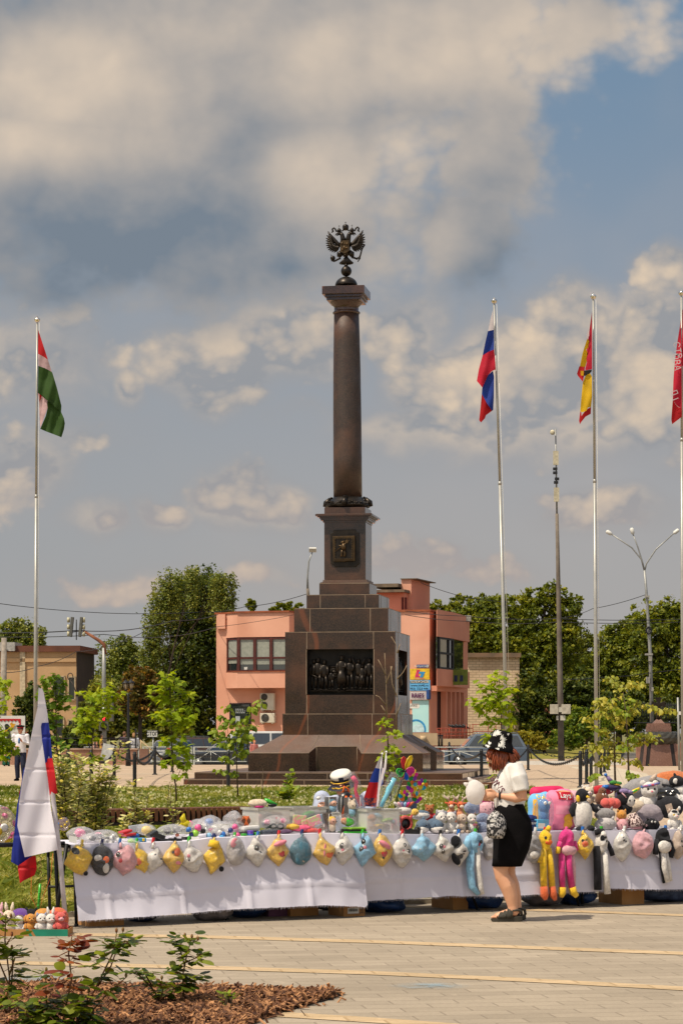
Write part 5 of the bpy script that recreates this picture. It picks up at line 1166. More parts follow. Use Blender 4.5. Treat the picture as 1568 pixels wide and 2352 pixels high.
t=thing('shed','pale red shed roof glimpsed under the maple','shed',(P(1252,1677,205).x,205,-.3));b=MB();WW=Wall((0,205,0),XA,-YA);WW.rect(b,1222,1285,1612,1690,-3,0);part('wall',b,PINKS,t,True);b=MB();b.add([WW.pt(WW.a(1216),WW.z(1216,1612),.4),WW.pt(WW.a(1290),WW.z(1290,1612),.4),WW.pt(WW.a(1280),WW.z(1280,1585),-3),WW.pt(WW.a(1230),WW.z(1230,1585),-3)],[(0,1,2,3)],0,False);part('roof',b,M('faded_red_roof',(150,92,80),rough=.8),t,True)
# saplings
MAPL=[(0,0),(.10,.10),(.34,.02),(.26,.14),(.50,.30),(.36,.34),(.40,.48),(.20,.44),(.14,.62),(.05,.62),(0,.98)]
MAPL=[(x,y)for x,y in MAPL]+[(-x,y)for x,y in MAPL[-2:0:-1]]
LIND=[(0,0),(.20,.02),(.38,.16),(.42,.38),(.30,.64),(.10,.88),(0,1.0),(-.10,.88),(-.30,.64),(-.42,.38),(-.38,.16),(-.20,.02)]
OVAT=[(0,0),(.16,.15),(.22,.4),(.15,.72),(0,1),(-.15,.72),(-.22,.4),(-.16,.15)]
def leaves_mesh(items,shape):
 """items: (pos, dir, normal, size, rnd) ; real leaf outlines, slightly cupped"""
 V=[];Fc=[];rn=[];ns=len(shape)
 for p,dr,nm,s,r in items:
  dr=dr.normalized();sd=dr.cross(nm);
  if sd.length<1e-4:sd=dr.orthogonal()
  sd.normalize();nn=sd.cross(dr);k=len(V)
  for x,y in shape:V.append(tuple(p+sd*(x*s)+dr*(y*s)+nn*(-s*.35*x*x-s*.22*y*y)))
  V.append(tuple(p+dr*(.42*s)-nn*(s*.04)))
  for i in range(ns):Fc.append((k+i,k+(i+1)%ns,k+ns));rn.append(r)
 return V,Fc,rn
SAPM=leafmat('young_maple_leaves',(110,136,14),(176,184,40),(142,162,24),.5);SAPD=leafmat('deep_green_maple_leaves',(70,104,14),(128,146,30),(98,126,22),.45);LINM=leafmat('linden_leaves',(84,108,18),(164,172,60),(122,142,36),.4);LINY=leafmat('yellowing_linden_leaves',(108,120,30),(196,184,84),(150,152,54),.4)  # second maple material simply has deeper greens than the young maple leaves
STEM=M('sapling_bark',(88,72,52),(64,52,40),rough=.9,scale=10)
def sapling(label,d,stem,twigs,n,size,shape,mat,seed,r0=.022,droop=.3,name='sapling',spread=.16,flat=.0):
 """stem, twigs: polylines on the photo grid; leaves sprout along the twigs"""
 rg=random.Random(seed);b0=P(*stem[0],d);b0.z=0;o=thing(name,label,'tree',b0,0,'young trees on the lawn');t=MB();L=[]
 sp=[P(x,y,d)for x,y in stem];sp[0].z=0;k=len(sp);t.tube(sp,[r0*(1-.75*i/(k-1))for i in range(k)],7)
 tot=0;segs=[]
 for tw in twigs:
  q=[P(x,y,d+rg.uniform(-.25,.25))for x,y in tw];t.tube(q,[r0*.4]+[r0*.2]*(len(q)-1),5);ln=sum((q[i+1]-q[i]).length for i in range(len(q)-1));segs.append((q,ln));tot+=ln
 for q,ln in segs:
  for i in range(max(2,int(n*1.5*ln/tot))):
   u=rg.random()**.8*(len(q)-1);j=min(int(u),len(q)-2);p=q[j].lerp(q[j+1],u-j)
   a=rg.uniform(0,6.283);off=Vector((math.cos(a),math.sin(a),rg.uniform(-.5,.5)))*rg.uniform(.2,1)*spread;p2=p+off
   dr=(off.normalized()+Vector((0,0,-droop))+Vector((rg.gauss(0,.35),rg.gauss(0,.35),rg.gauss(0,.25))));nm=Vector((rg.gauss(0,.5),rg.gauss(0,.5)-.35,1-flat));L.append((p2,dr,nm,size*rg.uniform(.65,1.2),min(1,max(0,rg.gauss(.5,.25)))))
 part('trunk',t,STEM,o,True);V,Fc,rn=leaves_mesh(L,shape);iv=INV[o.name];V=np.array([tuple(iv@Vector(v))for v in V]);me=bpy.data.meshes.new('crown');me.from_pydata(V.tolist(),[],Fc);me.materials.append(mat);a=me.attributes.new('rnd','FLOAT','FACE');a.data.foreach_set('value',np.array(rn,dtype=np.float32));me.update();c=bpy.data.objects.new('crown',me);COL.objects.link(c);c.parent=o;return o
sapling('maple sapling just left of the STOP plate, the tallest and fullest',53,[(406,1855),(404,1805),(398,1775),(395,1720),(393,1640),(391,1550)],[[(391,1600),(388,1560),(385,1548)],[(391,1570),(410,1562)],[(392,1600),(365,1585),(358,1572)],[(393,1610),(425,1592),(436,1594)],[(392,1605),(375,1600),(360,1610)],[(394,1640),(370,1635),(360,1640)],[(394,1635),(425,1625),(444,1615)],[(394,1650),(420,1645),(432,1650)],[(395,1665),(412,1665),(425,1672)],[(395,1690),(378,1700),(372,1705)],[(396,1700),(410,1690)],[(398,1745),(385,1752)],[(398,1720),(420,1715),(424,1730)],[(404,1795),(418,1760),(424,1740)],[(393,1620),(405,1600)],[(394,1655),(380,1660)],[(394,1580),(402,1575)]],330,.20,MAPL,SAPM,41)
sapling('broad maple sapling in front of the pedestrian signal',66,[(214,1812),(213,1760),(212,1700),(222,1640),(232,1590)],[[(226,1625),(240,1590),(246,1570)],[(228,1615),(205,1595),(192,1592)],[(228,1620),(260,1600),(274,1590)],[(222,1640),(200,1625),(188,1630)],[(222,1645),(200,1640),(186,1655)],[(224,1632),(255,1630),(266,1625)],[(216,1665),(195,1668),(186,1678)],[(216,1670),(235,1655)],[(213,1690),(205,1692),(196,1696)],[(213,1740),(205,1745)],[(213,1745),(225,1735),(228,1742)],[(227,1620),(245,1612)],[(222,1640),(240,1640)]],270,.22,MAPL,SAPM,42,spread=.2)
sapling('tall narrow maple sapling beside the big flag',60,[(140,1826),(136,1780),(131,1720),(130,1660),(128,1580),(126,1545)],[[(127,1590),(110,1565),(104,1558)],[(126,1570),(128,1548)],[(127,1580),(148,1560)],[(128,1600),(108,1590),(102,1600)],[(128,1605),(148,1595),(150,1610)],[(129,1620),(112,1620)],[(129,1620),(145,1625),(156,1622)],[(130,1640),(115,1645)],[(130,1665),(122,1663),(138,1666)],[(131,1690),(122,1690)],[(131,1700),(140,1705),(148,1710)],[(132,1720),(125,1735)],[(133,1735),(150,1745),(162,1752)],[(135,1755),(150,1762),(170,1768)],[(136,1770),(128,1775)],[(138,1785),(160,1790)],[(129,1600),(135,1580)],[(129,1612),(136,1610)]],300,.19,MAPL,SAPD,43)
sapling('maple sapling cut by the left edge of the view',58,[(-8,1830),(-8,1760),(-6,1650),(-4,1560)],[[(-5,1600),(10,1565),(16,1558)],[(-5,1610),(14,1600)],[(-5,1620),(12,1640)],[(-6,1660),(12,1685)],[(-6,1680),(10,1700),(20,1712)],[(-6,1700),(14,1730),(24,1722)],[(-6,1720),(10,1745)],[(-6,1640),(-14,1620)],[(-6,1690),(-16,1680)],[(-6,1700),(6,1715),(30,1716)]],190,.2,MAPL,SAPM,44)
sapling('linden sapling in front of the black saloon',56,[(547,1842),(545,1790),(543,1740),(541,1700)],[[(543,1740),(525,1690),(520,1660),(505,1640)],[(542,1720),(545,1680),(535,1640),(518,1622)],[(543,1730),(560,1690),(580,1630),(600,1607)],[(545,1700),(570,1665),(585,1670)],[(541,1700),(510,1690),(484,1672)],[(541,1710),(515,1710),(486,1695)],[(544,1750),(525,1745),(508,1735)],[(544,1740),(560,1732),(560,1715)],[(545,1700),(568,1698),(572,1688)],[(545,1780),(530,1770),(500,1770)],[(545,1690),(560,1650)]],260,.125,LIND,LINM,45,droop=.9,spread=.10)
sapling('maple sapling right of the monument with bare dead shoots',54,[(897,1850),(894,1780),(890,1700),(889,1660)],[[(889,1672),(880,1655),(893,1648)],[(890,1690),(905,1680)],[(890,1700),(875,1695)],[(891,1715),(905,1715),(912,1722)],[(892,1730),(880,1735)],[(893,1745),(908,1748)],[(894,1770),(885,1770)],[(895,1790),(905,1780)]],80,.17,MAPL,SAPM,46,r0=.03)
b=MB();d_=54
for pl in([(889,1665),(887,1590),(884,1520),(883,1500)],[(908,1680),(911,1620),(912,1540),(909,1480),(898,1462)],[(887,1620),(870,1600),(862,1597)],[(886,1570),(898,1540),(900,1530)],[(911,1600),(900,1570),(897,1530)],[(911,1560),(925,1545),(934,1528)],[(912,1500),(918,1480)],[(885,1550),(876,1530),(868,1515)],[(911,1640),(920,1615)],[(888,1640),(875,1620)]):b.tube([P(x,y,d_)for x,y in pl],[.016]+[.008]*(len(pl)-1),5)
solo('bare_shoots',b,M('dead_twig',(150,130,104),(120,100,78),rough=.9,scale=10),'two tall bare dead shoots in front of the relief panel','shoots')
sapling('maple sapling behind the woman, against the brick building',50,[(1150,1860),(1152,1790),(1152,1720),(1150,1650),(1146,1560)],[[(1147,1600),(1140,1560),(1152,1545)],[(1148,1610),(1120,1580),(1108,1572)],[(1148,1600),(1165,1575)],[(1149,1620),(1115,1605),(1092,1612)],[(1149,1625),(1118,1618),(1098,1635)],[(1150,1640),(1168,1610)],[(1150,1650),(1135,1650),(1122,1660)],[(1151,1660),(1170,1650)],[(1151,1675),(1132,1690),(1120,1700)],[(1151,1680),(1165,1690)],[(1152,1740),(1135,1750)],[(1152,1770),(1140,1785)],[(1148,1615),(1135,1600)],[(1150,1630),(1160,1630)]],270,.18,MAPL,SAPM,47)
sapling('pair of yellowing linden saplings at the right, before the memorial',60,[(1413,1822),(1411,1770),(1409,1700),(1412,1600)],[[(1412,1620),(1425,1580),(1405,1560),(1400,1555)],[(1424,1580),(1445,1570),(1470,1568)],[(1411,1630),(1390,1620),(1375,1605),(1370,1625)],[(1410,1640),(1375,1640),(1335,1655)],[(1412,1650),(1440,1640),(1455,1625)],[(1412,1640),(1400,1600)],[(1410,1680),(1380,1680),(1360,1670)],[(1411,1690),(1385,1710),(1365,1725)],[(1411,1700),(1395,1740),(1380,1755)],[(1440,1650),(1465,1610),(1510,1630),(1545,1632)],[(1438,1700),(1470,1680),(1505,1700)],[(1439,1720),(1465,1705),(1500,1690)],[(1441,1750),(1455,1745),(1475,1760)],[(1440,1680),(1430,1650)],[(1412,1720),(1420,1700)],[(1410,1660),(1420,1640)],[(1409,1735),(1425,1745)],[(1340,1715),(1365,1710),(1395,1700)]],560,.12,LIND,LINY,48,r0=.035,droop=.9,spread=.16)
sapling('second thin linden stem of the yellowing pair',59.5,[(1444,1818),(1442,1760),(1440,1700),(1437,1640),(1430,1590)],[[(1441,1770),(1450,1780),(1452,1785)],[(1440,1700),(1460,1690)],[(1436,1640),(1420,1630)],[(1440,1720),(1425,1715)],[(1435,1620),(1445,1600)],[(1358,1790),(1365,1775)]],110,.12,LIND,LINM,49,r0=.03,droop=.9,spread=.14)
def shrub(label,d,x,yb,h,w,n,size,shape,mat,seed,name='shrub',cat='shrub',stems=5):
 rg=random.Random(seed);b0=P(x,yb,d);b0.z=0;o=thing(name,label,cat,b0,0,'shrubs behind the stall');t=MB();L=[]
 for i in range(stems):
  a=rg.uniform(-.5,.5);tp=Vector((a*w*1.6+rg.gauss(0,w*.12),rg.uniform(-.3,.3)*w,h*rg.uniform(.6,1.0)));q=[Vector((a*w*.4,0,0)),tp*.5+Vector((rg.gauss(0,.02),0,.05)),tp];t.tube(q,[.01,.007,.003],5)
  for k in range(int(n*(2.2 if w>.12 else 1.3))//stems):
   u=rg.uniform(.12,1);p=q[0].lerp(q[1],u*2)if u<.5 else q[1].lerp(q[2],u*2-1);a2=rg.uniform(0,6.28);off=Vector((math.cos(a2),math.sin(a2),rg.uniform(.1,.9)));L.append((p+off*rg.uniform(.01,.09)*min(1,w*3),off,Vector((rg.gauss(0,.4),rg.gauss(0,.4)-.3,1)),size*1.35*rg.uniform(.6,1.2),rg.random()))
 part('stems',t,STEM,o);V,Fc,rn=leaves_mesh(L,shape);me=bpy.data.meshes.new('foliage');me.from_pydata(V,[],Fc);me.materials.append(mat);a=me.attributes.new('rnd','FLOAT','FACE');a.data.foreach_set('value',np.array(rn,dtype=np.float32));me.update();c=bpy.data.objects.new('foliage',me);COL.objects.link(c);c.parent=o;return o
VARM=leafmat('variegated_leaves',(104,118,50),(228,216,160),(168,168,96),.3)
for(lab,d,x,yb,h,w,n,s,sd,st)in[('tall variegated shrub right beside the big flag pole',33,158,1955,1.55,.30,420,.075,51,7),('fullest variegated shrub in front of the slatted bench',34,215,1950,1.55,.42,620,.075,52,10),('variegated shrub between the flag pole and the fullest shrub',40,178,1920,1.25,.34,380,.075,53,7),('small variegated shrub above the red toy blocks',31,283,1965,.62,.13,60,.07,54,3),('upright variegated shrub above the clear bag of tape',34,322,1950,1.0,.16,120,.075,55,4),('sparse reddish variegated shoot by the bench',36,381,1938,.98,.09,34,.06,56,2),('short variegated shrub left of the yellow balloon toy',33,405,1955,.72,.12,44,.06,57,3),('low variegated clump near the utility rail',44,128,1905,.75,.4,240,.07,58,8),('low variegated clump in the clover',48,250,1890,.6,.5,220,.07,59,8)]:
 shrub(lab,d,x,yb,h,w,n,s,OVAT,VARM,sd,stems=st)
for(lab,d,x,yb,h,w,n,sd)in[('thin leafy seedling left of the captain seller',55,664,1850,.86,.12,60,61),('small leafy seedling at the foot of that seedling',54,655,1852,.4,.2,50,62)]:shrub(lab,d,x,yb,h,w,n,.09,LIND,LINM,sd)
b=MB();b.tube([P(600,1855,55),P(603,1800,55),P(604,1765,55)],[.014,.012,.006],6);solo('plant_stake',b,STEM,'thin bare stake in the lawn below the skirt corner','stake')
# roses in the mulch bed
ROSM=leafmat('rose_leaves',(48,66,16),(138,146,46),(86,104,28),.4,.35);ROSR=leafmat('red_rose_shoots',(100,40,24),(150,84,40),(120,56,30),.3,.4)
def rose(label,d,stems,seed,n,size=.055,low=None):
 rg=random.Random(seed);b0=P(*stems[0][0],d);b0.z=.02;o=thing('rose_bush',label,'rose bush',b0,0,'roses in the bark bed');t=MB();L=[];LR=[];bud=[]
 for st in stems:
  red=st[-1]=='r';st=[q for q in st if q!='r'];q=[P(x,y,d+rg.uniform(-.12,.12))for x,y in st];t.tube(q,[.006]+[.0045]*(len(q)-2)+[.0025],6)
  ln=len(q)-1;m=max(4,int(1.05*n*sum((q[i+1]-q[i]).length for i in range(ln))))
  for i in range(m):
   u=rg.uniform(.08,1)*ln;j=min(int(u),ln-1);p=q[j].lerp(q[j+1],u-j);a=rg.uniform(0,6.28);ax=Vector((math.cos(a),math.sin(a),rg.uniform(.0,.6))).normalized();s=1.3*size*rg.uniform(.7,1.25)*(.6 if u>ln-.35 else 1)
   e=p+ax*s*1.1;t.tube([p,e],[.0016,.001],4)
   side=ax.cross(ZA).normalized()
   for(f_,dirv)in((.55,side+ax*.5),(.55,-side+ax*.5),(1.0,ax)):
    nm=Vector((rg.gauss(0,.35),rg.gauss(0,.35),1));(LR if(red and u>ln*.35)else L).append((p.lerp(e,f_),dirv+Vector((0,0,rg.uniform(-.4,.15))),nm,s*(1.0 if f_==1 else .85),rg.random()))
  if not red and rg.random()<.75:bud.append(q[-1])
 part('stems',t,M('rose_stem',(86,76,34),(104,58,34),rough=.7,scale=12),o,True)
 for nm_,LL,mt in(('foliage',L,ROSM),('red_foliage',LR,ROSR)):
  if not LL:continue
  SH=[(0,0),(.2,.1),(.34,.3),(.36,.5),(.26,.75),(0,1),(-.26,.75),(-.36,.5),(-.34,.3),(-.2,.1)]
  V,Fc,rn=leaves_mesh(LL,SH);iv=INV[o.name];V=[tuple(iv@Vector(v))for v in V];me=bpy.data.meshes.new(nm_);me.from_pydata(V,[],Fc);me.materials.append(mt);a=me.attributes.new('rnd','FLOAT','FACE');a.data.foreach_set('value',np.array(rn,dtype=np.float32));me.update();c=bpy.data.objects.new(nm_,me);COL.objects.link(c);c.parent=o
 for q in bud:bb=MB();bb.ell(q+ZA*.012,(.008,.008,.014),nu=8,nv=6);part('rosebud',bb,M('rose_bud',(96,96,34),(128,60,36),rough=.6,scale=30),o,True)
rose('largest rose bush in the bark bed, dark leaves and one red shoot',13.2,[[(140,2385),(150,2320),(165,2250),(158,2190),(166,2150),'r'],[(130,2385),(110,2330),(105,2260),(107,2232)],[(150,2385),(190,2330),(220,2270),(262,2185),(268,2142)],[(145,2385),(190,2350),(240,2290),(290,2245)],[(140,2385),(90,2340),(40,2310),(15,2290)],[(120,2390),(70,2350),(20,2350)],[(160,2385),(195,2340),(205,2280)],[(150,2385),(150,2340),(130,2290)],[(225,2265),(255,2220),(283,2140)],[(150,2385),(175,2330),(180,2290)],[(130,2385),(125,2330),(80,2300)],[(262,2185),(285,2165),(292,2175)],[(150,2390),(100,2360),(60,2330)],[(150,2390),(190,2365),(215,2330)]],71,36,.062)
rose('tall thin rose bush at the left edge with few leaves',14.0,[[(25,2330),(22,2240),(12,2160),(14,2110)],[(24,2300),(30,2220),(28,2180)],[(20,2260),(-5,2200),(-10,2160)],[(22,2240),(35,2200),(55,2198)],[(15,2170),(28,2150)],[(10,2330),(-5,2290),(-10,2270)],[(14,2120),(0,2110),(-15,2130)],[(14,2120),(26,2108)]],72,24,.06)
rose('slender upright rose bush right of the largest one',14.6,[[(422,2290),(420,2240),(430,2190),(441,2155)],[(422,2250),(405,2235),(395,2225)],[(425,2220),(412,2175),(425,2152)],[(428,2210),(450,2200),(462,2190)],[(430,2250),(448,2240),(445,2270)],[(440,2165),(455,2160)],[(420,2270),(400,2265)]],73,34,.058)
rose('low rose bush touching the slender one',14.4,[[(365,2295),(350,2270),(320,2240),(312,2230)],[(370,2295),(375,2270),(372,2250)],[(370,2295),(395,2280),(400,2265)],[(360,2295),(340,2280)],[(350,2265),(335,2240),(340,2235)],[(372,2295),(360,2275)]],74,44,.05)
b=MB();V=[]
shrub('tiny weed sprig in the bark mulch',14.3,520,2293,.10,.08,40,.03,OVAT,LINM,75,'weed','weed')
# BOLLARDS AND CHAINS
CAST=M('cast_iron_black',(30,32,34),(22,24,26),rough=.5,scale=8)
def make_bollard():
 o=thing('bollard','','bollard',(0,0,0),0,'black chain bollards on the plaza')
 b=MB();b.lathe([(.10,0),(.10,.02),(.06,.05)],n=14);part('base',b,CAST,o)
 pr=[(.052,.05)]
 for i in range(24):z=.06+i*.037;pr+=[(.050,z),(.057,z+.018)]
 b=MB();b.lathe(pr+[(.05,.96)],n=12);part('post',b,CAST,o);b=MB();b.lathe([(.05,.955),(.062,.97),(.062,.99),(.045,1.0),(.05,1.03),(.03,1.055),(.005,1.06)],n=14);part('cap',b,CAST,o);return o
BP={}
for i,(k,x,y,lab)in enumerate([('a',210,1801,'bollard left of the sapling before the signal, third from the lawn'),('b',263,1792.5,'bollard in front of the planter beside the information stand'),('c',309.6,1814.5,'closest and largest bollard left of the monument'),('d',356,1779.5,'bollard in line below the STOP plate'),('e',396,1773.5,'bollard beside the crouching red haired person'),('f',524.4,1810,'bollard just left of the monument steps behind the linden'),('g',569,1757,'far bollard close to the left end of the skirt'),('h',1031,1752,'far bollard in front of the estate car bonnet'),('i',1105,1796,'bollard between the monument steps and the woman'),('j',1212,1769,'lone bollard right of the hat in the open plaza'),('k',1332,1809,'nearest bollard of the receding right hand row'),('l',1346,1801,'second nearest bollard of the receding right hand row'),('m',1356.5,1793.5,'third bollard of the receding right hand row'),('n',1378.5,1782,'fourth bollard of the receding row, just past the flagpole'),('o',1386.7,1774.5,'fifth bollard of the receding row, behind the linden trunk'),('p',1396,1769,'farthest bollard of the receding right hand row'),('q',157,1808,'bollard behind the narrow maple sapling by the big flag')]):
 p=G(x,y)
 if i==0:bo=make_bollard();bo.location=p;bo['label']='black '+lab;INV[bo.name]=Matrix.Translation(p).inverted()
 else:copy_tree(bo,p,.3*i,'black '+lab)
 BP[k]=p
def chain(k1,k2,sag,label,p2=None):
 a,c=BP[k1]+ZA*.93,(p2 or BP[k2])+ZA*.93;L=(c-a).length;n=max(6,int(L/.155));b=MB()
 n=min(n,60);pts=[a.lerp(c,i/n)-ZA*sag*4*(i/n)*(1-i/n)for i in range(n+1)]
 for i in range(n):
  t=(pts[i+1]-pts[i]);l=t.length*.62;t.normalize();s=t.cross(ZA).normalized();u=s.cross(t)
  w=s if i%2 else u;m=(pts[i]+pts[i+1])/2;b.tube([m+t*(l*math.cos(q))+w*(.042*math.sin(q))for q in np.linspace(0,6.2832,9)],.014,4,cap=False)
 solo('chain',b,CAST,label,'chain','chains between the bollards',fix=False)
chain('a','b',.30,'hanging chain in front of the granite planter');chain('q','a',.35,'hanging chain behind the narrow sapling');chain('b','d',.35,'hanging chain below the pedestrian signal');chain('d','e',.3,'hanging chain behind the tall maple sapling');chain('c','d',.35,'hanging chain sloping back from the closest left bollard');chain('e','g',.4,'hanging chain before the black saloon')
chain('h','i',.42,'hanging chain in front of the estate car');chain('i','j',.5,'hanging chain behind the woman');chain('j','k',.45,'hanging chain right of the lone bollard');chain('k','l',.3,'first short chain of the receding row');chain('l','m',.3,'second short chain of the receding row');chain('m','n',.35,'third chain of the receding row by the flagpole');chain('j','p',.4,'far upper chain in front of the grassy bank')
# benches on the lawn
SLA=M('bench_slats',(112,68,42),(72,46,32),rough=.6,scale=6,var=.8);SLD=M('bench_gap_dark',(34,24,22),rough=.8)
def bench(label,A,B,z0=.295,z1=.455,group=None):
 t=(B-A);L=t.length;t.normalize();rz=math.atan2(t.y,t.x);m=(A+B)/2;o=thing('bench',label,'bench',(m.x,m.y,0),rz,'slatted benches on the lawn')
 b=MB();n=int(L/.085)
 for i in range(n):b.box((-L/2+(i+.5)*L/n,-.25,(z0+z1)/2+.012),(.048,.035,z1-z0),None)
 part('front_slats',b,SLA,o);b=MB()
 for i in range(n):b.box((-L/2+(i+.5)*L/n,0,z1+.02),(.055,.52,.03))
 part('seat',b,SLA,o);b=MB();b.box((0,-.21,(z0+z1)/2),(L,.03,z1-z0));b.box((0,-.24,z0-.02),(L,.05,.045));part('frame',b,SLD,o)
 for i in range(max(2,int(L/1.2))):
  b=MB();x=-L/2+.2+i*(L-.4)/max(1,int(L/1.2)-1);b.box((x,-.1,z0/2),(.07,.3,z0));part('leg',b,SLD,o)
 return o
bench('long dark slatted bench behind the clear bags at the left',Vector((P(60,1677,35.2).x,35.2,0)),Vector((P(575,1677,37).x,37.0,0)))
bench('short slatted bench end showing beside the cotton candy',Vector((P(1108,1677,53).x,53,0)),Vector((P(1200,1677,53.5).x,53.5,0)),.30,.47)
# FLAGPOLES
POLE=M('silver_pole',(166,164,158),(150,148,142),rough=.4,metal=.35,scale=3);CHR=M('chrome_finial',(230,226,216),rough=.08,metal=1.0)
def cloth(mb,poly,d,off=.0,m=0,fold=.05,fr=9.0,cuts=4,seed=0,dirv=(1,.25),crease=.0):
 """a piece of cloth outlined on the photo grid, rippled in depth"""
 bm=bmesh.new();vs=[bm.verts.new((x,y,0))for x,y in poly];bm.faces.new(vs);bmesh.ops.triangulate(bm,faces=bm.faces)
 for _ in range(cuts):
  ln=sorted(e.calc_length()for e in bm.edges)[-1];bmesh.ops.subdivide_edges(bm,edges=[e for e in bm.edges if e.calc_length()>max(2.2,ln*.45)],cuts=1,use_grid_fill=False);bmesh.ops.triangulate(bm,faces=[f for f in bm.faces if len(f.verts)>3])
 s=px(d);V=[]
 for v in bm.verts:
  x,y=v.co.x*s,v.co.y*s;q=(x*dirv[0]+y*dirv[1])*fr;dd=off+fold*(math.sin(q+seed)+.5*math.sin(q*2.1+1+seed))+fold*.8*noise.noise(Vector((x*3,y*2,seed)))+crease*sum(max(0,1-abs((q_/.27)%1-.5)/.07)for q_ in(x,y))
  V.append(P(v.co.x,v.co.y,d+dd))
 bm.verts.index_update();mb.add(V,[tuple(v.index for v in f.verts)for f in bm.faces],m,True);bm.free();return mb
FR,FW,FG,FB,FY,FK=(M(n_,c,rough=.75,trans=.3,scale=2)for n_,c in(('flag_red',(186,22,28)),('flag_white',(214,204,206)),('flag_green',(52,82,30)),('flag_blue',(34,62,150)),('flag_yellow',(222,178,18)),('flag_black',(34,30,30))))
FC=M('flag_crimson',(196,24,52),rough=.7,trans=.3,scale=2);FPK=M('flag_pale_pink',(206,172,174),rough=.75,trans=.3)
def flagpole(label,x0,x1,ytop,d,joint):
 b0=Vector((P(x0,1677,d).x,d,0));o=thing('flagpole',label,'flagpole',b0,0,'silver flagpoles');b=MB();pj=P(x0+(x1-x0)*(1700-joint)/(1700-ytop),joint,d);pt=P(x1,ytop+15,d)
 b.tube([b0,pj],[.057,.048],14);b.tube([pj,pt],[.037,.029],14);b.tube([pj-ZA*.05,pj+ZA*.05],.05,14);part('pole',b,POLE,o,True)
 b=MB();c=P(x1,ytop+7,d);s=px(d);b.lathe([(1.5*s,-7*s),(5*s,-4.5*s),(6.8*s,-.5*s),(6.8*s,1*s),(4.5*s,4*s),(1.5*s,7*s),(.3*s,9.5*s)],c,20);part('finial',b,CHR,o,True)
 b=MB();b.tube([pt+Vector((.07,-.05,0)),Vector((b0.x+.085,d-.06,1.2))],.006,4);part('halyard',b,WHT,o,True);return o
flagpole('silver flagpole at the left holding the red white and green flag',81,86,727,73,1140);flagpole('silver flagpole holding the white blue and red flag above the woman',1166,1134,684,70,1110);flagpole('silver flagpole holding the yellow and red flag',1369,1361.5,674,69,1105);flagpole('silver flagpole cut by the right edge with a crimson banner',1567.5,1563.5,666,68,1010)
def flagthing(label,pieces,d,name='flag',mats=(FR,FW,FG,FB,FY,FK,FC,FPK),parts=None):
 c=P(pieces[0][0][0][0],pieces[0][0][0][1],d);o=thing(name,label,'flag',c,0,'flags hanging from the poles');g_={}
 for poly,off,m,fold in pieces:g_.setdefault(m,[]).append((poly,off,fold))
 for m,lst in g_.items():
  for i,(poly,off,fold)in enumerate(lst):
   b=MB();cloth(b,poly,d,off,0,fold,seed=m+i)
   part({0:'red_panel',1:'white_panel',2:'green_panel',3:'blue_panel',4:'yellow_panel',5:'black_panel',6:'crimson_panel',7:'pale_panel'}[m],b,mats[m],o,True)
 return o
k7=lambda pts:[(x*.1432,704.4+y*.1432)for x,y in pts]
flagthing('red white and green flag drooping from the left pole',[(k7([(615,365),(650,470),(700,625),(772,845),(690,795),(615,755)]),0,0,.03),(k7([(615,755),(690,795),(772,845),(835,1045),(720,985),(622,950)]),0,7,.03),(k7([(618,950),(720,985),(835,1045),(848,1070),(920,1310),(990,1590),(985,1690),(925,1590),(850,1490),(760,1450),(680,1415),(612,1380)]),-.06,2,.06),(k7([(615,1385),(680,1418),(628,1555)]),.05,0,.02),(k7([(680,1418),(770,1465),(762,1560),(768,1620),(742,1700),(650,1950),(628,1555)]),.06,7,.04),(k7([(770,1465),(850,1490),(930,1545),(985,1690),(1030,1790),(1045,1870),(1030,1970),(990,2095),(860,2045),(740,2000),(650,1960),(740,1750),(768,1620),(760,1560)]),.0,2,.07)],72.9)
k6=lambda pts:[(1041.2+x*.33593,643.1+y*.33593)for x,y in pts]
flagthing('white blue and red flag on the pole above the woman',[(k6([(268,205),(274,340),(255,345),(234,350),(250,270)]),0,1,.02),(k6([(234,350),(255,344),(274,340),(276,475),(240,490),(198,515),(215,430)]),0,3,.05),(k6([(198,515),(240,490),(276,475),(282,540),(287,612),(262,622),(235,650),(205,652),(196,735),(158,690),(172,610)]),-.05,6,.06),(k6([(205,652),(235,650),(268,620),(276,660),(274,800),(270,888),(262,895),(225,840),(192,780),(198,700)]),.03,3,.06),(k6([(192,780),(225,840),(262,895),(220,925),(214,945),(186,975),(174,958),(184,870)]),.02,0,.05)],69.9)
flagthing('yellow and red zigzag flag on the next pole right',[(k6([(944,215),(945,610),(900,618),(898,608),(910,560),(905,540),(925,545),(912,515),(922,500),(908,470),(920,455),(910,440),(928,420),(918,405),(924,370),(930,320)]),-.02,6,.03),(k6([(924,325),(925,380),(912,405),(905,400),(912,360)]),-.04,1,.01),(k6([(912,400),(926,420),(908,440),(920,460),(905,475),(922,510),(910,520),(923,545),(908,560),(900,590),(896,595),(862,590),(880,500)]),.0,4,.05),(k6([(858,590),(896,592),(890,655),(882,696),(848,655),(842,640)]),-.03,0,.03),(k6([(890,620),(944,612),(940,630),(900,655),(886,655)]),-.05,5,.02),(k6([(866,620),(888,622),(886,655),(868,652)]),-.06,4,.01),(k6([(900,655),(930,635),(944,660),(945,800),(938,868),(918,872),(905,895),(880,905),(864,900),(872,800),(882,700)]),.02,4,.06),(k6([(864,900),(872,905),(872,930),(890,905),(900,895),(916,880),(938,868),(936,915),(900,935),(868,975),(862,988),(856,962)]),.03,0,.04)],68.9)
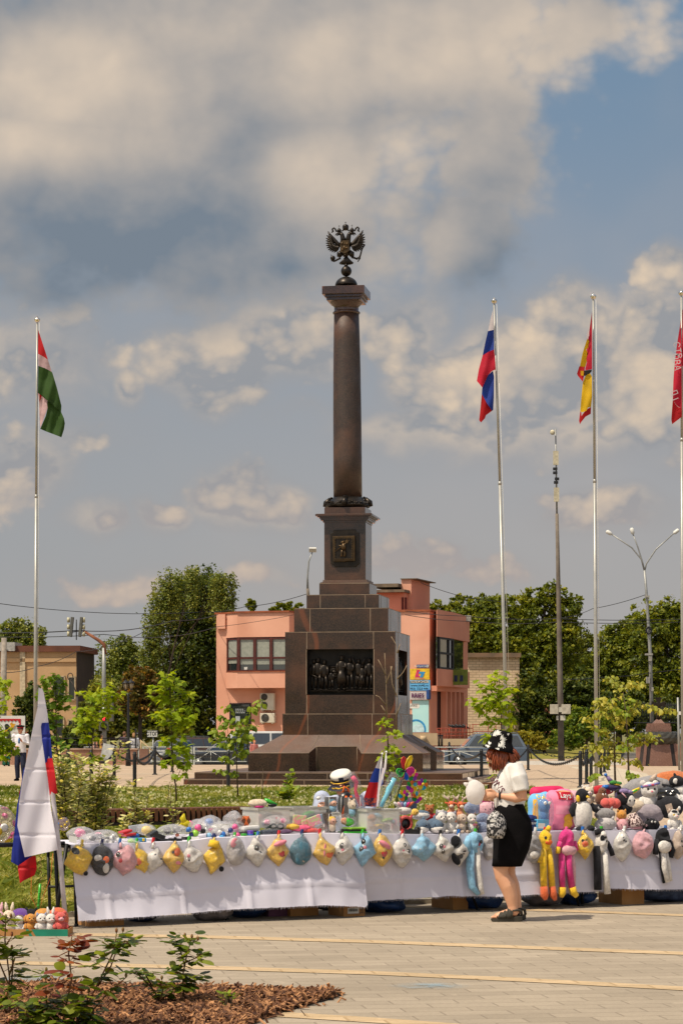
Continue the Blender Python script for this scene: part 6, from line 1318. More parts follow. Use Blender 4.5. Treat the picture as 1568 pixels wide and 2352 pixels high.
fl=flagthing('crimson banner with white lettering at the right edge',[(k6([(1552,270),(1556,540),(1557,880),(1525,860),(1496,820),(1500,690),(1510,560),(1528,420)]),.0,6,.05),(k6([(1496,820),(1525,862),(1557,880),(1558,935),(1520,965),(1492,986),(1486,955)]),-.04,0,.05),(k6([(1557,870),(1562,200),(1600,260),(1640,420),(1600,600),(1580,800)]),.08,6,.05)],67.9)
lt=MB()
for tx,x,y,an in(('СТР',1526,480,1.4),('ОВА',1521,560,1.45),('Д',1503,770,1.2),('1',1512,815,1.2)):
 q=k6([(x,y)])[0];ex=Vector((math.cos(an),0,-math.sin(an)));ey=Vector((math.sin(an),0,math.cos(an)));lt.merge(textmb(tx,.26,P(q[0],q[1],67.75),ex,ey,-YA,.0,xs=.9))
part('lettering',lt,FW,fl,True)
# PEOPLE
SKIN=M('skin',(206,152,122),(190,132,104),rough=.55,scale=9,var=.6);SKINL=M('skin_warm',(214,164,130),(202,146,114),rough=.5,scale=6,var=.8);NAVY=M('navy_cloth',(30,36,58),(24,28,46),rough=.8,scale=20);SHW=M('white_shirt',(214,212,214),(202,200,204),rough=.8,scale=8,bump=.2);EYE=M('eye_dark',(24,20,20),rough=.2);HBR=M('dark_hair',(52,36,28),rough=.6);HRED=M('auburn_hair',(142,66,28),(96,42,20),rough=.42,scale=30,spec=.5,var=.7)
BLK=M('black_cloth',(15,14,15),(20,18,19),rough=.95,scale=12,bump=.15,spec=.08);REDC=M('red_cloth',(168,30,34),rough=.8);LIP=M('lips',(170,92,84),rough=.5)
def hand(mb,wrist,tip,curl=.5,size=.19,palm_dir=None,thumb=1):
 """palm, four bent fingers and a thumb"""
 d=(tip-wrist).normalized();pd=(palm_dir or Vector((0,-1,0)));sd=d.cross(pd).normalized();pd=sd.cross(d).normalized()*-1;s=size;pc=wrist+d*s*.26
 mb.ell(pc,(s*.22,s*.085,s*.30),Matrix((sd,pd,d)).transposed(),12,8)
 for i,ln in enumerate((.36,.42,.39,.29)):
  r=wrist+d*s*.48+sd*s*(.135-.09*i);a,b,c=r,r+d*s*ln*.42-pd*s*.10*curl,None;e=b+(d*(1-curl)-pd*curl).normalized()*s*ln*.34;f=e+(d*(.4-curl)-pd*(.4+curl)).normalized()*s*ln*.26
  mb.tube([wrist+d*s*.35+sd*s*(.11-.075*i),a,b,e,f],[s*.05,s*.047,s*.043,s*.040,s*.032],8)
 r=wrist+d*s*.14+sd*s*.16*thumb;mb.tube([r,r+sd*s*.12*thumb+d*s*.16-pd*s*.04,r+sd*s*.13*thumb+d*s*.34-pd*s*.12],[s*.06,s*.052,s*.04],8)
def human(o,H,J=None,shirt=SHW,trousers=NAVY,shoe=BLK,hair=HBR,skin=SKIN,sleeve=1.0,vox=.011,skirt=None,hairlen=.0,face=True,legs=True):
 """a clothed figure under empty o, local metres, facing -y; J overrides joints given as fractions of H"""
 j=dict(head=(0,-.012,.93),neck=(0,.005,.86),chest=(0,0,.73),belly=(0,-.005,.60),hip=(0,0,.52),sl=(-.112,0,.815),sr=(.112,0,.815),el=(-.15,.015,.645),er=(.15,.015,.645),wl=(-.15,-.05,.50),wr=(.15,-.05,.50),hl=(-.145,-.09,.41),hr=(.145,-.09,.41),kl=(-.06,-.015,.285),kr=(.06,-.015,.285),al=(-.06,.015,.05),ar=(.06,.015,.05),tl=(-.075,-.10,.018),tr=(.075,-.10,.018));j.update(J or{})
 j={k:Vector(v)*H for k,v in j.items()};h=H;b=MB();hd=j['head']
 b.ell(hd,(h*.046,h*.056,h*.066));b.ell(hd+Vector((0,-.018,-.03))*h,(h*.036,h*.036,h*.038));b.tube([j['neck'],hd-ZA*h*.03],[h*.034,h*.032],10);b.tube([hd+Vector((0,-.052,.008))*h,hd+Vector((0,-.066,-.014))*h],[h*.006,h*.010],8)
 for s in(-1,1):b.ell(hd+Vector((s*.047,.004,-.005))*h,(h*.008,h*.012,h*.018))
 tor=[(j['neck']-ZA*h*.02,h*.05,h*.042),(j['neck'].lerp(j['chest'],.35),h*.105,h*.056),(j['chest'],h*.098,h*.068),(j['belly'],h*.086,h*.064),(j['hip']-ZA*h*.01,h*.095,h*.068)]
 b.loft(tor,20)
 for s in'lr':
  b.tube([j['s'+s],j['e'+s],j['w'+s]],[h*.034,h*.026,h*.017],10);hand(b,j['w'+s],j['h'+s],.55,h*.105,None,1 if s=='l'else-1)
  hp=j['hip']+Vector(((-1 if s=='l'else 1)*h*.052,0,-h*.02))
  if legs:b.tube([hp,j['k'+s],j['k'+s].lerp(j['a'+s],.35)+Vector((0,.008*h,0)),j['a'+s]],[h*.052,h*.036,h*.033,h*.021],12);b.tube([j['a'+s]+Vector((0,h*.015,-h*.02)),j['t'+s]],[h*.026,h*.018],8)
 part('body',remesh(b,vox),skin,o)
 c=MB();c.loft([(q[0]+(ZA*h*.004 if i==0 else ZA*0),q[1]*1.10+.006,q[2]*1.16+.006)for i,q in enumerate(tor)],20)
 for s in'lr':
  c.ell(j['s'+s].lerp(j['e'+s],.06)+ZA*h*.002,(h*.046,h*.044,h*.044))
  e=j['s'+s].lerp(j['e'+s],min(1,sleeve*2));pts=[j['s'+s]+ZA*h*.004,e];rr=[h*.044,h*.034]
  if sleeve>.5:pts.append(j['e'+s].lerp(j['w'+s],sleeve*2-1.08));rr.append(h*.024)
  c.tube(pts,rr,12)
 part('shirt',remesh(c,vox),shirt,o)
 if legs:
  c=MB()
  if skirt:c.loft([(j['hip']+ZA*h*.05,h*.095,h*.075),(j['hip']-ZA*h*.05,h*.105,h*.085),(j['hip']-ZA*h*skirt,h*.12,h*.10)],20)
  else:
   c.loft([(j['hip']+ZA*h*.05,h*.092,h*.073),(j['hip']-ZA*h*.03,h*.10,h*.078)],20)
   for s in'lr':c.tube([j['hip']+Vector(((-1 if s=='l'else 1)*h*.05,0,-h*.01)),j['k'+s],j['a'+s]],[h*.062,h*.05,h*.040],12)
  part('skirt'if skirt else'trousers',remesh(c,vox),trousers,o)
  for s in'lr':
   c=MB();a,t_=j['a'+s],j['t'+s];c.tube([Vector((a.x,a.y+h*.03,h*.02)),Vector((a.x,a.y,h*.026)),Vector(((a.x+t_.x)/2,(a.y+t_.y)/2,h*.022)),Vector((t_.x,t_.y-h*.008,h*.016))],[h*.022,h*.029,h*.028,h*.018],10);part('shoe',c,shoe,o)
 if hair:
  c=MB();c.ell(hd+Vector((0,.010,.014))*h,(h*.052,h*.056,h*.062),amp=.08,fr=6);
  if hairlen:c.tube([hd+Vector((0,.03,.02))*h,hd+Vector((0,.04,-.06))*h,hd+Vector((0,.04,-hairlen))*h],[h*.055,h*.058,h*.03],12)
  part('hair',c,hair,o)
 if face:
  for s in(-1,1):c=MB();c.ell(hd+Vector((s*.018,-.052,.004))*h,(h*.006,h*.004,h*.004),nu=8,nv=6);part('eye',c,EYE,o)
  c=MB();c.ell(hd+Vector((0,-.054,-.032))*h,(h*.013,h*.004,h*.004),nu=8,nv=6);part('mouth',c,LIP,o)
 return j
p=G(48,1793.5);H=1.80;o=thing('person','person in white shirt, navy trousers and red banded peaked cap holding a blue bottle','person',p,R(-12),'people on the plaza')
j=human(o,H,dict(er=(.155,-.01,.66),wr=(.06,-.12,.72),hr=(.03,-.15,.775),el=(-.155,.0,.655),wl=(-.05,-.11,.62),hl=(.02,-.125,.61),sl=(-.118,0,.82),sr=(.118,0,.82),kr=(.06,-.03,.285)),sleeve=.99)
hd=j['head']
b=MB();b.lathe([(.10,.03),(.105,.075)],hd+Vector((0,0,.0)),20);part('cap_band',b,REDC,o);b=MB();b.lathe([(.105,.073),(.145,.105),(.135,.125),(.06,.138),(.01,.14)],hd,24,0,Matrix.Rotation(R(-6),3,'X'));b.grid(lambda u,v:hd+Vector((math.sin((u-.5)*2.4)*(.10+.05*v),-math.cos((u-.5)*2.4)*(.10+.05*v),.035-.03*v)),10,3);part('cap_top',b,M('cap_black',(28,26,32),rough=.6),o)
b=MB();c_=j['hr']+Vector((.0,-.03,-.07));b.tube([c_-ZA*.11,c_+ZA*.03,c_+ZA*.06,c_+ZA*.09],[.032,.032,.015,.013],10);part('bottle',b,M('blue_bottle',(96,158,214),rough=.15,trans=.3),o)
b=MB();q=j['el'];b.tube([q+Vector((-.06,.02,.06)),q+Vector((-.05,-.05,-.04)),q+Vector((-.03,-.07,-.18)),q+Vector((-.01,-.04,-.30))],[.07,.11,.10,.06],12);part('folded_jacket',b,NAVY,o)
for s in(-1,1):b=MB();b.box(j['sl'if s<0 else'sr']+Vector((-s*.03,0,.085)),(.11,.06,.012),None);part('shoulder_board',b,REDC,o)
def walker(label,x,d,z,H,rz,**kw):
 o=thing('person',label,'person',(P(x,1677,d).x,d,z),R(rz),'people on the plaza');human(o,H,vox=.016,face=kw.pop('face',False),**kw);return o
walker('person in pink top with dark hair walking behind the planter wall',219,119.5,-.1,1.62,120,shirt=M('pink_top',(206,160,150),rough=.8),trousers=M('patterned_cloth',(120,110,104),(60,54,54),scale=30,rough=.8),hair=HBR,hairlen=.10,sleeve=.3)
walker('person in white trousers behind the small information stand',235,118.8,-.1,1.58,90,shirt=M('yellow_top',(206,160,52),rough=.8),trousers=M('white_trousers',(206,196,190),rough=.8),sleeve=.3)
walker('person in dark purple shirt with close cropped hair beside the lantern post',286,119,-.1,1.68,150,shirt=M('dusk_shirt',(66,52,66),rough=.8),trousers=M('dusk_trousers',(58,48,56),rough=.8),hair=M('cropped_hair',(120,84,62),rough=.8))
walker('person in white shirt partly hidden by the lantern post',308,119.5,-.1,1.62,200,shirt=SHW,trousers=M('grey_trousers',(150,146,150),rough=.8),hair=M('fair_hair',(164,120,78),rough=.7),hairlen=.08)
sit=dict(head=(0,-.03,.44),neck=(0,-.02,.37),chest=(0,.0,.25),belly=(0,.02,.14),hip=(0,.03,.07),sl=(-.1,-.01,.33),sr=(.1,-.01,.33),el=(-.14,-.08,.22),er=(.14,-.08,.22),wl=(-.06,-.18,.2),wr=(.06,-.18,.2),hl=(.0,-.22,.2),hr=(.02,-.23,.21),kl=(-.07,-.22,.24),kr=(.07,-.22,.24),al=(-.07,-.2,.04),ar=(.07,-.2,.04),tl=(-.08,-.3,.018),tr=(.08,-.3,.018))
walker('crouching person with long red hair in black beside the road barrier',389,113,0,1.62,-70,J=sit,shirt=BLK,trousers=BLK,hair=M('bright_red_hair',(176,66,30),rough=.5),hairlen=.15)
walker('person with ginger hair standing behind the left end of the skirt',584,108,0,1.22,30,shirt=M('rose_top',(196,120,112),rough=.8),trousers=NAVY,hair=M('ginger_hair',(190,104,44),rough=.6))
walker('small seated person in red cap and green coat at the left edge',13,112,.0,1.35,20,J=sit,shirt=M('green_coat',(26,92,70),rough=.8),trousers=M('green_coat',(26,92,70)),hair=REDC)
# the woman with cotton candy
WD=21.05
def W(zx,zy,dy=.0):return P(1029+.2084*zx,1653.7+.2084*zy,WD+dy)
WS_=.2084*px(WD)
wb=W(640,2255);wb.z=0
wo=thing('person','woman in black skirt, white tee and patterned bucket hat holding cotton candy','person',wb,0)
b=MB()
b.ell(W(562,335),(.098,.078,.118));b.ell(W(515,400),(.07,.06,.07));b.tube([W(440,345),W(424,385),W(436,395)],[.010,.013,.010],8);b.ell(W(455,440),(.03,.035,.025))
b.tube([W(590,420),W(640,520)],[.058,.062],12)
def sec(zy,f,k,lat,zc=None):return(W((f+k)/2,zy),(k-f)/2*WS_,lat)
b.loft([sec(500,600,720,.08),sec(545,590,800,.15),sec(640,555,820,.15),sec(760,515,825,.145),sec(880,535,820,.13),sec(1000,565,830,.145),sec(1130,580,860,.155)],24)
for sg,dz in((-1,-.165),(1,.165)):
 sh,el=W(752,560,dz),W(826 if sg<0 else 780,868 if sg<0 else 850,dz*1.25);wr=W(548,832,dz*.75)if sg<0 else W(560,850,.02)
 b.tube([sh,sh.lerp(el,.55),el,el.lerp(wr,.25),el.lerp(wr,.6),wr],[.056,.048,.040,.043,.036,.024],14)
fwd=Vector((-1,0,0))
hw=W(548,832,-.124);b.ell(hw+fwd*.052+ZA*.004,(.052,.020,.036),Matrix.Rotation(R(-6),3,'Y'),14,10)
for i,(l,dz)in enumerate(((.034,.030),(.040,.012),(.037,-.008),(.030,-.026))):
 k0=hw+fwd*.094+ZA*dz*.95+YA*.004;k1=k0+fwd*l+Vector((0,.014,-.006));k2=k1+Vector((-.008,.026,-.010));k3=k2+Vector((.016,.018,-.004));b.tube([hw+fwd*.06+ZA*dz*.7,k0,k1,k2,k3],[.010,.0095,.0085,.008,.0065],9)
th=hw+fwd*.03+ZA*.030;b.tube([th,th+Vector((-.034,-.010,.020)),th+Vector((-.066,.006,.016)),th+Vector((-.084,.016,.008))],[.013,.012,.010,.008],9)
h2=W(560,850,.02);b.ell(h2+fwd*.05,(.05,.02,.036));
for i in range(4):k0=h2+fwd*.09+ZA*(.028-.019*i);b.tube([k0-fwd*.03,k0,k0+fwd*.035+YA*-.012,k0+fwd*.04+YA*-.035],[.010,.0095,.0085,.007],8)
b.tube([h2+fwd*.03+ZA*.03,h2+fwd*.07+ZA*.045-YA*.01],[.012,.009],8)
for pts,rr,dz in(([(700,1100),(640,1400),(572,1640),(590,1720),(655,1830),(690,1950),(708,2050),(715,2110)],[.085,.080,.066,.062,.071,.058,.044,.043],-.085),([(715,1100),(690,1400),(655,1640),(668,1720),(704,1820),(735,1940),(752,2040),(758,2100)],[.085,.078,.064,.059,.062,.052,.042,.040],.085)):
 b.tube([W(x,y,dz)for x,y in pts],rr,16)
for dx,dz in((0,-.085),(38,.085)):
 f=lambda zx,z:Vector((W(zx+dx,2200,dz).x,WD+dz,z));b.tube([f(765,.072),f(740,.085),f(690,.085),f(620,.064),f(560,.052),f(525,.048)],[.030,.036,.040,.036,.034,.026],14)
 for i in range(5):q=f(532+i*9,.046);q.y+=(-.036+.017*i)*(1 if dz<0 else-1);b.tube([q,q+Vector((-.028 if i else-.036,0,.002)),q+Vector((-.042 if i else-.05,0,-.006))],[.011,.010,.007]if i else[.014,.013,.009],8)
bd=remesh(b,.0055,5,.5);part('body',bd,SKINL,wo,True)
c=MB();c.ell(W(462,352,-.045),(.006,.008,.005));part('eye',c,EYE,wo,True);c=MB();c.ell(W(447,425,-.012),(.008,.02,.006));part('mouth',c,LIP,wo,True)
c=MB();c.loft([sec(462,612,728,.085),sec(500,590,790,.14),sec(545,572,835,.185),sec(640,525,858,.185),sec(730,482,862,.178),sec(800,484,860,.172),sec(880,500,850,.168),sec(940,508,838,.166),sec(972,512,825,.162)],36)
for sg in(-1,1):c.tube([W(735,510,sg*.13),W(775,640,sg*.190),W(805,785,sg*.208)],[.070,.077,.070],20)
tee=remesh(c,.008,3,.5)
def wrinkle(mb,amp,fx=14,fz=5,seed=0):
 out=[]
 for v in mb.v:
  v=Vector(v);n_=noise.noise(Vector((v.x*fx+v.z*fx*.55,v.y*fx*.6,v.z*fz+seed)));r_=1-abs(n_)*2.2;out.append(tuple(v+Vector((noise.noise(v*7+Vector((seed,0,0)))*.4,-1,0))*amp*(r_*.5 if v.y<WD else-r_*.5)))
 mb.v=out;return mb
wrinkle(tee,.026);TEE=M('white_tee',(216,212,206),(206,202,196),rough=.85,scale=5,bump=.15,bscale=120);tb=BVHTree.FromPolygons([Vector(v)for v in tee.v],tee.f);part('tee_shirt',tee,TEE,wo,True)
def proj(mb,bv,off=.002):
 out=[]
 for v in mb.v:
  h_=bv.ray_cast(Vector((v[0],5,v[2])),YA);out.append(tuple(h_[0]-YA*off)if h_[0]else(v[0],WD-.1,v[2]))
 mb.v=out;return mb
tx=MB();an=R(-56);ex,ey=Vector((math.cos(an),0,math.sin(an))),Vector((-math.sin(an),0,math.cos(an)))
tx.merge(textmb('RINS',.078,W(548,715,-.3),ex,ey,-YA,0,bold=.02));tx.merge(textmb('es',.04,W(560,630,-.3),ex,ey,-YA,0));part('shirt_print',proj(tx,tb),M('plum_print',(124,84,92),rough=.8),wo,True,fix=False)
c=MB();c.loft([sec(922,522,834,.158),sec(1000,512,870,.178),sec(1100,512,900,.192),sec(1200,516,915,.198),sec(1300,512,908,.198),sec(1420,500,872,.195),sec(1520,488,838,.19),sec(1606,476,809,.186),sec(1600,500,790,.165),sec(1400,530,840,.165)],48,amp=.030,fr=6,seed=3,sq=.72);part('skirt',c,BLK,wo,True)
c=MB();rg=random.Random(21);c.ell(W(590,370),(.100,.090,.095))
for i in range(330):
 a=rg.uniform(-2.5,2.5);a0=W(575,335);r0_=Vector((math.cos(a)*.098,math.sin(a)*.086,0));st=a0+r0_+ZA*rg.uniform(.0,.03)
 backness=math.cos(a);ln=rg.uniform(.13,.20)if abs(a)>.9 else rg.uniform(.10,.15)
 if abs(a)>2.15:ln=rg.uniform(.06,.10)
 out=Vector((math.cos(a),math.sin(a),0));e=st-ZA*ln+out*rg.uniform(-.012,.022)+Vector((.035 if backness>.5 else-.02,0,.03 if backness>.75 else 0));m1=st.lerp(e,.4)+out*rg.uniform(.01,.025);m2=st.lerp(e,.75)+out*rg.uniform(.0,.03)
 c.tube([st,m1,m2,e],[.008,.0085,.007,.002],5)
for i in range(16):y_=rg.uniform(-.07,.03);c.tube([W(448,318,y_),W(432+rg.uniform(-8,8),352,y_),W(436+rg.uniform(-8,10),398,y_-.004)],[.006,.006,.002],5)
part('hair',c,HRED,wo,True)
hr=Matrix.Rotation(R(13),3,'Y');hc=W(560,325);c=MB();HP=[(.147,-.010),(.151,-.007),(.124,.028),(.101,.066),(.096,.075),(.093,.10),(.087,.135),(.078,.158),(.055,.166),(.005,.168)]
c.lathe(HP,hc,40,0,hr);hat_bv=BVHTree.FromPolygons([Vector(v)for v in c.v],c.f);hat_=c
c=MB();rg=random.Random(5)
def hp(zx,zy):return Vector((W(zx,zy).x,5,W(zx,zy).z))
def coral(x,y,ang,L,n_=7,spread=1.0):
 for i in range(n_):
  a=ang+(i-(n_-1)/2)*spread*.28;t0=.25*abs(i-(n_-1)/2)/n_;bx,by=x+math.cos(ang)*L*t0,y+math.sin(ang)*L*t0;ll=L*rg.uniform(.55,.95);pts=[]
  for k in range(7):
   pr=[]
   for sd in(-1,1):
    w_=sd*(1.4+3.2*math.sin(.35+2.5*k/6));h_=hat_bv.ray_cast(hp(bx+math.cos(a)*ll*k/6-math.sin(a)*w_,by+math.sin(a)*ll*k/6+math.cos(a)*w_),YA);pr.append(h_[0]-YA*.0015 if h_[0]else None)
   if None in pr:break
   pts+=pr
  c.add(pts,[(2*k,2*k+1,2*k+3,2*k+2)for k in range(len(pts)//2-1)])
coral(520,180,-2.2,75);coral(525,170,-.9,70,6);coral(560,235,.3,95,9,1.1);coral(545,250,1.2,70,5);coral(450,285,2.9,52,5);coral(440,275,-1.2,46,5);coral(505,310,.2,45,4,.5);coral(640,150,.5,36,5);coral(520,130,-.3,48,5);coral(560,215,-.7,70,5)
hat_.merge(c,m=1);part('bucket_hat',hat_,[BLK,WHT],wo,True)
SAND=M('dark_olive_rubber',(62,58,48),(50,46,38),rough=.6,scale=8)
for dx,dz in((0,-.085),(38,.085)):
 f=lambda zx,z,y=.0:Vector((W(zx+dx,2200,dz).x,WD+dz+y,z));c=MB();n_=12;vs=[]
 prof=[(468,.014,.030,.022),(490,.004,.034,.042),(540,.0,.036,.047),(620,.0,.040,.043),(700,.0,.046,.038),(770,.002,.052,.036),(815,.012,.052,.026)]
 for zx,zb_,zt_,hw_ in prof:vs+=[f(zx,zb_,-hw_),f(zx,zb_,hw_),f(zx,zt_,hw_),f(zx,zt_,-hw_)]
 k=len(prof);c.add(vs,[(i*4+q,i*4+(q+1)%4,i*4+4+(q+1)%4,i*4+4+q)for i in range(k-1)for q in range(4)]+[(3,2,1,0),tuple((k-1)*4+q for q in range(4))],0,False);sdl=part('sandal',c,SAND,wo,True,bevel=.006)
 c=MB()
 def strap(x0,x1,hgt,wz,wd=.016):
  pts=[f(x0+(x1-x0)*u,.035+hgt*math.sin(math.pi*u),wz*math.cos(math.pi*u)*(-1 if dz<0 else 1))for u in np.linspace(0,1,11)];c.tube(pts,wd*.5,8);c.tube([q+Vector((.012,0,.002))for q in pts],wd*.5,8);c.tube([q-Vector((.012,0,.001))for q in pts],wd*.45,8)
 strap(560,640,.050,.046);strap(600,690,.064,.046);strap(655,700,.084,.045);strap(680,720,.10,.045,.014)
 c.tube([f(700,.10,-.038),f(760,.105,-.036),f(800,.095,-.02),f(806,.09,.0),f(800,.095,.02),f(760,.105,.036),f(700,.10,.038)],.010,8);c.tube([f(800,.095,-.0),f(812,.05,0)],.012,8)
 part('sandal_straps',c,SAND,sdl,True)
c=MB();q=hw+Vector((.012,0,.002));c.tube([q+Vector((0,.030*math.cos(a),.034*math.sin(a)))for a in np.linspace(0,6.2832,19)],.011,8);part('bracelet',c,M('beaded_black',(30,26,26),(60,54,50),rough=.35,scale=90),wo,True)
PRN=bpy.data.materials.new('black_white_print');PRN.use_nodes=True;n=NT(PRN.node_tree);tc=n.new('ShaderNodeTexCoord');vo=n.new('ShaderNodeTexVoronoi');vo.feature='F1';vo.distance='CHEBYCHEV';n.L.new(n.vm('ADD',tc.outputs['Object'],n.vm('MULTIPLY',n.comb(n.noise(tc.outputs['Object'],14,3),n.noise(tc.outputs['Object'],17,3),0),(.05,.05,0))),vo.inputs['Vector']);vo.inputs['Scale'].default_value=42
n.L.new(n.mix(n.m('MULTIPLY',n.rng(vo.outputs['Distance'],.34,.42),n.rng(n.noise(tc.outputs['Object'],30,2),.42,.5)),lin(20,20,22),lin(176,172,168)),n.N['Principled BSDF'].inputs['Base Color']);n.N['Principled BSDF'].inputs['Roughness'].default_value=.45
bc=W(525,1150,-.25);bo_=thing('backpack','small black and white printed backpack hanging on a cord before the skirt','bag',bc-ZA*.13)
c=MB();c.loft([(bc+ZA*z,rx,ry)for z,rx,ry in((-.122,.03,.02),(-.118,.058,.045),(-.09,.076,.058),(-.03,.086,.066),(.03,.082,.064),(.075,.062,.052),(.105,.035,.034),(.12,.015,.015))],24,amp=.012,fr=12);part('body',c,PRN,bo_,True)
c=MB();c.loft([(bc+Vector((-.015,-.055,z)),rx,.03)for z,rx in((-.10,.045),(-.085,.062),(-.02,.066),(.0,.055),(.008,.03))],20,amp=.008,fr=14);part('front_pocket',c,PRN,bo_,True)
c=MB();c.tube([W(480,880,-.2),W(482,960,-.22),bc+Vector((-.02,0,.12))],.003,5);c.tube([bc+Vector((.01,0,.11)),bc+Vector((.05,.02,.06)),bc+Vector((.085,.03,-.05))],.007,6);part('cord',c,BLK,bo_,True)
c=MB();c.box(bc+Vector((-.032,-.068,.032)),(.045,.006,.02));part('tag',c,WHT,bo_,True)
cc_=W(295,795,-.11);c=MB();c.ell(cc_,(.084,.080,.108),None,40,28,amp=.10,fr=5,seed=2);c.tube([cc_+Vector((-.03,0,.09)),cc_+Vector((-.055,0,.118)),cc_+Vector((-.062,0,.128))],[.025,.012,.003],8);c.tube([cc_+Vector((-.06,0,.06)),cc_+Vector((-.095,0,.075)),cc_+Vector((-.10,0,.078))],[.025,.010,.002],8)
CCM=M('cotton_candy',(246,242,238),(240,236,232),rough=1.0,scale=20,bump=.4,bscale=60,trans=.55);ct=thing('cotton_candy','white cotton candy held in the woman\'s hand','cotton candy',cc_-ZA*.1);part('candy_floss',c,CCM,ct,True)
c=MB();c.tube([cc_+Vector((.05,.0,-.02)),W(420,850,-.11),W(470,900,-.10)],.003,6);part('stick',c,WHT,ct,True)
# the seller behind the table
sp_=T(790,1796,-1.0);sz_=H0-(1796-HY)*px(sp_.y);so_=thing('person','seller in light blue shirt and white captain cap bending behind the toy boxes','person',(sp_.x,sp_.y,0),R(-8),'people at the stall');hz=sz_/1.7
human(so_,1.7,dict(head=(.0,-.06,hz-.01),neck=(.005,.0,hz-.055),chest=(.01,.05,hz-.15),belly=(.01,.05,hz-.32),hip=(.01,.07,hz-.42),sl=(-.125,.03,hz-.082),sr=(.125,.03,hz-.082),el=(-.16,-.06,hz-.27),er=(.16,-.06,hz-.27),wl=(-.08,-.19,hz-.31),wr=(.08,-.19,hz-.31),hl=(-.05,-.25,hz-.31),hr=(.05,-.25,hz-.31),kl=(-.1,-.16,.27),kr=(.1,-.16,.27),al=(-.1,-.12,.05),ar=(.1,-.12,.05),tl=(-.11,-.2,.02),tr=(.11,-.2,.02)),shirt=M('pale_blue_shirt',(176,184,204),(164,172,194),rough=.8,scale=6),trousers=NAVY,hair=M('grey_hair',(120,104,92),rough=.7),sleeve=.35,vox=.009)
hd=Vector((.0,-.06,hz-.01))*1.7;tl=Matrix.Rotation(R(22),3,'X')@Matrix.Rotation(R(-8),3,'Y')
c=MB();c.lathe([(.086,.034),(.089,.062),(.090,.066)],hd,28,0,tl);part('cap_band',c,M('cap_navy',(30,32,50),rough=.7),so_)
c=MB();c.lathe([(.088,.066),(.099,.086),(.100,.102),(.088,.118),(.045,.128),(.005,.130)],hd+Vector((0,.0,0)),28,0,tl);part('cap_crown',c,M('captain_white',(216,212,202),(204,200,190),rough=.8,scale=8),so_)
c=MB();c.grid(lambda u,v:hd+tl@Vector((math.sin((u-.5)*2.3)*(.097+.05*v),-math.cos((u-.5)*2.3)*(.097+.06*v),.030-.035*v)),14,4);part('cap_peak',c,M('cap_navy',(30,32,50)),so_)
c=MB();c.tube([hd+tl@Vector((math.sin(a)*.104,-math.cos(a)*.104,.048))for a in np.linspace(-1.2,1.2,15)],.006,6);c.tube([hd+tl@Vector((math.sin(a)*.128,-math.cos(a)*.132,.012+.006*math.sin(a*14)))for a in np.linspace(-.7,.7,15)],.006,6)
for a in np.linspace(-.6,.6,9):c.tube([hd+tl@Vector((math.sin(a)*.124,-math.cos(a)*.126,.016)),hd+tl@Vector((math.sin(a+.06)*.132,-math.cos(a+.06)*.138,.004))],.0035,5)
part('gold_braid',c,M('gold_braid',(206,164,48),rough=.45,metal=.3),so_);c=MB();c.box(hd+tl@Vector((.02,-.122,.092)),(.046,.008,.04),tl);part('cap_badge',c,M('cap_navy',(30,32,50)),so_)
# THE STALL
CLOTH=M('white_table_cloth',(204,201,212),(196,193,205),rough=.9,scale=1.5,bump=.12,bscale=140)
TBLK=M('black_table_frame',(26,26,28),rough=.45,scale=6);TTOP=M('table_board',(150,140,130),rough=.7)
def S(s,w=.0,z=.0):q=TO+TT*s+TN*w;return Vector((q.x,q.y,z))
def s_of(x,w=.0):q=T(x,1900,w);return(Vector((q.x,q.y,0))-TO).dot(TT)
def x_of(s,w=.0):q=S(s,w);return CX+F*q.x/q.y
MT=Matrix((TT,-TN,ZA)).transposed()
def ztop_s(s):return top_z(x_of(s))
for i,(s0,s1,lab)in enumerate([(-.02,2.62,'left folding trestle table under the white cloth'),(2.66,4.98,'middle folding trestle table under the white cloth'),(5.02,7.6,'right folding trestle table under the white cloth')]):
 o=thing('folding_table',lab,'table',S((s0+s1)/2,-.4,0),0,'tables of the toy stall');z=min(ztop_s(s0),ztop_s(s1))-.025
 b=MB();b.box(S((s0+s1)/2,-.38,z-.02),(s1-s0,.70,.03),MT);part('tabletop',b,TTOP,o,True)
 for ss in(s0+.06,(s0+s1)/2,s1-.06):
  for w in(-.06,-.68):
   b=MB();lean=.28 if ss!=s0+.06 else .02;b.tube([S(ss-lean*.5,w,z-.03),S(ss+lean*.5,w,.0)],.014,8);b.ell(S(ss+lean*.5,w,.012),.02,nu=8,nv=6);part('leg',b,TBLK,o,True)
 b=MB();b.tube([S(s0+.05,-.66,.3),S(s1-.05,-.66,.3)],.012,6);part('crossbar',b,TBLK,o,True)
BOT=[(150,2112),(163,2112),(300,2103),(420,2095),(527,2086),(640,2080),(722,2076),(820,2081),(822,2071),(920,2064),(1017,2057),(1120,2058),(1224,2053),(1300,2050),(1372,2047),(1374,2040),(1450,2041),(1568,2043),(1760,2040)]
def bot_z(x):y=float(np.interp(x,[q[0]for q in BOT],[q[1]for q in BOT]));return T(x,y,.05).z
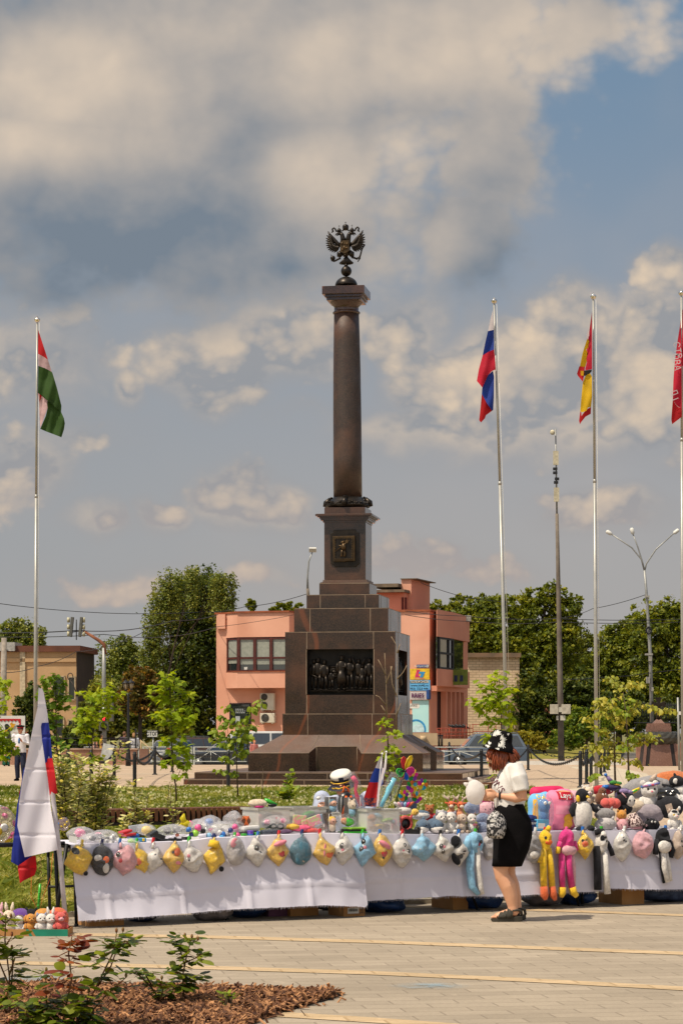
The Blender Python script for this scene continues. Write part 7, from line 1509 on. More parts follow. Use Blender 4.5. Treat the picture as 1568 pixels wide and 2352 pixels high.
def table_cloth(label,s0,s1,seed,w0=.03):
 b=MB();rg=random.Random(seed);nu,nv=int((s1-s0)*46),26;cre=[s0+.33+.62*i+rg.uniform(-.05,.05)for i in range(8)]
 def fn(u,v):
  s=s0+(s1-s0)*u;x=x_of(s);zt=ztop_s(s)+.006+.006*noise.noise(Vector((s*3,seed,0)));zb=bot_z(x)
  w=w0+.012+(.15 if seed==1 else .07)*v+.035*v*math.sin(s*3.1+seed)+.045*v*noise.noise(Vector((s*2.0,v*1.2,seed)))+.012*noise.noise(Vector((s*7,v*3,seed)))*v
  for c in cre:w+=.022*max(0,1-abs(s-c)/.025)*(.3+.7*v)
  for c in(.34,.68):w+=.014*max(0,1-abs(v-c)/.035)
  z=zt+(zb-zt)*v+(.006*noise.noise(Vector((s*60,seed,3)))if v==1 else 0)-.03*v*(1-v)*0
  return S(s,w,z)
 b.grid(fn,nu,nv)
 b.grid(lambda u,v:S(s0+(s1-s0)*u,w0+.012-.78*v,ztop_s(s0+(s1-s0)*u)+.006+.006*noise.noise(Vector(((s0+(s1-s0)*u)*3,seed,0)))),nu,4)
 fr=MB();k=int((s1-s0)*150)
 for i in range(k):
  u=(i+rg.random())/k;p=fn(u,1.0);fr.tube([p+ZA*.004,p+Vector((rg.gauss(0,.004),rg.gauss(0,.004),-rg.uniform(.006,.022)))],.0012,3)
 o=thing('table_cloth',label,'table cloth',S((s0+s1)/2,0,.7),0,'white cloths of the stall');part('cloth',b,CLOTH,o,True,fix=False);part('frayed_hem',fr,CLOTH,o,True,fix=False)
sA,sB=s_of(821),s_of(1373)
table_cloth('left white cloth with frayed hem hanging below the bagged toys',s_of(158),sA,1,.035);table_cloth('middle white cloth behind the woman',sA+.006,sB,2,.03);table_cloth('right white cloth below the penguin and fluffy pillows',sB-.05,7.7,3,.022)
o=thing('folding_table','black metal table frame at the left edge beside the big flag','table',S(-.35,-.2,0),0,'tables of the toy stall');b=MB();b.tube([S(-1.6,-.05,.70),S(-.06,-.05,.70)],.020,8);part('rail',b,TBLK,o,True)
for s0,s1,w in((-.13,-.10,-.08),(-.05,-.16,-.02)):b=MB();b.tube([S(s0,w,.70),S(s1,w,.0)],.017,8);part('leg',b,TBLK,o,True)
# toy kit
FURS={}
def fur(name,c,c2=None,sc=40,bump=.7):
 return M('plush_'+name,c,c2 or tuple(x*.86 for x in c),rough=.95,scale=sc,bump=bump,bscale=sc*4,sheen=.04 if sum(c)<120 else .2)
PL=dict(white=fur('white',(234,228,220)),cream=fur('cream',(232,212,186)),black=fur('black',(24,24,28),(36,36,42)),yellow=fur('yellow',(252,206,44)),chick=fur('chick_yellow',(246,200,88)),pink=fur('pink',(232,170,176)),hot=fur('hot_pink',(226,58,140)),teal=fur('teal',(74,122,142)),sky=fur('sky_blue',(150,204,236)),grey=fur('grey',(158,154,154)),silver=fur('silver_grey',(192,186,184),(156,152,154),12),shark=fur('shark_grey',(86,106,126),(66,86,106),14),brown=fur('brown',(122,78,50)),ginger=fur('ginger',(196,112,40),(170,90,30),60,1.0),orange=fur('orange',(222,104,56)),coral=fur('coral',(226,100,92)),tan=fur('golden',(216,148,62)),lilac=fur('lilac',(150,130,176)),purple=fur('purple',(112,66,156)),dblue=fur('denim',(100,114,142),(150,156,176),14),peach=fur('peach',(228,150,108)),husky=fur('husky',(150,150,162)),red=fur('red',(196,34,44)),mocha=fur('mocha',(120,92,78)),beige=fur('beige',(196,176,158),(176,154,138),16),green=fur('green',(66,146,52)),lpink=fur('light_pink',(230,178,186)),violet=fur('violet',(60,44,88)))
BEAK=M('orange_felt',(226,104,50),rough=.8);REDF=M('red_felt',(190,40,44),rough=.8);PNK=M('pink_felt',(226,136,150),rough=.8);EYB=M('glossy_eye',(16,14,16),rough=.1,spec=.8);EYW=M('white_felt',(226,224,220),rough=.7)
PLAST={k:M('plastic_'+k,c,rough=.3,spec=.5,scale=3)for k,c in dict(red=(206,32,40),blue=(40,110,190),black=(22,22,24),green=(60,178,50),purple=(110,70,190),pink=(232,90,150),white=(222,220,216),yellow=(238,200,40),orange=(232,110,40),cyan=(60,160,216),navy=(34,50,110),grey=(120,118,118),lime=(150,206,60),lblue=(140,190,222),wood=(190,150,100)).items()}
FILM=film('clear_film',alpha=.04,rough=.08);FILMS=film('cloudy_film',(236,234,236),.20,.12);BOXP=film('frosted_plastic',(222,220,214),.42,.25)
def rot3(x=0,y=0,z=0):return Matrix.Rotation(z,3,'Z')@Matrix.Rotation(y,3,'Y')@Matrix.Rotation(x,3,'X')
def toy(name,label,x,y,w,h_px,spec,turn=.0,cat='soft toy',group='soft toys on the stall',ground=False,tilt=None):
 """spec: list of (part, material, prims, parent index or None), unit = toy height; front looks down -y"""
 p=G(x,y)if ground else T(x,y,w);h=h_px*px(p.y);rz=(TROT*.35 if not ground else 0)+turn;o=thing(name,label,cat,p,rz,group);made=[]
 for nm,mt,prims,par in spec:
  b=MB()
  for q in prims:
   k=q[0]
   if k=='e':b.ell(Vector(q[1])*h,tuple(v*h for v in q[2]),q[3]if len(q)>3 else None,18,12,amp=q[4]if len(q)>4 else .05,fr=9,seed=len(made)+h_px)
   elif k=='s':b.ell(Vector(q[1])*h,tuple(v*h for v in q[2]),q[3]if len(q)>3 else None,10,7)
   elif k=='t':b.tube([Vector(v)*h for v in q[1]],[v*h for v in q[2]],10)
   elif k=='c':b.lathe([(r*h,z*h)for r,z in q[2]],Vector(q[1])*h,16,0,q[3]if len(q)>3 else None)
   elif k=='b':b.box(Vector(q[1])*h,tuple(v*h for v in q[2]),q[3]if len(q)>3 else None)
   elif k=='p':b.prism([(u*h,v*h)for u,v in q[1]],XA,ZA,YA,Vector(q[2])*h,q[3]*h)
  if tilt is not None:b.v=[tuple(tilt@Vector(v))for v in b.v]
  made.append(part(nm,b,mt,made[par]if par is not None else o))
 return o
def face(cx,cy,cz,ew,er=.035,nose=None,mat=EYB,par=None,nose_r=.03):
 L=[('eye',mat,[('s',(cx-ew,cy,cz),(er,er*.6,er*1.1))],par),('eye',mat,[('s',(cx+ew,cy,cz),(er,er*.6,er*1.1))],par)]
 if nose:L.append(('nose',nose,[('s',(cx,cy-.03,cz-er*2.0),(nose_r,nose_r*.8,nose_r*.75))],par))
 return L
def bear(body,belly=None,ear='round',muzzle=None,nose=EYB,earc=None,limbs=None,arms=True):
 limbs=limbs or body;L=[('body',body,[('e',(0,0,.30),(.29,.25,.31))],None),('head',body,[('e',(0,-.05,.72),(.27,.24,.26))],None)]
 if belly:L.append(('belly',belly,[('e',(0,-.09,.28),(.20,.18,.24))],0))
 if ear=='round':
  for s in(-1,1):L.append(('ear',earc or body,[('e',(s*.20,-.02,.93),(.10,.06,.10))],1))
 elif ear=='point':
  for s in(-1,1):L.append(('ear',earc or body,[('t',[(s*.17,-.02,.86),(s*.21,-.02,.97),(s*.23,-.02,1.05)],[.10,.06,.01])],1))
 elif ear=='long':
  for s in(-1,1):L.append(('ear',earc or body,[('t',[(s*.10,0,.90),(s*.13,.0,1.10),(s*.16,.02,1.32)],[.06,.085,.03])],1))
 elif ear=='flop':
  for s in(-1,1):L.append(('ear',earc or body,[('t',[(s*.20,-.02,.90),(s*.29,-.05,.75),(s*.27,-.06,.55)],[.06,.09,.06])],1))
 if muzzle:L.append(('muzzle',muzzle,[('e',(0,-.25,.66),(.13,.10,.095))],1))
 L+=face(0,-.27 if not muzzle else-.27,.76,.105,.036,nose,par=1)
 if muzzle:L[-1]=('nose',nose,[('s',(0,-.345,.685),(.04,.025,.03))],1)
 if arms:
  for s in(-1,1):L.append(('arm',limbs,[('t',[(s*.24,-.05,.46),(s*.31,-.14,.33),(s*.25,-.24,.24)],[.075,.08,.07])],None))
 for s in(-1,1):L.append(('foot',limbs,[('e',(s*.18,-.22,.09),(.10,.15,.09))],None))
 return L
def ball(body,eyes=True,nose=None,ear=None,rx=.62,patch=None,earc=None):
 L=[('body',body,[('e',(0,0,.5),(rx,.5,.5),None,.08)],None)]
 if eyes:L+=face(0,-.47,.52,.16,.045,nose,par=0)
 if ear=='point':
  for s in(-1,1):L.append(('ear',earc or body,[('t',[(s*.33,-.05,.86),(s*.38,-.05,.98),(s*.40,-.05,1.10)],[.14,.09,.015])],0))
 if ear=='round':
  for s in(-1,1):L.append(('ear',earc or body,[('e',(s*.40,-.02,.90),(.15,.09,.15))],0))
 if patch:L.append(('belly',patch,[('e',(0,-.14,.42),(rx*.7,.40,.36))],0))
 return L
def shark(body,belly):
 return[('body',body,[('e',(0,.15,.5),(.50,.85,.46))],None),('belly',belly,[('e',(0,-.05,.30),(.44,.72,.30))],0),('fin',body,[('t',[(0,.1,.85),(.03,.22,1.02),(.05,.34,1.15)],[.16,.10,.02])],0),('fin',body,[('t',[(-.40,.1,.4),(-.62,.2,.2)],[.14,.03])],0),('fin',body,[('t',[(.40,.1,.4),(.62,.2,.2)],[.14,.03])],0),('eye',EYB,[('s',(-.30,-.52,.56),(.045,.04,.045))],0),('eye',EYB,[('s',(.30,-.52,.56),(.045,.04,.045))],0),('mouth',PL['white'],[('t',[(-.22,-.62,.38),(0,-.74,.34),(.22,-.62,.38)],[.03,.04,.03])],0)]
def flatpillow(mat,L=1.6,face_=True,ear=None,earc=None):
 q=[('body',mat,[('e',(0,0,.5),(L/2,.42,.5),None,.06)],None)]
 if ear:q+=[('ear',earc or mat,[('t',[(s*L*.28,-.05,.86),(s*L*.32,-.08,1.0),(s*L*.33,-.08,1.14)],[.15,.10,.02])],0)for s in(-1,1)]
 return q+(face(.05*L,-.40,.52,.14,.04,par=0)if face_ else[])
def puff(mb,C,ex,ez,en,rx,rz,p=1.5,thick=.05,amp=.006,seed=0,nr=9,nt=36,rot=.0,m=0,fr=22):
 ca,sa=math.cos(rot),math.sin(rot)
 def pt(rho,th,side):
  c,s=math.cos(th),math.sin(th);r=(abs(c)**p+abs(s)**p)**(-1/p);a,bb=r*c*rho*rx,r*s*rho*rz;a,bb=a*ca-bb*sa,a*sa+bb*ca
  a+=.12*rx*rho*noise.noise(Vector((c*1.6,s*1.6,seed*3.3)));bb+=.12*rz*rho*noise.noise(Vector((c*1.6,s*1.6,seed*5.1+7)))
  z=side*thick*math.sqrt(max(0,1-rho**2));v=noise.noise(Vector((a*fr,bb*fr,seed)));rg_=1-2*abs(noise.noise(Vector((a*fr*.55,bb*fr*.8,seed+9))));z+=side*amp*(v+rg_)*(1-rho**4);return C+ex*a+ez*bb+en*z
 for side in(1,-1):
  vs=[pt(0,0,side)]+[pt((i+1)/nr,2*math.pi*j/nt,side)for i in range(nr)for j in range(nt)]
  fs=[(0,1+j,1+(j+1)%nt)for j in range(nt)]+[(1+i*nt+j,1+(i+1)*nt+j,1+(i+1)*nt+(j+1)%nt,1+i*nt+(j+1)%nt)for i in range(nr-1)for j in range(nt)]
  mb.add(vs,fs,m,True)
 return mb
# hats in clear bags clipped along the table edge
CLIP=['red','black','navy','green','blue']
def hat_bag(label,x,y,rx,ry,mat,feats=(),p=1.06,rot=.0,seed=0,clip=None,clipc='black',bag=True,name='plush_hat',extra=(),thick=.034,w=.125):
 C=T(x,y,w);s=px(C.y);cx=clip if clip is not None else x;top=T(cx,edge_y(cx)-3,.06);o=thing(name,label,'plush hat',top,0,'plush hats clipped along the stall');L=lambda dx,dy,dn=.0:C+TT*(dx*s)-ZA*(dy*s)+TN*dn
 b=MB();rx,ry=rx*1.06,ry*1.04;puff(b,C,TT,ZA,TN,rx*s,ry*s,p,thick,.026,seed,rot=rot,fr=15);b.tube([L((cx-x)*.8,-ry*.8),top+TN*.03],[.014,.008],8)
 rx,ry=rx/1.06,ry/1.04;hat=part('hat',b,mat,o,True)
 def surf(dx,dy):
  d=math.sqrt(min(.9,(dx/rx)**2+(dy/ry)**2));return thick*math.sqrt(1-d*d)+.012
 for f in feats:
  k,dx,dy,r,mt=f[:5];r*=1.25;asp=f[5]if len(f)>5 else 1.0;n_=surf(dx,dy);b=MB();rr=Matrix((TT,-TN,ZA)).transposed()@Matrix.Rotation(f[6]if len(f)>6 else 0,3,'Y');b.ell(L(dx,dy,n_),(r*s,max(.008,r*s*.45),r*s*asp),rr,12,8);part(k,b,mt,hat,True)
  if k=='eye'and mt is EYB and r>=4.5:b=MB();b.ell(L(dx-r*.25,dy-r*.4,n_+r*s*.42),(r*s*.32,.004,r*s*.32),rr,8,6);part('eye_glint',b,EYW,hat,True)
 for f in extra:
  k,mt,pts,rad=f;b=MB();b.tube([L(a,c,d_)for a,c,d_ in pts],[q*s for q in rad],10);part(k,b,mt,o,True)
 if bag:
  b=MB();puff(b,C+TN*.006,TT,ZA,TN,rx*s*1.10,ry*s*1.10,p,thick+.022,.018,seed,rot=rot,fr=30);b.tube([L((cx-x)*.8,-ry*.9,.01),top+TN*.035],[.035,.010],8);part('clear_bag',b,FILM,o,True)
 b=MB();b.box(top+TN*.02+ZA*.012,(.012,.035,.045),MT@Matrix.Rotation(.2,3,'Y'));b.box(top+TN*.025-ZA*.014,(.018,.022,.02),MT);part('clip',b,PLAST[clipc],o,True)
 return o
E=lambda dx,dy,r=5,asp=1.1:('eye',dx,dy,r,EYB,asp)
Y,CK,Wt,Pk,Bk=PL['yellow'],PL['chick'],PL['white'],PL['pink'],PL['black']
hat_bag('bright yellow plush hat with folded ear, first at the left end',182,1976,34,36,Y,[('ear',-12,-22,9,Bk,.7,.5),('patch',14,30,4.5,Bk)],rot=.2,seed=1,clip=187,clipc='yellow',p=1.15)
hat_bag('black plush hat with white eye patch and orange beak beside the first yellow hat',236,1977,27,33,Bk,[('eye_patch',-15,-7,8,Wt,.8),('beak',4,-3,6.5,BEAK,1.0),('eye_patch',4,16,6.5,Wt,1.5),('eye',4,10,2.4,EYB)],p=2.0,seed=2,clip=233,clipc='navy')
hat_bag('pale pink plush hat with one eye and open mouth',288,1976,34,35,Pk,[E(-21,-14,4.5),('mouth',-16,0,4,REDF)],rot=-.2,seed=3,clip=274,clipc='blue',p=1.15)
hat_bag('small yellow duck hat tucked behind the pale pink hat',324,1978,28,30,Y,[('beak',-10,0,6,BEAK,1.1,.5),('eye',-13,7,2.5,EYB)],rot=.3,seed=4,clip=312,clipc='green',w=.10)
hat_bag('white plush hat with small winking face, left part of the row',353,1976,25,32,Wt,[('eye',0,-12,3.2,EYB),('eye',14,-3,3,EYB,.5),('mouth',1,-4,2.5,PNK)],rot=-.35,seed=5,clip=350,clipc='red',w=.10)
hat_bag('yellow chick hat with sideways red orange beak and pink cheek',400,1970,28,34,CK,[('beak',3,-14,6,BEAK,1.3,.2),('eye',-7,-13,2.4,EYB),('cheek',3,10,8,PNK,.5,.4)],seed=6,clip=400,clipc='black',p=1.15)
hat_bag('crumpled white bunny hat between two yellow hats',442,1974,28,32,Wt,[('cheek',-14,-9,3.2,PNK),('eye',-13,1,2,EYB)],rot=.3,seed=7,clip=432,clipc='green',p=1.25)
hat_bag('bright yellow plush hat with one tall rounded ear',493,1970,28,36,Y,[('patch',14,26,5,Bk)],rot=-.25,seed=8,clip=489,clipc='navy',extra=[('ear',Y,[(-6,-24,.02),(-2,-40,.02)],[14,11])])
hat_bag('rumpled grey and pink hat in a cloudy bag',541,1955,22,32,PL['silver'],[('lining',-8,-20,6,PNK,1.6,.5)],seed=9,clip=537,clipc='green',p=2)
hat_bag('white plush hat with two big eyes and little pink mouth beside the grey one',588,1958,27,34,Wt,[E(-4,-10,5),E(4,3,5),('mouth',-7,0,3,PNK)],rot=.15,seed=10,clip=590,clipc='blue')
hat_bag('yellow chick hat with pink folded comb, left of the teal hat',639,1956,28,32,CK,[('comb',0,-20,14,PNK,.35,-.3),('beak',3,3,6,REDF,1.2,-.4),('eye',8,8,3,EYB,.6)],seed=11,clip=638,clipc='red',p=1.25)
hat_bag('teal blue elephant hat with folded ears',690,1957,26,31,PL['teal'],[('ear',4,-2,13,PL['teal'],1.5,-.3),('ear',-8,12,8,PL['teal'],1.6,.2),('tusk',0,14,3.5,PL['cream'],2.2,-.4)],seed=12,clip=691,clipc='navy',p=2)
hat_bag('yellow chick hat hung by a red cord at the middle of the stall',744,1956,28,34,CK,[('beak',8,4,8,BEAK,1.0),('trim',-4,-4,2.5,PNK,5,.1)],seed=13,clip=732,clipc='red',p=1.15,rot=.2)
hat_bag('white plush hat with one sleepy eye below the price card',789,1953,27,33,Wt,[E(-10,-11,5),('mouth',-8,-1,3.4,PNK),('eye',-17,5,3,EYB,.4)],rot=-.15,seed=14,clip=783,clipc='black',p=1.15)
hat_bag('sky blue plush hat with two big glossy eyes',838,1954,30,35,PL['sky'],[E(-9,-21,5),E(-15,-4,5),('mouth',-6,-8,3.6,PNK)],rot=-.2,seed=15,clip=830,clipc='green')
hat_bag('yellow chick hat with pink stripe right of the sky blue hat',877,1954,27,34,CK,[('comb',2,-14,14,PNK,.4,.6),('beak',0,6,6,REDF,1.1),('eye',-2,15,2.8,EYB),('eye',6,10,2.6,EYB)],seed=16,clip=869,clipc='blue',p=1.6)
hat_bag('white plush hat with big eyes and pointed lower tip below the red headphones',922,1958,27,35,Wt,[E(2,-15,5),E(10,-2,5),('mouth',-1,-5,3.6,PNK)],seed=17,clip=921,clipc='red',p=1.4)
hat_bag('light blue plush hat with a single dark eye',972,1948,34,29,PL['sky'],[E(-14,4,5,.8)],rot=.1,seed=18,clip=966,clipc='white',p=1.15)
hat_bag('white plush hat with eyes low on the side, left of the panda hat',1018,1951,27,31,Wt,[E(-12,-8,4.5),E(-8,4,5,.9),('mouth',-4,-6,3,PNK)],rot=.2,seed=19,clip=1008,clipc='black')
hat_bag('black and white panda hat in a diamond bag',1054,1958,25,32,Wt,[('eye_patch',6,-4,6,Bk,1.1,.4),('eye_patch',-4,7,6,Bk,.9,.7),('ear',-12,-24,11,Bk,1.2,-.6),('ear',-14,14,8,Bk,1.6,-.6)],seed=20,clip=1050,clipc='blue')
hat_bag('light blue long eared hat with dangling tails left of the woman',1090,1936,21,25,PL['sky'],[E(-3,-5,4.2),E(10,-3,3.4),('mouth',4,3,3,REDF)],bag=False,seed=21,clip=1088,clipc='green',p=2.2,extra=[('tail',PL['sky'],[(-12,12,.0),(-16,60,.02),(-12,100,.03),(2,118,.05)],[10,9.5,9,5]),('tail',Wt,[(4,10,.02),(4,60,.03),(8,100,.04),(12,118,.05)],[6,7,7.5,6]),('ear',PL['sky'],[(-16,-14,0),(-24,2,.02),(-20,20,.02)],[7,9,6])])
hat_bag('grey white hat in a clear bag just left of the skirt',1122,1946,16,28,PL['silver'],[],seed=22,clip=1118,clipc='white',p=2,w=.10)
hat_bag('grey and white hat in a clear bag just right of the skirt',1224,1949,20,32,PL['grey'],[('patch',-3,14,10,Wt,.7)],seed=23,clip=1226,clipc='white',p=2)
hat_bag('yellow duck hat with long legs ending in orange feet',1251,1930,15,24,Y,[('eye',-5,-6,3.2,EYB),('beak',3,4,8,BEAK,.6)],bag=False,seed=24,clip=1248,clipc='red',p=2.3,extra=[('leg',Y,[(-6,18,0),(-8,60,.02),(-8,108,.03)],[8,8.5,8]),('leg',Y,[(8,18,0),(12,60,.02),(14,108,.03)],[8,8,8]),('foot',PL['orange'],[(-8,106,.03),(-8,126,.04),(-6,136,.05)],[9,10,4]),('foot',PL['orange'],[(14,106,.03),(16,126,.04),(20,138,.05)],[8,9,4]),('crest',Y,[(6,-22,0),(12,-32,0)],[7,5]),('arm',Y,[(-14,22,.01),(-20,50,.03)],[7,5])])
hat_bag('hot pink long legged hat with yellow hands and feet',1300,1931,19,26,PL['hot'],[('lining',2,22,17,PL['lpink'],.6)],bag=False,seed=25,clip=1297,clipc='pink',p=2.3,extra=[('leg',PL['hot'],[(-12,20,0),(-16,60,.02),(-16,108,.03)],[8,8,7]),('leg',PL['hot'],[(2,20,.02),(2,60,.03),(10,108,.03)],[8,8,8]),('leg',PL['lpink'],[(12,20,0),(16,60,.01),(15,104,.02)],[6,7,6]),('foot',PL['yellow'],[(-16,106,.03),(-17,120,.03),(-20,128,.04)],[9,9,5]),('foot',PL['yellow'],[(10,106,.03),(14,118,.03),(22,128,.04)],[9,9,6]),('arm',PL['hot'],[(-18,4,0),(-24,16,.02)],[7,6]),('hand',PL['yellow'],[(-26,14,.02),(-28,28,.03)],[6,5]),('arm',PL['hot'],[(18,2,0),(22,24,.02)],[8,7])])
hat_bag('yellow duck hat in a bag between the hot pink hat and the long panda',1342,1944,24,32,Y,[('eye',-12,-14,2.8,EYB),('eye',-3,-17,2.4,EYB),('beak',-6,-6,7,BEAK,.8)],seed=26,clip=1334,clipc='blue',p=1.15)
hat_bag('long panda hat with dangling black and white paws',1381,1935,15,26,Wt,[('eye_patch',-5,-10,5,Bk,1.2),('eye',4,-12,2.6,EYB),('nose',6,-4,2.4,EYB)],bag=False,seed=27,clip=1377,clipc='green',p=2.2,extra=[('leg',Bk,[(-14,8,0),(-15,60,.02),(-14,108,.02)],[9,9,9]),('leg',Wt,[(4,20,.02),(6,70,.03),(9,118,.04)],[7,8,8]),('arm',Bk,[(14,-2,0),(22,18,.02),(26,30,.02)],[5,6,6]),('ear',Bk,[(-10,-20,0),(-14,-30,0)],[8,6]),('hood',Bk,[(-6,-22,-.02),(6,-22,-.02)],[11,10])])
hat_bag('white hat with winking eye and pointed tip, right of the long panda',1428,1943,24,33,Wt,[E(-2,-16,4.4),('mouth',3,-11,3,EYB,.9)],seed=28,clip=1430,clipc='white',p=1.5)
hat_bag('pink bunny hat with small face near the right end',1475,1940,28,31,PL['lpink'],[E(-13,-2,4.2),('eye',-5,11,3.2,EYB),('nose',-5,0,2.6,PNK)],bag=False,seed=29,clip=1475,clipc='black',p=1.8,rot=.2)
hat_bag('long penguin hat with orange beak and white scarf legs',1521,1930,18,29,Bk,[('face',-2,14,15,Wt,.8),('eye',-4,10,2.8,EYB),('beak',8,19,8,BEAK,.7)],bag=False,seed=30,clip=1524,clipc='blue',p=2.2,extra=[('leg',Wt,[(-4,22,.02),(-2,60,.03),(6,96,.04)],[7,7.5,6]),('leg',Wt,[(6,24,.01),(12,60,.02),(16,94,.03)],[5,6,5]),('hem',Bk,[(-10,22,.01),(-8,60,.02),(-2,98,.03)],[3,3,3]),('arm',Bk,[(-16,-2,0),(-22,20,.02),(-24,32,.02)],[6,8,6]),('arm',Bk,[(16,0,0),(22,24,.02),(18,40,.02)],[6,8,6])])
hat_bag('beige bunny hat cut by the right edge',1556,1940,18,32,PL['beige'],[('eye',2,-8,2.8,EYB),('eye',6,4,2.4,EYB)],seed=31,clip=1560,clipc='white',p=1.6)
# goods on the table
def on_top(x,w):q=T(x,1900,w);return Vector((q.x,q.y,top_z(x)+.012))
def baghump(label,x,y,rx,ry,w,mat=None,th=.12,seed=0,fill=None,fillm='fill',p=1.9,name='plastic_bag'):
 C=T(x,y,w);s=px(C.y);o=thing(name,label,'plastic bag',C-ZA*(ry*s),0,'clear bags of toys on the stall');b=MB();puff(b,C,TT,ZA,TN,rx*s,ry*s,p,th,.035,seed,nt=44,fr=26);part('film',b,mat or FILMS,o,True)
 for i,(nm,mt,dx,dy,r,asp)in enumerate(fill or[]):
  b=MB();b.ell(C+TT*dx*s-ZA*dy*s+TN*.01*(i%3),(r*s,r*s*.8,r*s*asp),MT,14,10,amp=.18,fr=5,seed=i+seed);part(nm,b,mt,o,True)
 return o
PKs=PLAST
baghump('clear bag with a pink toy at the left end of the stall',187,1918,32,20,-.25,seed=1,fill=[('pink_toy',PKs['pink'],-3,-5,13,.8),('white_toy',PKs['white'],10,8,9,.8)])
baghump('flat clear bag of grey tape rolls',240,1922,34,17,-.2,seed=2,fill=[('grey_roll',PKs['grey'],-10,0,8,.8),('black_roll',PKs['black'],6,4,7,.7),('pink_strip',PKs['pink'],-18,-8,8,.35)])
baghump('silvery clear bag left of the tape rings',213,1926,30,13,-.05,seed=3,fill=[('silver_toy',PKs['grey'],0,0,9,.6)])
for i,(x,y,r,lab)in enumerate([(235,1934,7,'white tape ring nearest the left clear bags'),(246,1934,7,'second white tape ring from the left'),(259,1926,7.5,'white tape ring standing on top of the others'),(257,1935,6.5,'white tape ring at the front of the pile'),(272,1931,7.5,'wide white tape roll lying at the right of the rings')]):
 C=T(x,y,-.06);s=px(C.y);b=MB();rr=MT@Matrix.Rotation(R(90-10*i),3,'X')@Matrix.Rotation(.3*i,3,'Y');b.lathe([(r*s*.5,-.012),(r*s,-.014),(r*s,.014),(r*s*.5,.012),(r*s*.5,-.012)],C,20,0,rr);solo('tape_roll',b,PKs['white'],lab,'tape roll','white tape rolls')
def block(name,label,x,y,wpx,hpx,dep,w,mat,tilt=.0,cat='toy',group='small toys on the stall',bev=.006,yaw=.0):
 C=T(x,y,w);s=px(C.y);b=MB();b.box(C,(wpx*s,dep,hpx*s),MT@Matrix.Rotation(tilt,3,'Y')@Matrix.Rotation(yaw,3,'Z'));return solo(name,b,mat,label,cat,group,bevel=bev)
block('toy_box','upper red toy box leaning on the pile',288,1910,24,5.5,.12,-.22,PKs['red'],-.25);block('toy_box','lower red toy box below the leaning one',296,1917,26,6,.12,-.18,PKs['red'],-.12)
block('toy_box','cyan toy box with yellow corner in front of the black gadgets',316,1929,34,9,.10,-.08,PKs['cyan'],.0);block('toy_box','smaller blue toy box behind the cyan box',306,1921,22,7,.1,-.2,PKs['blue'],-.3);block('price_tag','yellow corner sticker on the cyan box',330,1929,6,7,.01,-.022,PKs['yellow'],0,'sticker')
for i,(x,y,w_,h_,tl,lab)in enumerate([(362,1921,30,13,.35,'glossy black gadget case standing on the heap'),(372,1931,38,9,.0,'black gadget case at the front left of the row'),(402,1930,26,9,.04,'black gadget case in the middle of the row'),(430,1926,20,8,-.03,'black gadget case at the right of the row'),(350,1915,22,8,-.5,'black gadget case tilted behind the yellow bag')]):block('gadget_case',lab,x,y,w_,h_,.10,-.10-.03*(i%2),PKs['black'],tl,'gadget','black gadget cases',.01)
baghump('clear bag holding a yellow toy',336,1905,20,14,-.3,seed=5,fill=[('yellow_toy',PKs['yellow'],1,2,13,.8)])
block('card_pack','pale grey blister card behind the yellow toy bag',317,1902,44,16,.02,-.45,M('blister_card',(176,180,184),rough=.3),-.12,'card pack')
baghump('lime green toy in a clear bag by the cyan box',302,1932,15,8,-.04,seed=6,fill=[('lime_toy',PKs['lime'],0,0,9,.7)])
baghump('large crumpled clear bag of black and orange toys',398,1909,38,17,-.25,seed=7,fill=[('black_toy',PKs['black'],-14,-2,10,.8),('orange_toy',PKs['orange'],9,9,5,.9),('dark_toy',PKs['grey'],8,-4,12,.7)])
o=thing('balloon_toy','yellow fish shaped balloon toy with pink tail','balloon toy',T(427,1900,-.35),0);C=T(427,1893,-.35);s=px(C.y);b=MB();b.ell(C,(13*s,10*s,9*s));b.tube([C+TT*-4*s+ZA*5*s,C-TT*8*s+ZA*14*s,C-TT*4*s+ZA*24*s],[7*s,7*s,2*s],10);b.tube([C-TT*8*s,C-TT*22*s-ZA*6*s],[5*s,2*s],8);part('body',b,M('yellow_balloon',(222,206,40),rough=.25,trans=.4),o,True);b=MB();b.tube([C+TT*9*s+ZA*6*s,C+TT*15*s+ZA*3*s,C+TT*14*s-ZA*4*s],[3*s,4*s,3*s],8);part('tail',b,PKs['pink'],o,True)
o=thing('price_card','white price card lying at the left end','card',T(167,1935,.0),0);b=MB();b.box(T(168,1928,-.02),(19*px(20.4),.004,15*px(20.4)),MT@Matrix.Rotation(.25,3,'Y')@Matrix.Rotation(-.3,3,'X'));part('card',b,WHT,o,True)
o=thing('price_card','white price card lying by the green ball','card',T(450,1933,.0),0);b=MB();b.box(T(449,1928,-.02),(20*px(20.9),.004,11*px(20.9)),MT@Matrix.Rotation(.2,3,'Y')@Matrix.Rotation(-.5,3,'X'));part('card',b,WHT,o,True)
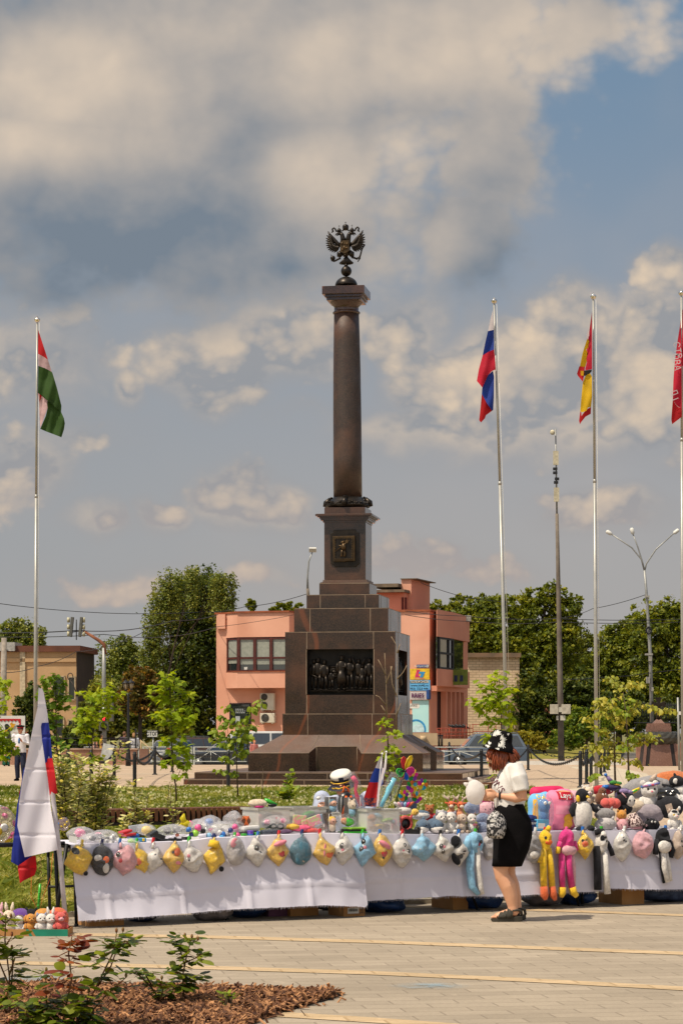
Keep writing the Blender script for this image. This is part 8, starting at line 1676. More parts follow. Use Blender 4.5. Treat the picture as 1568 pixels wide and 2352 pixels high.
balls=[(434,1905,6,'blue','blue bottle cap under the yellow balloon toy'),(440,1917,5.5,'navy','navy toy bottle left of the green ball'),(449,1914,8,'lime','lime green ball beside the price card'),(455,1901,8,'pink','pink ball in the middle bag heap'),(467,1909,6,'black','black round cap beside the pink ball'),(480,1919,6.5,'lblue','pale blue ball at the table edge'),(505,1911,5,'white','white bottle cap above the blue pair of balls'),(512,1916,6.5,'blue','upper blue ball of the pair'),(510,1922,6.5,'cyan','lower bright blue ball of the pair'),(523,1919,6,'grey','dark grey bottle cap right of the blue pair'),(530,1907,6,'navy','navy bottle cap in front of the pink frills'),(545,1918,7,'pink','pink toy jar at the edge'),(540,1899,6,'pink','pink toy jar higher on the pile'),(492,1921,6,'navy','dark navy ball behind the clip')]
for x,y,r,c,lab in balls:
 C=T(x,y,-.08);b=MB();b.ell(C,r*px(C.y),nu=14,nv=10);b.tube([C-TN*.02,C-TN*.02-ZA*r*px(C.y)],r*px(C.y)*.7,10);solo('toy_bottle',b,PKs[c],lab,'toy bottle','small round toys')
baghump('clear bag with a blue ball on top of the middle heap',482,1894,28,22,-.4,seed=8,fill=[('blue_ball',PKs['blue'],-2,-5,11,.9),('pink_toy',PKs['pink'],2,12,8,.5)])
baghump('cloudy bag of white toys before the bench end',510,1904,34,18,-.3,seed=9,fill=[('white_toy',PKs['white'],-14,6,12,.6),('white_toy',PKs['white'],8,-2,12,.6)])
baghump('tall crumpled bag with pink frills',536,1890,22,28,-.35,seed=10,fill=[('pink_frill',PKs['pink'],4,14,9,1.4)])
baghump('clear bag left of the clear bag of tape and toys',457,1898,22,18,-.25,seed=11,fill=[('grey_toy',PKs['grey'],0,4,10,.9)])
o=thing('net_toy','dark round toy with orange net strings','toy',T(560,1895,-.3),0);C=T(560,1885,-.3);s=px(C.y);b=MB();b.ell(C,(16*s,14*s,12*s));part('body',b,PL['brown'],o,True);b=MB()
for i in range(5):a=-.8+i*.4;b.tube([C+TT*16*s*math.sin(a)*q+TN*(14.6*s*math.sqrt(max(.02,1-q*q*.6)))+ZA*(12*s*(1-2*abs(q-.5))*.9)for q in np.linspace(-1,1,9)],.004,5)
part('strings',b,PKs['orange'],o,True)
block('flat_pack','white flat package above the coloured spools',573,1903,42,13,.12,-.2,PKs['white'],-.06,'package',bev=.02);block('gadget_case','black slab under the white flat package',574,1913,44,6,.14,-.15,PKs['black'],-.05,'gadget','black gadget cases')
for x,y,c,lab in[(560,1918.5,'green','green spool at the left of the four spools'),(575,1911.5,'purple','purple spool on top'),(575,1919,'blue','blue spool under the purple one'),(590,1916,'green','green spool at the right of the four spools')]:
 C=T(x,y,-.06);s=px(C.y);b=MB();b.lathe([(6.5*s,-3.8*s),(7.4*s,-3.2*s),(7.4*s,-1*s),(6*s,-.6*s),(6*s,.6*s),(7.4*s,1*s),(7.4*s,3.2*s),(6.5*s,3.8*s)],C,20);solo('toy_spool',b,PKs[c],lab,'spool','coloured spools')
def tub(label,x0,x1,y0,y1,w,fills,lid=True,dep=.34):
 xm=(x0+x1)/2;C=T(xm,y1,w);s=px(C.y);W_,H_=(x1-x0)*s,(y1-y0)*s;o=thing('storage_box',label,'storage box',C,TROT,'frosted storage boxes on the stall');b=MB();t_=.006
 b.box((0,-dep/2,H_/2),(W_,t_,H_));b.box((0,dep/2,H_/2),(W_,t_,H_));b.box((-W_/2,0,H_/2),(t_,dep-.01,H_));b.box((W_/2,0,H_/2),(t_,dep-.01,H_));part('tub',b,BOXP,o)
 b=MB();b.box((0,-dep/2-.008,H_-.008),(W_+.03,.014,.02));b.box((0,dep/2+.008,H_-.008),(W_+.03,.014,.02));b.box((-W_/2-.008,0,H_-.008),(.014,dep,.02));b.box((W_/2+.008,0,H_-.008),(.014,dep,.02));part('rim',b,M('frosted_rim',(206,204,196),rough=.35,trans=.4),o)
 rg=random.Random(int(x0))
 for i,(nm,mt,fx,fz,rx,rz)in enumerate(fills):b=MB();b.ell(((fx-.5)*W_,-dep/2+.045+.03*(i%3),fz*H_),(rx*W_,.04,rz*H_),rot3(y=rg.uniform(-.5,.5)),14,10,amp=.2,fr=5,seed=i);part(nm,b,mt,o)
 return o
tub('frosted storage box of dark and pink toys, the leftmost box',572,650,1855,1900,-.36,[('dark_toy',PKs['grey'],.35,.55,.22,.25),('dark_toy',PL['mocha'],.65,.6,.24,.22),('pink_toy',PL['pink'],.2,.45,.14,.25),('red_toy',PKs['red'],.8,.4,.12,.12),('brown_toy',PL['brown'],.5,.3,.3,.2)])
tub('frosted storage box with a green bag inside, the middle box',652,734,1853,1900,-.40,[('green_bag',PKs['green'],.5,.62,.22,.18),('pink_toy',PL['lpink'],.7,.3,.2,.2),('grey_toy',PL['grey'],.25,.4,.16,.25)])
tub('frosted storage box of mixed small toys, the front right box',821,904,1858,1916,-.16,[('yellow_shape',PKs['yellow'],.45,.32,.16,.10),('blue_toy',PKs['lblue'],.45,.72,.14,.10),('orange_toy',PL['peach'],.3,.66,.14,.14),('lime_toy',PKs['lime'],.68,.56,.18,.08),('red_toy',PKs['red'],.56,.25,.09,.06),('pink_toy',PL['lpink'],.75,.30,.14,.12),('tan_toy',PL['tan'],.3,.25,.16,.14),('grey_toy',PKs['grey'],.62,.15,.3,.08),('violet_toy',PKs['purple'],.8,.15,.09,.06),('cyan_toy',PKs['cyan'],.86,.5,.06,.08)],dep=.3)
block('box_label','grey label on the lid of the front right storage box',863,1857.5,24,3,.02,-.0,M('label_grey',(140,136,134),rough=.6),0,'label')
toy('plush_bag','cream plush bag lying on the leftmost storage box',592,1856,-.36,22,[('body',PL['cream'],[('e',(0,0,.5),(1.0,.5,.45),None,.1)],None),('pink_end',PL['hot'],[('e',(.1,-.2,.15),(.55,.3,.2))],None)],cat='toy',group='small toys on the stall')
toy('green_toy','green and black toy in a bag on the leftmost storage box',620,1853,-.36,18,[('body',PKs['green'],[('t',[(-.7,0,.9),(-.2,0,.7),(.9,0,.2)],[.25,.3,.2])],None),('dark_part',PKs['black'],[('e',(.3,-.1,.2),(.6,.25,.25))],None)],cat='toy',group='small toys on the stall')
baghump('clear bag of pink and red masks before the leftmost box',630,1889,36,18,-.2,seed=12,fill=[('red_piece',PKs['red'],4,-10,5,1.2),('pink_piece',PKs['pink'],-20,-2,8,.7),('pink_piece',PKs['pink'],20,-4,7,.8),('blue_piece',PKs['blue'],-28,4,4,.8)])
o=thing('party_mask','dark green shiny party glasses on the heap','party glasses',T(637,1905,-.1),0);b=MB();C=T(636,1898,-.1);s=px(C.y)
for dx in(-9,9):b.tube([C+TT*(dx+8*math.cos(a))*s+ZA*5*math.sin(a)*s for a in np.linspace(0,6.2832,15)],2.2*s,6)
b.tube([C-TT*17*s,C-TT*28*s-ZA*4*s],2.5*s,6);part('frame',b,M('green_gloss',(36,52,46),rough=.15),o,True)
o=thing('hair_brush','pack of dark blue hair brushes in film','brush pack',T(622,1919,-.08),0);b=MB();C=T(622,1911,-.08);s=px(C.y)
for i in range(9):b.tube([C+TT*(-20+i*4.5)*s-ZA*5*s,C+TT*(-18+i*4.5)*s+ZA*6*s],1.5*s,5)
b.box(C-TN*.02,(44*s,.03,9*s),MT);part('bristles',b,M('brush_navy',(44,58,84),rough=.4),o,True);b=MB();puff(b,C,TT,ZA,TN,25*s,10*s,3,.05,.01,5);part('film',b,FILM,o,True)
SHEET=M('pink_sticker_print',(232,150,170),(196,206,150),rough=.35,scale=34,var=.12)
for i,(x,y,tl,lab)in enumerate([(688,1883,.1,'pink patterned sticker sheet leaning on the middle box'),(708,1893,-.05,'pink patterned sticker sheet lowest in the pile'),(722,1885,-.3,'pink patterned sticker sheet with pale blue edge at the right')]):block('sticker_sheet',lab,x,y,34,22,.012,-.17+.02*i,SHEET,tl,'sticker sheet','sticker sheets')
block('sticker_sheet','blue edge sheet behind the right sticker sheet',728,1886,36,24,.01,-.19,M('pale_blue_print',(170,200,224),rough=.35),-.34,'sticker sheet','sticker sheets')
for i,(x,y,rx,ry,c,lab)in enumerate([(690,1903,26,7,'pink','pink toy pack lying at the table edge'),(712,1908,24,6,'red','coral toy pack in front of the pink one'),(672,1899,16,7,'yellow','yellow toy pack beside the pink pack'),(655,1909,20,6,'purple','mauve toy pack by the brush pack')]):
 C=T(x,y,-.1);s=px(C.y);b=MB();b.ell(C,(rx*s,.05,ry*s),MT,20,10,amp=.22,fr=8,seed=i+3);solo('toy_pack',b,M('pack_'+c,dict(pink=(232,96,130),red=(226,90,84),yellow=(226,180,70),purple=(120,92,120))[c],rough=.4,scale=20),lab,'toy pack','soft toy packs')
baghump('clear bag corner over the sticker sheets',735,1903,18,17,-.06,FILM,.06,13)
def doll_box(label,x,y0,y1,wpx,w,bodyc,headc,hairc,ears=None,tilt=0):
 C=T(x,y1,w);s=px(C.y);W_,H_=wpx*s,(y1-y0)*s;o=thing('doll_box',label,'boxed doll',C,TROT,'boxed dolls on the stall');rm=Matrix.Rotation(tilt,3,'Y')
 b=MB();b.box(rm@Vector((0,0,H_/2)),(W_,.10,H_),rm);part('window_box',b,FILM,o);b=MB();b.box(rm@Vector((0,.045,H_/2)),(W_*.96,.004,H_*.96),rm);part('back_card',b,M('doll_card',(84,76,78),(110,100,96),rough=.5),o)
 b=MB();b.ell(rm@Vector((0,0,H_*.30)),(W_*.26,.04,H_*.22));part('doll_body',b,bodyc,o);b=MB();b.ell(rm@Vector((0,-.008,H_*.60)),(W_*.28,.045,H_*.20));hd_=part('doll_head',b,headc,o)
 b=MB();b.ell(rm@Vector((0,.008,H_*.66)),(W_*.31,.045,H_*.20));
 if ears:
  for sg in(-1,1):b.tube([rm@Vector((sg*W_*.14,.0,H_*.78)),rm@Vector((sg*W_*.2,0,H_*.92))],[W_*.09,W_*.07],8)
 part('doll_hair',b,hairc,o)
 for sg in(-1,1):b=MB();b.ell(rm@Vector((sg*W_*.12,-.052,H_*.60)),(.005,.004,.006),nu=8,nv=6);part('eye',b,EYB,hd_)
 b=MB()
 for sx in(-1,1):b.tube([rm@Vector((sx*W_/2,-.05,0)),rm@Vector((sx*W_/2,-.05,H_))],.003,4)
 part('box_edges',b,M('clear_edge',(196,194,190),rough=.2),o)
FACE_=M('doll_face',(206,158,134),rough=.5)
doll_box('boxed doll with teal hair, left of the two boxes',764,1830,1868,31,-.25,PL['sky'],FACE_,PL['teal']);doll_box('boxed cream bunny doll in blue clothes, right of the two boxes',808,1831,1880,30,-.22,PL['sky'],PL['cream'],PL['cream'],True)
doll_box('boxed yellow capped doll behind the price card',763,1868,1914,30,-.16,PL['cream'],FACE_,PL['yellow'],tilt=.0)
baghump('clear bag of a green and yellow toy beside the yellow doll',796,1888,24,20,-.2,FILM,.07,14,[('green_toy',PKs['green'],4,0,14,.7),('orange_toy',PL['peach'],-8,-2,9,.9)])
o=thing('price_card','white card with the handwritten price 500р. on the doll box','price card',T(771,1876,-.05),0);b=MB();C=T(771,1870,-.075);s=px(C.y);b.box(C,(20*s,.003,10.5*s),MT);part('card',b,WHT,o,True);part('price',textmb('500р.',8.6*s,C+TN*.003,TT,ZA,TN,.001,shear=.2),PKs['black'],o,True)
for i,(y,c,lab)in enumerate([(1916,'cyan','blue album at the bottom of the stack'),(1911,'green','green book second from the bottom'),(1906.5,'black','black and green notebook in the middle'),(1902,'lime','lime booklet on top of the stack')]):block('book',lab,808+i*2,y,62-i*7,3.8,.18,-.10-.01*i,PKs[c],0,'book','stacked booklets',.003)
baghump('clear bag holding a pastel ball on the left of the teal doll',738,1851,20,26,-.35,FILM,.08,15,[('pastel_ball',PL['peach'],2,2,12,.9),('blue_bit',PL['sky'],6,10,8,.7),('white_label',PKs['white'],-10,-18,6,.7)])
block('acrylic_case','brown tinted acrylic case beside the yellow doll',741,1889,20,46,.16,-.25,film('smoky_film',(110,90,80),.4),0,'display case')
o=thing('striped_backpack','orange and black striped ribbon bag standing behind the dolls','bag',T(790,1870,-.55),0);C=T(792,1850,-.55);s=px(C.y);b=MB();puff(b,C,TT,ZA,TN,17*s,32*s,2.4,.06,.006,4)
part('body',b,PKs['black'],o,True);b=MB()
for dx in(-9,4):b.tube([C+TT*(dx-5)*s-ZA*26*s+TN*.055,C+TT*dx*s+TN*.07,C+TT*(dx+5)*s+ZA*22*s+TN*.055],[3.2*s]*3,6)
b.tube([C-TT*6*s+ZA*26*s,C-TT*2*s+ZA*44*s,C+TT*8*s+ZA*38*s,C+TT*12*s+ZA*12*s],2.4*s,6);part('stripes',b,M('ribbon_orange',(222,96,24),rough=.6),o,True)
def sword(label,pts,c,bagpts,w=-.4):
 P3=[T(x,y,w)for x,y,r in pts];s=px(P3[0].y);o=thing('toy_sword',label,'toy sword',P3[-1],0,'bagged balloon swords');b=MB();b.tube(P3,[r*s for _,_,r in pts],12);part('sword',b,c,o,True);b=MB();q=[T(x,y,w+.0)for x,y,r in bagpts];b.tube(q,[r*s for _,_,r in bagpts],14);part('clear_bag',b,FILM,o,True)
sword('red and pink balloon sword in a clear bag leaning by the captain cap',[(809,1784,5),(814,1791,6),(818,1796,5),(816,1815,3.5),(820,1830,5),(828,1851,4)],M('pink_red_balloon',(226,56,84),(206,90,130),rough=.25,scale=9),[(806,1776,8),(814,1795,13),(822,1830,14),(830,1855,10)])
sword('turquoise balloon sword in a clear bag right of the small flags',[(905,1788,6),(900,1800,5),(893,1812,7),(888,1825,5),(881,1838,5),(875,1853,4.5)],M('turquoise_balloon',(96,176,200),(120,196,214),rough=.25,scale=9),[(912,1782,17),(900,1803,18),(888,1830,15),(876,1856,11)])
o=thing('small_flags','pair of small white blue red flags on white sticks','flag',T(868,1855,-.45),0,'small hand flags');d_=T(870,1800,-.45).y;kk=lambda pts:[(722.7+x*.1875,1702.7+y*.1875)for x,y in pts]
for nm,poly,mt in(('white_panel',[(825,160),(832,330),(795,335),(740,325),(775,240)],FW),('blue_panel',[(740,325),(795,335),(832,330),(790,500),(730,505),(665,500),(700,400)],FB),('red_panel',[(665,500),(730,505),(790,500),(765,690),(690,695),(600,690),(630,600)],FR),('emblem_panel',[(600,690),(690,695),(765,690),(752,800),(690,800),(605,795)],M('dark_blue_emblem',(40,34,70),(150,60,40),rough=.7,scale=60,var=.15)),('white_fold',[(825,330),(850,320),(875,150),(884,200),(872,330),(820,480),(795,620),(780,800),(752,800),(770,640),(790,480)],FW),('blue_fold',[(872,330),(846,450),(840,520),(800,560),(820,470)],FB)):
 b=MB();cloth(b,kk(poly),d_,{'white_fold':-.03,'blue_fold':.01}.get(nm,0),0,.018,fr=28,cuts=3);part(nm,b,mt,o,True)
for a_,e_ in(((825,152),(748,820)),((876,130),(790,820))):
 b=MB();b.tube([P(*kk([a_])[0],d_+.02),P(*kk([e_])[0],d_+.02)],.0045,6);b.ell(P(*kk([a_])[0],d_+.02),.011,nu=8,nv=6);part('stick',b,PKs['white'],o,True)
def petal(mb,c,a,L,W_,s,tilt=.25):
 ex,ez=TT*math.cos(a)+ZA*math.sin(a),-TT*math.sin(a)+ZA*math.cos(a);pts=[(0,0),(.35,-.38),(.65,-.5),(.9,-.34),(1,0),(.9,.34),(.65,.5),(.35,.38)]
 V=[c+ex*(u*L*s)+ez*(v*W_*s)+TN*(v*W_*s*tilt)for u,v in pts];mb.add(V,[tuple(range(len(V)))],0,False);return V
GEL={k:M('gel_'+k,c,rough=.2,trans=.55,spec=.6)for k,c in dict(red=(214,40,60),yellow=(240,204,20),magenta=(226,40,150),green=(20,150,60),blue=(30,90,200),orange=(240,120,30),cyan=(30,170,210),purple=(140,50,180)).items()}
o=thing('pinwheel','large flower pinwheel with red, yellow, magenta and green petals','pinwheel',T(905,1855,-.4),0,'pinwheels on the stall');c=T(928,1771,-.4);s=px(c.y)
for(tx,ty,W_,cl)in((926,1738,16,'red'),(948,1736,15,'yellow'),(955,1772,20,'magenta'),(908,1777,20,'green'),(936,1792,10,'blue'),(918,1790,8,'orange')):
 dx,dy=tx-928,1771-ty;a=math.atan2(dy,dx);b=MB();V=petal(b,c,a,math.hypot(dx,dy),W_,s);part('petal',b,GEL[cl],o,True,fix=False);b=MB();b.tube(V+[V[0]],.0045,5);part('petal_rim',b,PKs['red'if cl=='red'else'yellow'if cl=='yellow'else'green'if cl=='green'else'pink'if cl=='magenta'else'blue'if cl=='blue'else'orange'],o,True)
b=MB();b.tube([c+ZA*.02,T(922,1790,-.4),T(906,1856,-.4)],.006,6);b.ell(c+TN*.02,.012);b.tube([c,c-TT*.05,T(917,1786,-.4)],.007,5);part('stick',b,PKs['black'],o,True)
for i,(x,y,r,lab)in enumerate([(947,1780,15,'small pinwheel with smiling yellow hub in front of the magenta petal'),(945,1806,15,'small pinwheel in the middle of the cluster'),(970,1801,14,'small pinwheel farthest right in the cluster'),(926,1827,14,'small pinwheel lowest left in the cluster'),(957,1831,14,'small pinwheel lowest right in the cluster')]):
 o=thing('pinwheel',lab,'pinwheel',T(x-2,y+40,-.45),0,'pinwheels on the stall');c=T(x,y,-.42);s=px(c.y);cols=['magenta','yellow','cyan','orange','green','purple']
 for k in range(6):b=MB();petal(b,c,k*1.047+i*.4,r,11,s,.5);part('petal',b,GEL[cols[(k+i*2)%6]],o,True,fix=False)
 b=MB();b.ell(c+TN*.012,(3.6*s,.008,3.6*s),MT,14,8);hb=part('hub',b,PKs['yellow'],o,True);b=MB()
 for sg in(-1,1):b.ell(c+TN*.021+TT*sg*1.2*s+ZA*.8*s,.0022,nu=6,nv=4)
 b.tube([c+TN*.0215+TT*1.9*s*math.sin(a)-ZA*(.4+1.2*math.cos(a))*s for a in np.linspace(-1,1,7)],.0012,4);part('smile',b,PKs['black'],hb,True);b=MB();b.tube([c-TN*.01,T(x*.5+472,1830,-.44),T(950,1858,-.46)],.004,5);part('stick',b,PKs['pink'],o,True)
# soft toys, left to right
toy('soft_toy','rainbow maned white plush lying with its hair spread',925,1872,-.25,26,[('body',PL['white'],[('e',(0,0,.4),(.8,.5,.4))],None)]+[('mane',PL[c],[('t',[(-.1+.05*i,-.1,.5),(-.75+.30*i,-.3,1.05),(-.9+.36*i,-.3,1.15)],[.12,.13,.06])],None)for i,c in enumerate(('white','lpink','lilac','sky','hot','orange'))])
o=thing('toy_mirror','red sequined cat ear frame with dark round opening','toy',T(929,1910,-.12),0);C=T(930,1892,-.12);s=px(C.y);b=MB();rr=MT@Matrix.Rotation(R(90),3,'X');b.lathe([(12*s,-.02),(18*s,-.02),(19.5*s,0),(18*s,.02),(12*s,.02),(12*s,-.02)],C,28,0,rr)
for sg in(-1,1):b.tube([C+TT*sg*12*s+ZA*10*s,C+TT*sg*19*s+ZA*21*s],[7*s,1*s],4)
part('frame',b,M('red_sequins',(176,44,50),(206,110,100),rough=.3,scale=90),o,True);b=MB();b.lathe([(13*s,-.01),(13*s,.01)],C,24,0,rr);part('opening',b,PKs['black'],o,True)
toy('soft_toy','pink and red rolled plush at the left of the cat ear frame',908,1914,-.1,34,[('body',PL['hot'],[('e',(0,0,.5),(.28,.3,.5))],None),('band',PL['lilac'],[('e',(.1,-.05,.6),(.24,.28,.25))],None)])
toy('phone_stand','black foam stand with teeth at the table edge',945,1916,-.05,14,[('body',PKs['black'],[('b',(0,0,.4),(2.6,1.2,.8)),('b',(1.1,0,.9),(.5,1.0,.5)),('b',(-.2,0,.85),(.5,1.0,.25))],None)],cat='stand',group='small toys on the stall')
toy('soft_toy','large slate blue whale plush showing only its back',936,1855,-.5,22,[('body',PL['shark'],[('e',(0,0,.3),(1.0,.6,.75))],None)])
toy('soft_toy','penguin plush with yellow face lying on its side',962,1884,-.3,30,[('body',PL['white'],[('e',(.1,0,.35),(.75,.4,.33))],None),('back',PL['shark'],[('e',(.15,.1,.48),(.7,.4,.30))],0),('head',PL['chick'],[('e',(-.35,-.1,.6),(.32,.3,.3))],None)]+face(-.35,-.38,.62,.10,.03,BEAK,par=2))
toy('soft_toy','left grey shark plush with white belly',970,1914,-.1,34,shark(PL['shark'],PL['white']),-.3);toy('soft_toy','right grey shark plush with white belly',1000,1914,-.08,36,shark(PL['shark'],PL['white']),.25)
toy('soft_toy','curly ginger bear in a red shirt',986,1886,-.35,38,bear(PL['ginger'],limbs=PL['red'],muzzle=PL['ginger'])+[('shirt',PL['red'],[('e',(0,-.02,.30),(.31,.28,.26))],0)],-.3)
toy('soft_toy','pale grey koala plush with curly head',1010,1894,-.25,34,bear(PL['silver'],PL['white'],'round',PL['white'],nose=EYB))
toy('soft_toy','left husky plush with pricked ears',1012,1914,-.06,50,bear(PL['white'],PL['white'],'point',PL['white'],earc=PL['husky'])+[('hood',PL['husky'],[('e',(0,.02,.80),(.27,.22,.20))],1)],.2)
toy('soft_toy','right husky plush leaning on the grey poodle',1034,1914,-.05,50,bear(PL['white'],PL['white'],'point',PL['white'],earc=PL['husky'])+[('hood',PL['husky'],[('e',(0,.02,.80),(.27,.22,.20))],1)],-.1)
def deer():
 return[('body',PL['peach'],[('e',(0,.05,.26),(.20,.2,.28)),('t',[(0,.02,.40),(0,-.02,.62)],[.11,.09])],None),('head',PL['orange'],[('e',(0,-.05,.68),(.13,.14,.13))],None),('muzzle',PL['cream'],[('e',(0,-.17,.63),(.075,.08,.06))],1)]+[('ear',PL['orange'],[('t',[(s*.10,-.02,.72),(s*.24,-.02,.76)],[.05,.02])],1)for s in(-1,1)]+[('antler',PL['beige'],[('t',[(s*.06,0,.78),(s*.12,0,.90),(s*.22,0,.94),(s*.27,0,1.03)],[.035,.04,.04,.025]),('t',[(s*.11,0,.88),(s*.07,0,.99)],[.035,.02])],1)for s in(-1,1)]+face(0,-.165,.70,.085,.024,EYB,par=1)
toy('soft_toy','left orange deer plush with pale antlers',1036,1893,-.32,66,deer(),-.2);toy('soft_toy','right orange deer plush with pale antlers',1056,1894,-.28,66,deer(),.15)
toy('soft_toy','curly grey beige poodle plush',1059,1914,-.04,46,bear(PL['beige'],None,'flop',PL['beige']),.5)
toy('soft_toy','striped tabby cat plush with pink bow',1081,1914,-.03,46,bear(PL['white'],PL['white'],'point',PL['white'],nose=PNK,earc=PL['mocha'],limbs=fur('tabby',(150,132,110),(60,52,46),26))+[('stripes',fur('tabby',(150,132,110),(60,52,46),26),[('e',(0,.03,.82),(.27,.22,.18)),('e',(0,.06,.22),(.31,.22,.22))],1),('bow',PNK,[('e',(.12,-.26,.44),(.12,.04,.07))],None)],.1)
toy('soft_toy','dappled blue grey ball plush on the upper row',1084,1872,-.35,32,ball(PL['dblue'],False,rx=.62));toy('soft_toy','dappled blue grey ball plush on the middle row',1108,1893,-.15,26,ball(PL['dblue'],False,rx=.66));toy('soft_toy','dappled blue grey ball plush at the table edge',1106,1914,-.05,26,ball(PL['dblue'],False,rx=.66))
toy('soft_toy','big round light pink pig plush',1116,1876,-.3,34,ball(PL['lpink'],True,PNK,'round',.6));toy('soft_toy','magenta plush peeking behind the hand',1110,1848,-.5,20,ball(PL['hot'],False,rx=.9));toy('soft_toy','orange plush corner behind the hand',1122,1840,-.45,10,ball(PL['orange'],False,rx=.9))
def pillow(label,x0,x1,y0,y1,w,mat,seed,extra=(),name='pillow',p=6,thick=.09,rot=.0):
 C=T((x0+x1)/2,(y0+y1)/2,w);s=px(C.y);o=thing(name,label,'pillow',T((x0+x1)/2,y1,w),0,'printed pillows');b=MB();rx,ry=(x1-x0)/2*s,(y1-y0)/2*s;puff(b,C,TT,ZA,TN,rx,ry,p,thick,.012,seed,nt=48,rot=rot,fr=12);body=part('cushion',b,mat,o,True);bv=BVHTree.FromPolygons([body.matrix_world@v.co+o.location for v in body.data.vertices],[tuple(q.vertices)for q in body.data.polygons])
 def onto(mb,off=.003):
  out=[]
  for v in mb.v:
   h_=bv.ray_cast(Vector(v)+TN*1.0,-TN);out.append(tuple(h_[0]+TN*off)if h_[0]else tuple(v))
  mb.v=out;return mb
 return o,C,s,onto
BPK=M('blue_pillow_print',(110,176,222),(100,166,214),rough=.7,scale=4)
o,C,s,onto=pillow('blue snack pillow with yellow corner letters behind the bagged blue plush',1210,1268,1822,1908,-.3,BPK,3)
b=MB();b.merge(textmb('MO',15*s,C+TT*-6*s+ZA*36*s,-TT,-ZA,TN,.1,bold=.03));b2=b;part('lettering',onto(b2),PKs['yellow'],o,True,fix=False);b=MB();b.grid(lambda u,v:C+TT*((-26+9*u)*s)+ZA*((-30+60*v)*s),4,12);part('yellow_patch',onto(b,.002),M('crisp_yellow',(232,176,60),(206,150,50),rough=.7,scale=12),o,True,fix=False)
o,C,s,onto=pillow('magenta snack pillow lying behind the pink one',1212,1300,1806,1840,-.5,M('magenta_pillow',(216,30,90),rough=.65,scale=5),4);b=MB();b.grid(lambda u,v:C+TT*((-6+16*u)*s)+ZA*((-3+6*v)*s),6,3);part('pale_logo',onto(b),M('pale_pink_logo',(236,150,170),rough=.7),o,True,fix=False)
PKP=M('pink_pillow',(230,130,160),(222,118,150),rough=.65,scale=4)
o,C,s,onto=pillow('pink crisp packet pillow with a red Lays logo',1250,1324,1810,1912,-.22,PKP,5,rot=.12,thick=.10)
rr=lambda a:(TT*math.cos(a)+ZA*math.sin(a),-TT*math.sin(a)+ZA*math.cos(a));ex,ez=rr(-.06)
def patch(x0,x1,y0,y1,mat,nm,off,ell=False,a=.0):
 ex_,ez_=rr(a);b=MB()
 if ell:
  V=[(.5+r*.5*math.cos(t),.5+r*.5*math.sin(t))for r in(.0,.35,.7,1)for t in np.linspace(0,6.2832,20,endpoint=False)];fs=[(i*20+j,i*20+(j+1)%20,(i+1)*20+(j+1)%20,(i+1)*20+j)for i in range(3)for j in range(20)]
  b.add([C+ex_*((x0+(x1-x0)*u)*s)+ez_*(-(y0+(y1-y0)*v)*s)for u,v in V],fs,0,True)
 else:b.grid(lambda u,v:C+ex_*((x0+(x1-x0)*u)*s)+ez_*(-(y0+(y1-y0)*v)*s),10,6)
 part(nm,onto(b,off),mat,o,True,fix=False)
patch(-20,22,-46,-28,M('gold_glow',(236,190,120),rough=.6),'gold_halo',.002,True);patch(-22,15,-43,-25,M('logo_red',(196,24,44),rough=.5),'red_logo',.005,False,-.06)
b=textmb("Lays",17*s,C+ex*(-3*s)+ez*(34*s),ex,ez,TN,.1,bold=.02,shear=.12);part('lettering',onto(b,.008),PKs['white'],o,True,fix=False)
patch(-26,24,-12,8,M('pale_pink_label',(238,150,176),rough=.6),'label_band',.002);b=textmb('Краб',8.5*s,C+ez*(8*s)+ex*(4*s),ex,ez,TN,.1);part('flavour_lettering',onto(b,.005),M('pale_pink_letters',(244,190,206),rough=.6),o,True,fix=False)
CRISP=M('crisp_yellow',(232,176,60),(206,150,50),rough=.7,scale=12);patch(-12,12,8,28,CRISP,'crisp',.004,True,.2);patch(2,28,18,40,CRISP,'crisp',.006,True,-.3);patch(16,26,6,22,PKs['red'],'crab',.005,True)
o=thing('bagged_plush','blue plush figure in a clear bag leaning on the pink pillow','soft toy',T(1247,1908,-.08),0,'soft toys on the stall');C=T(1249,1868,-.10);s=px(C.y);b=MB();b.ell(C+ZA*16*s,(13*s,.06,17*s),MT,16,12);b.tube([C+ZA*4*s,C-ZA*20*s],[10*s,7*s],12);part('body',b,fur('bright_blue',(78,130,190)),o,True)
for dx in(-6,6):b=MB();b.ell(C+TT*dx*s+ZA*24*s+TN*.055,(4*s,.012,4*s),MT,10,8);part('eye',b,EYW,o,True)
b=MB();puff(b,C+ZA*3*s,TT,ZA,TN,22*s,40*s,2.4,.09,.02,8);part('clear_bag',b,FILM,o,True)
block('toy_pack','sky blue package with white label at the table edge',1243,1895,32,26,.06,-.06,M('sky_package',(90,170,210),rough=.4),.05,'toy pack','soft toy packs');block('label','white label on the sky blue package',1243,1897,18,12,.004,-.022,WHT,.05,'label')
o=thing('toy_box','navy box with upside down WATER GUN lettering','toy box',T(1205,1905,-.1),0,'small toys on the stall');C=T(1209,1898,-.12);s=px(C.y);b=MB();b.box(C,(46*s,.14,28*s),MT);part('box',b,M('navy_box',(34,54,100),rough=.4),o,True);part('lettering',textmb('WATER GUN',6.5*s,C+ZA*8*s+TN*.072,-TT,-ZA,TN,.001,bold=.02),PKs['white'],o,True)
block('toy_phone','dark navy toy on top of the water gun box',1221,1879,18,14,.08,-.14,PKs['navy'],.3,'toy',bev=.02)
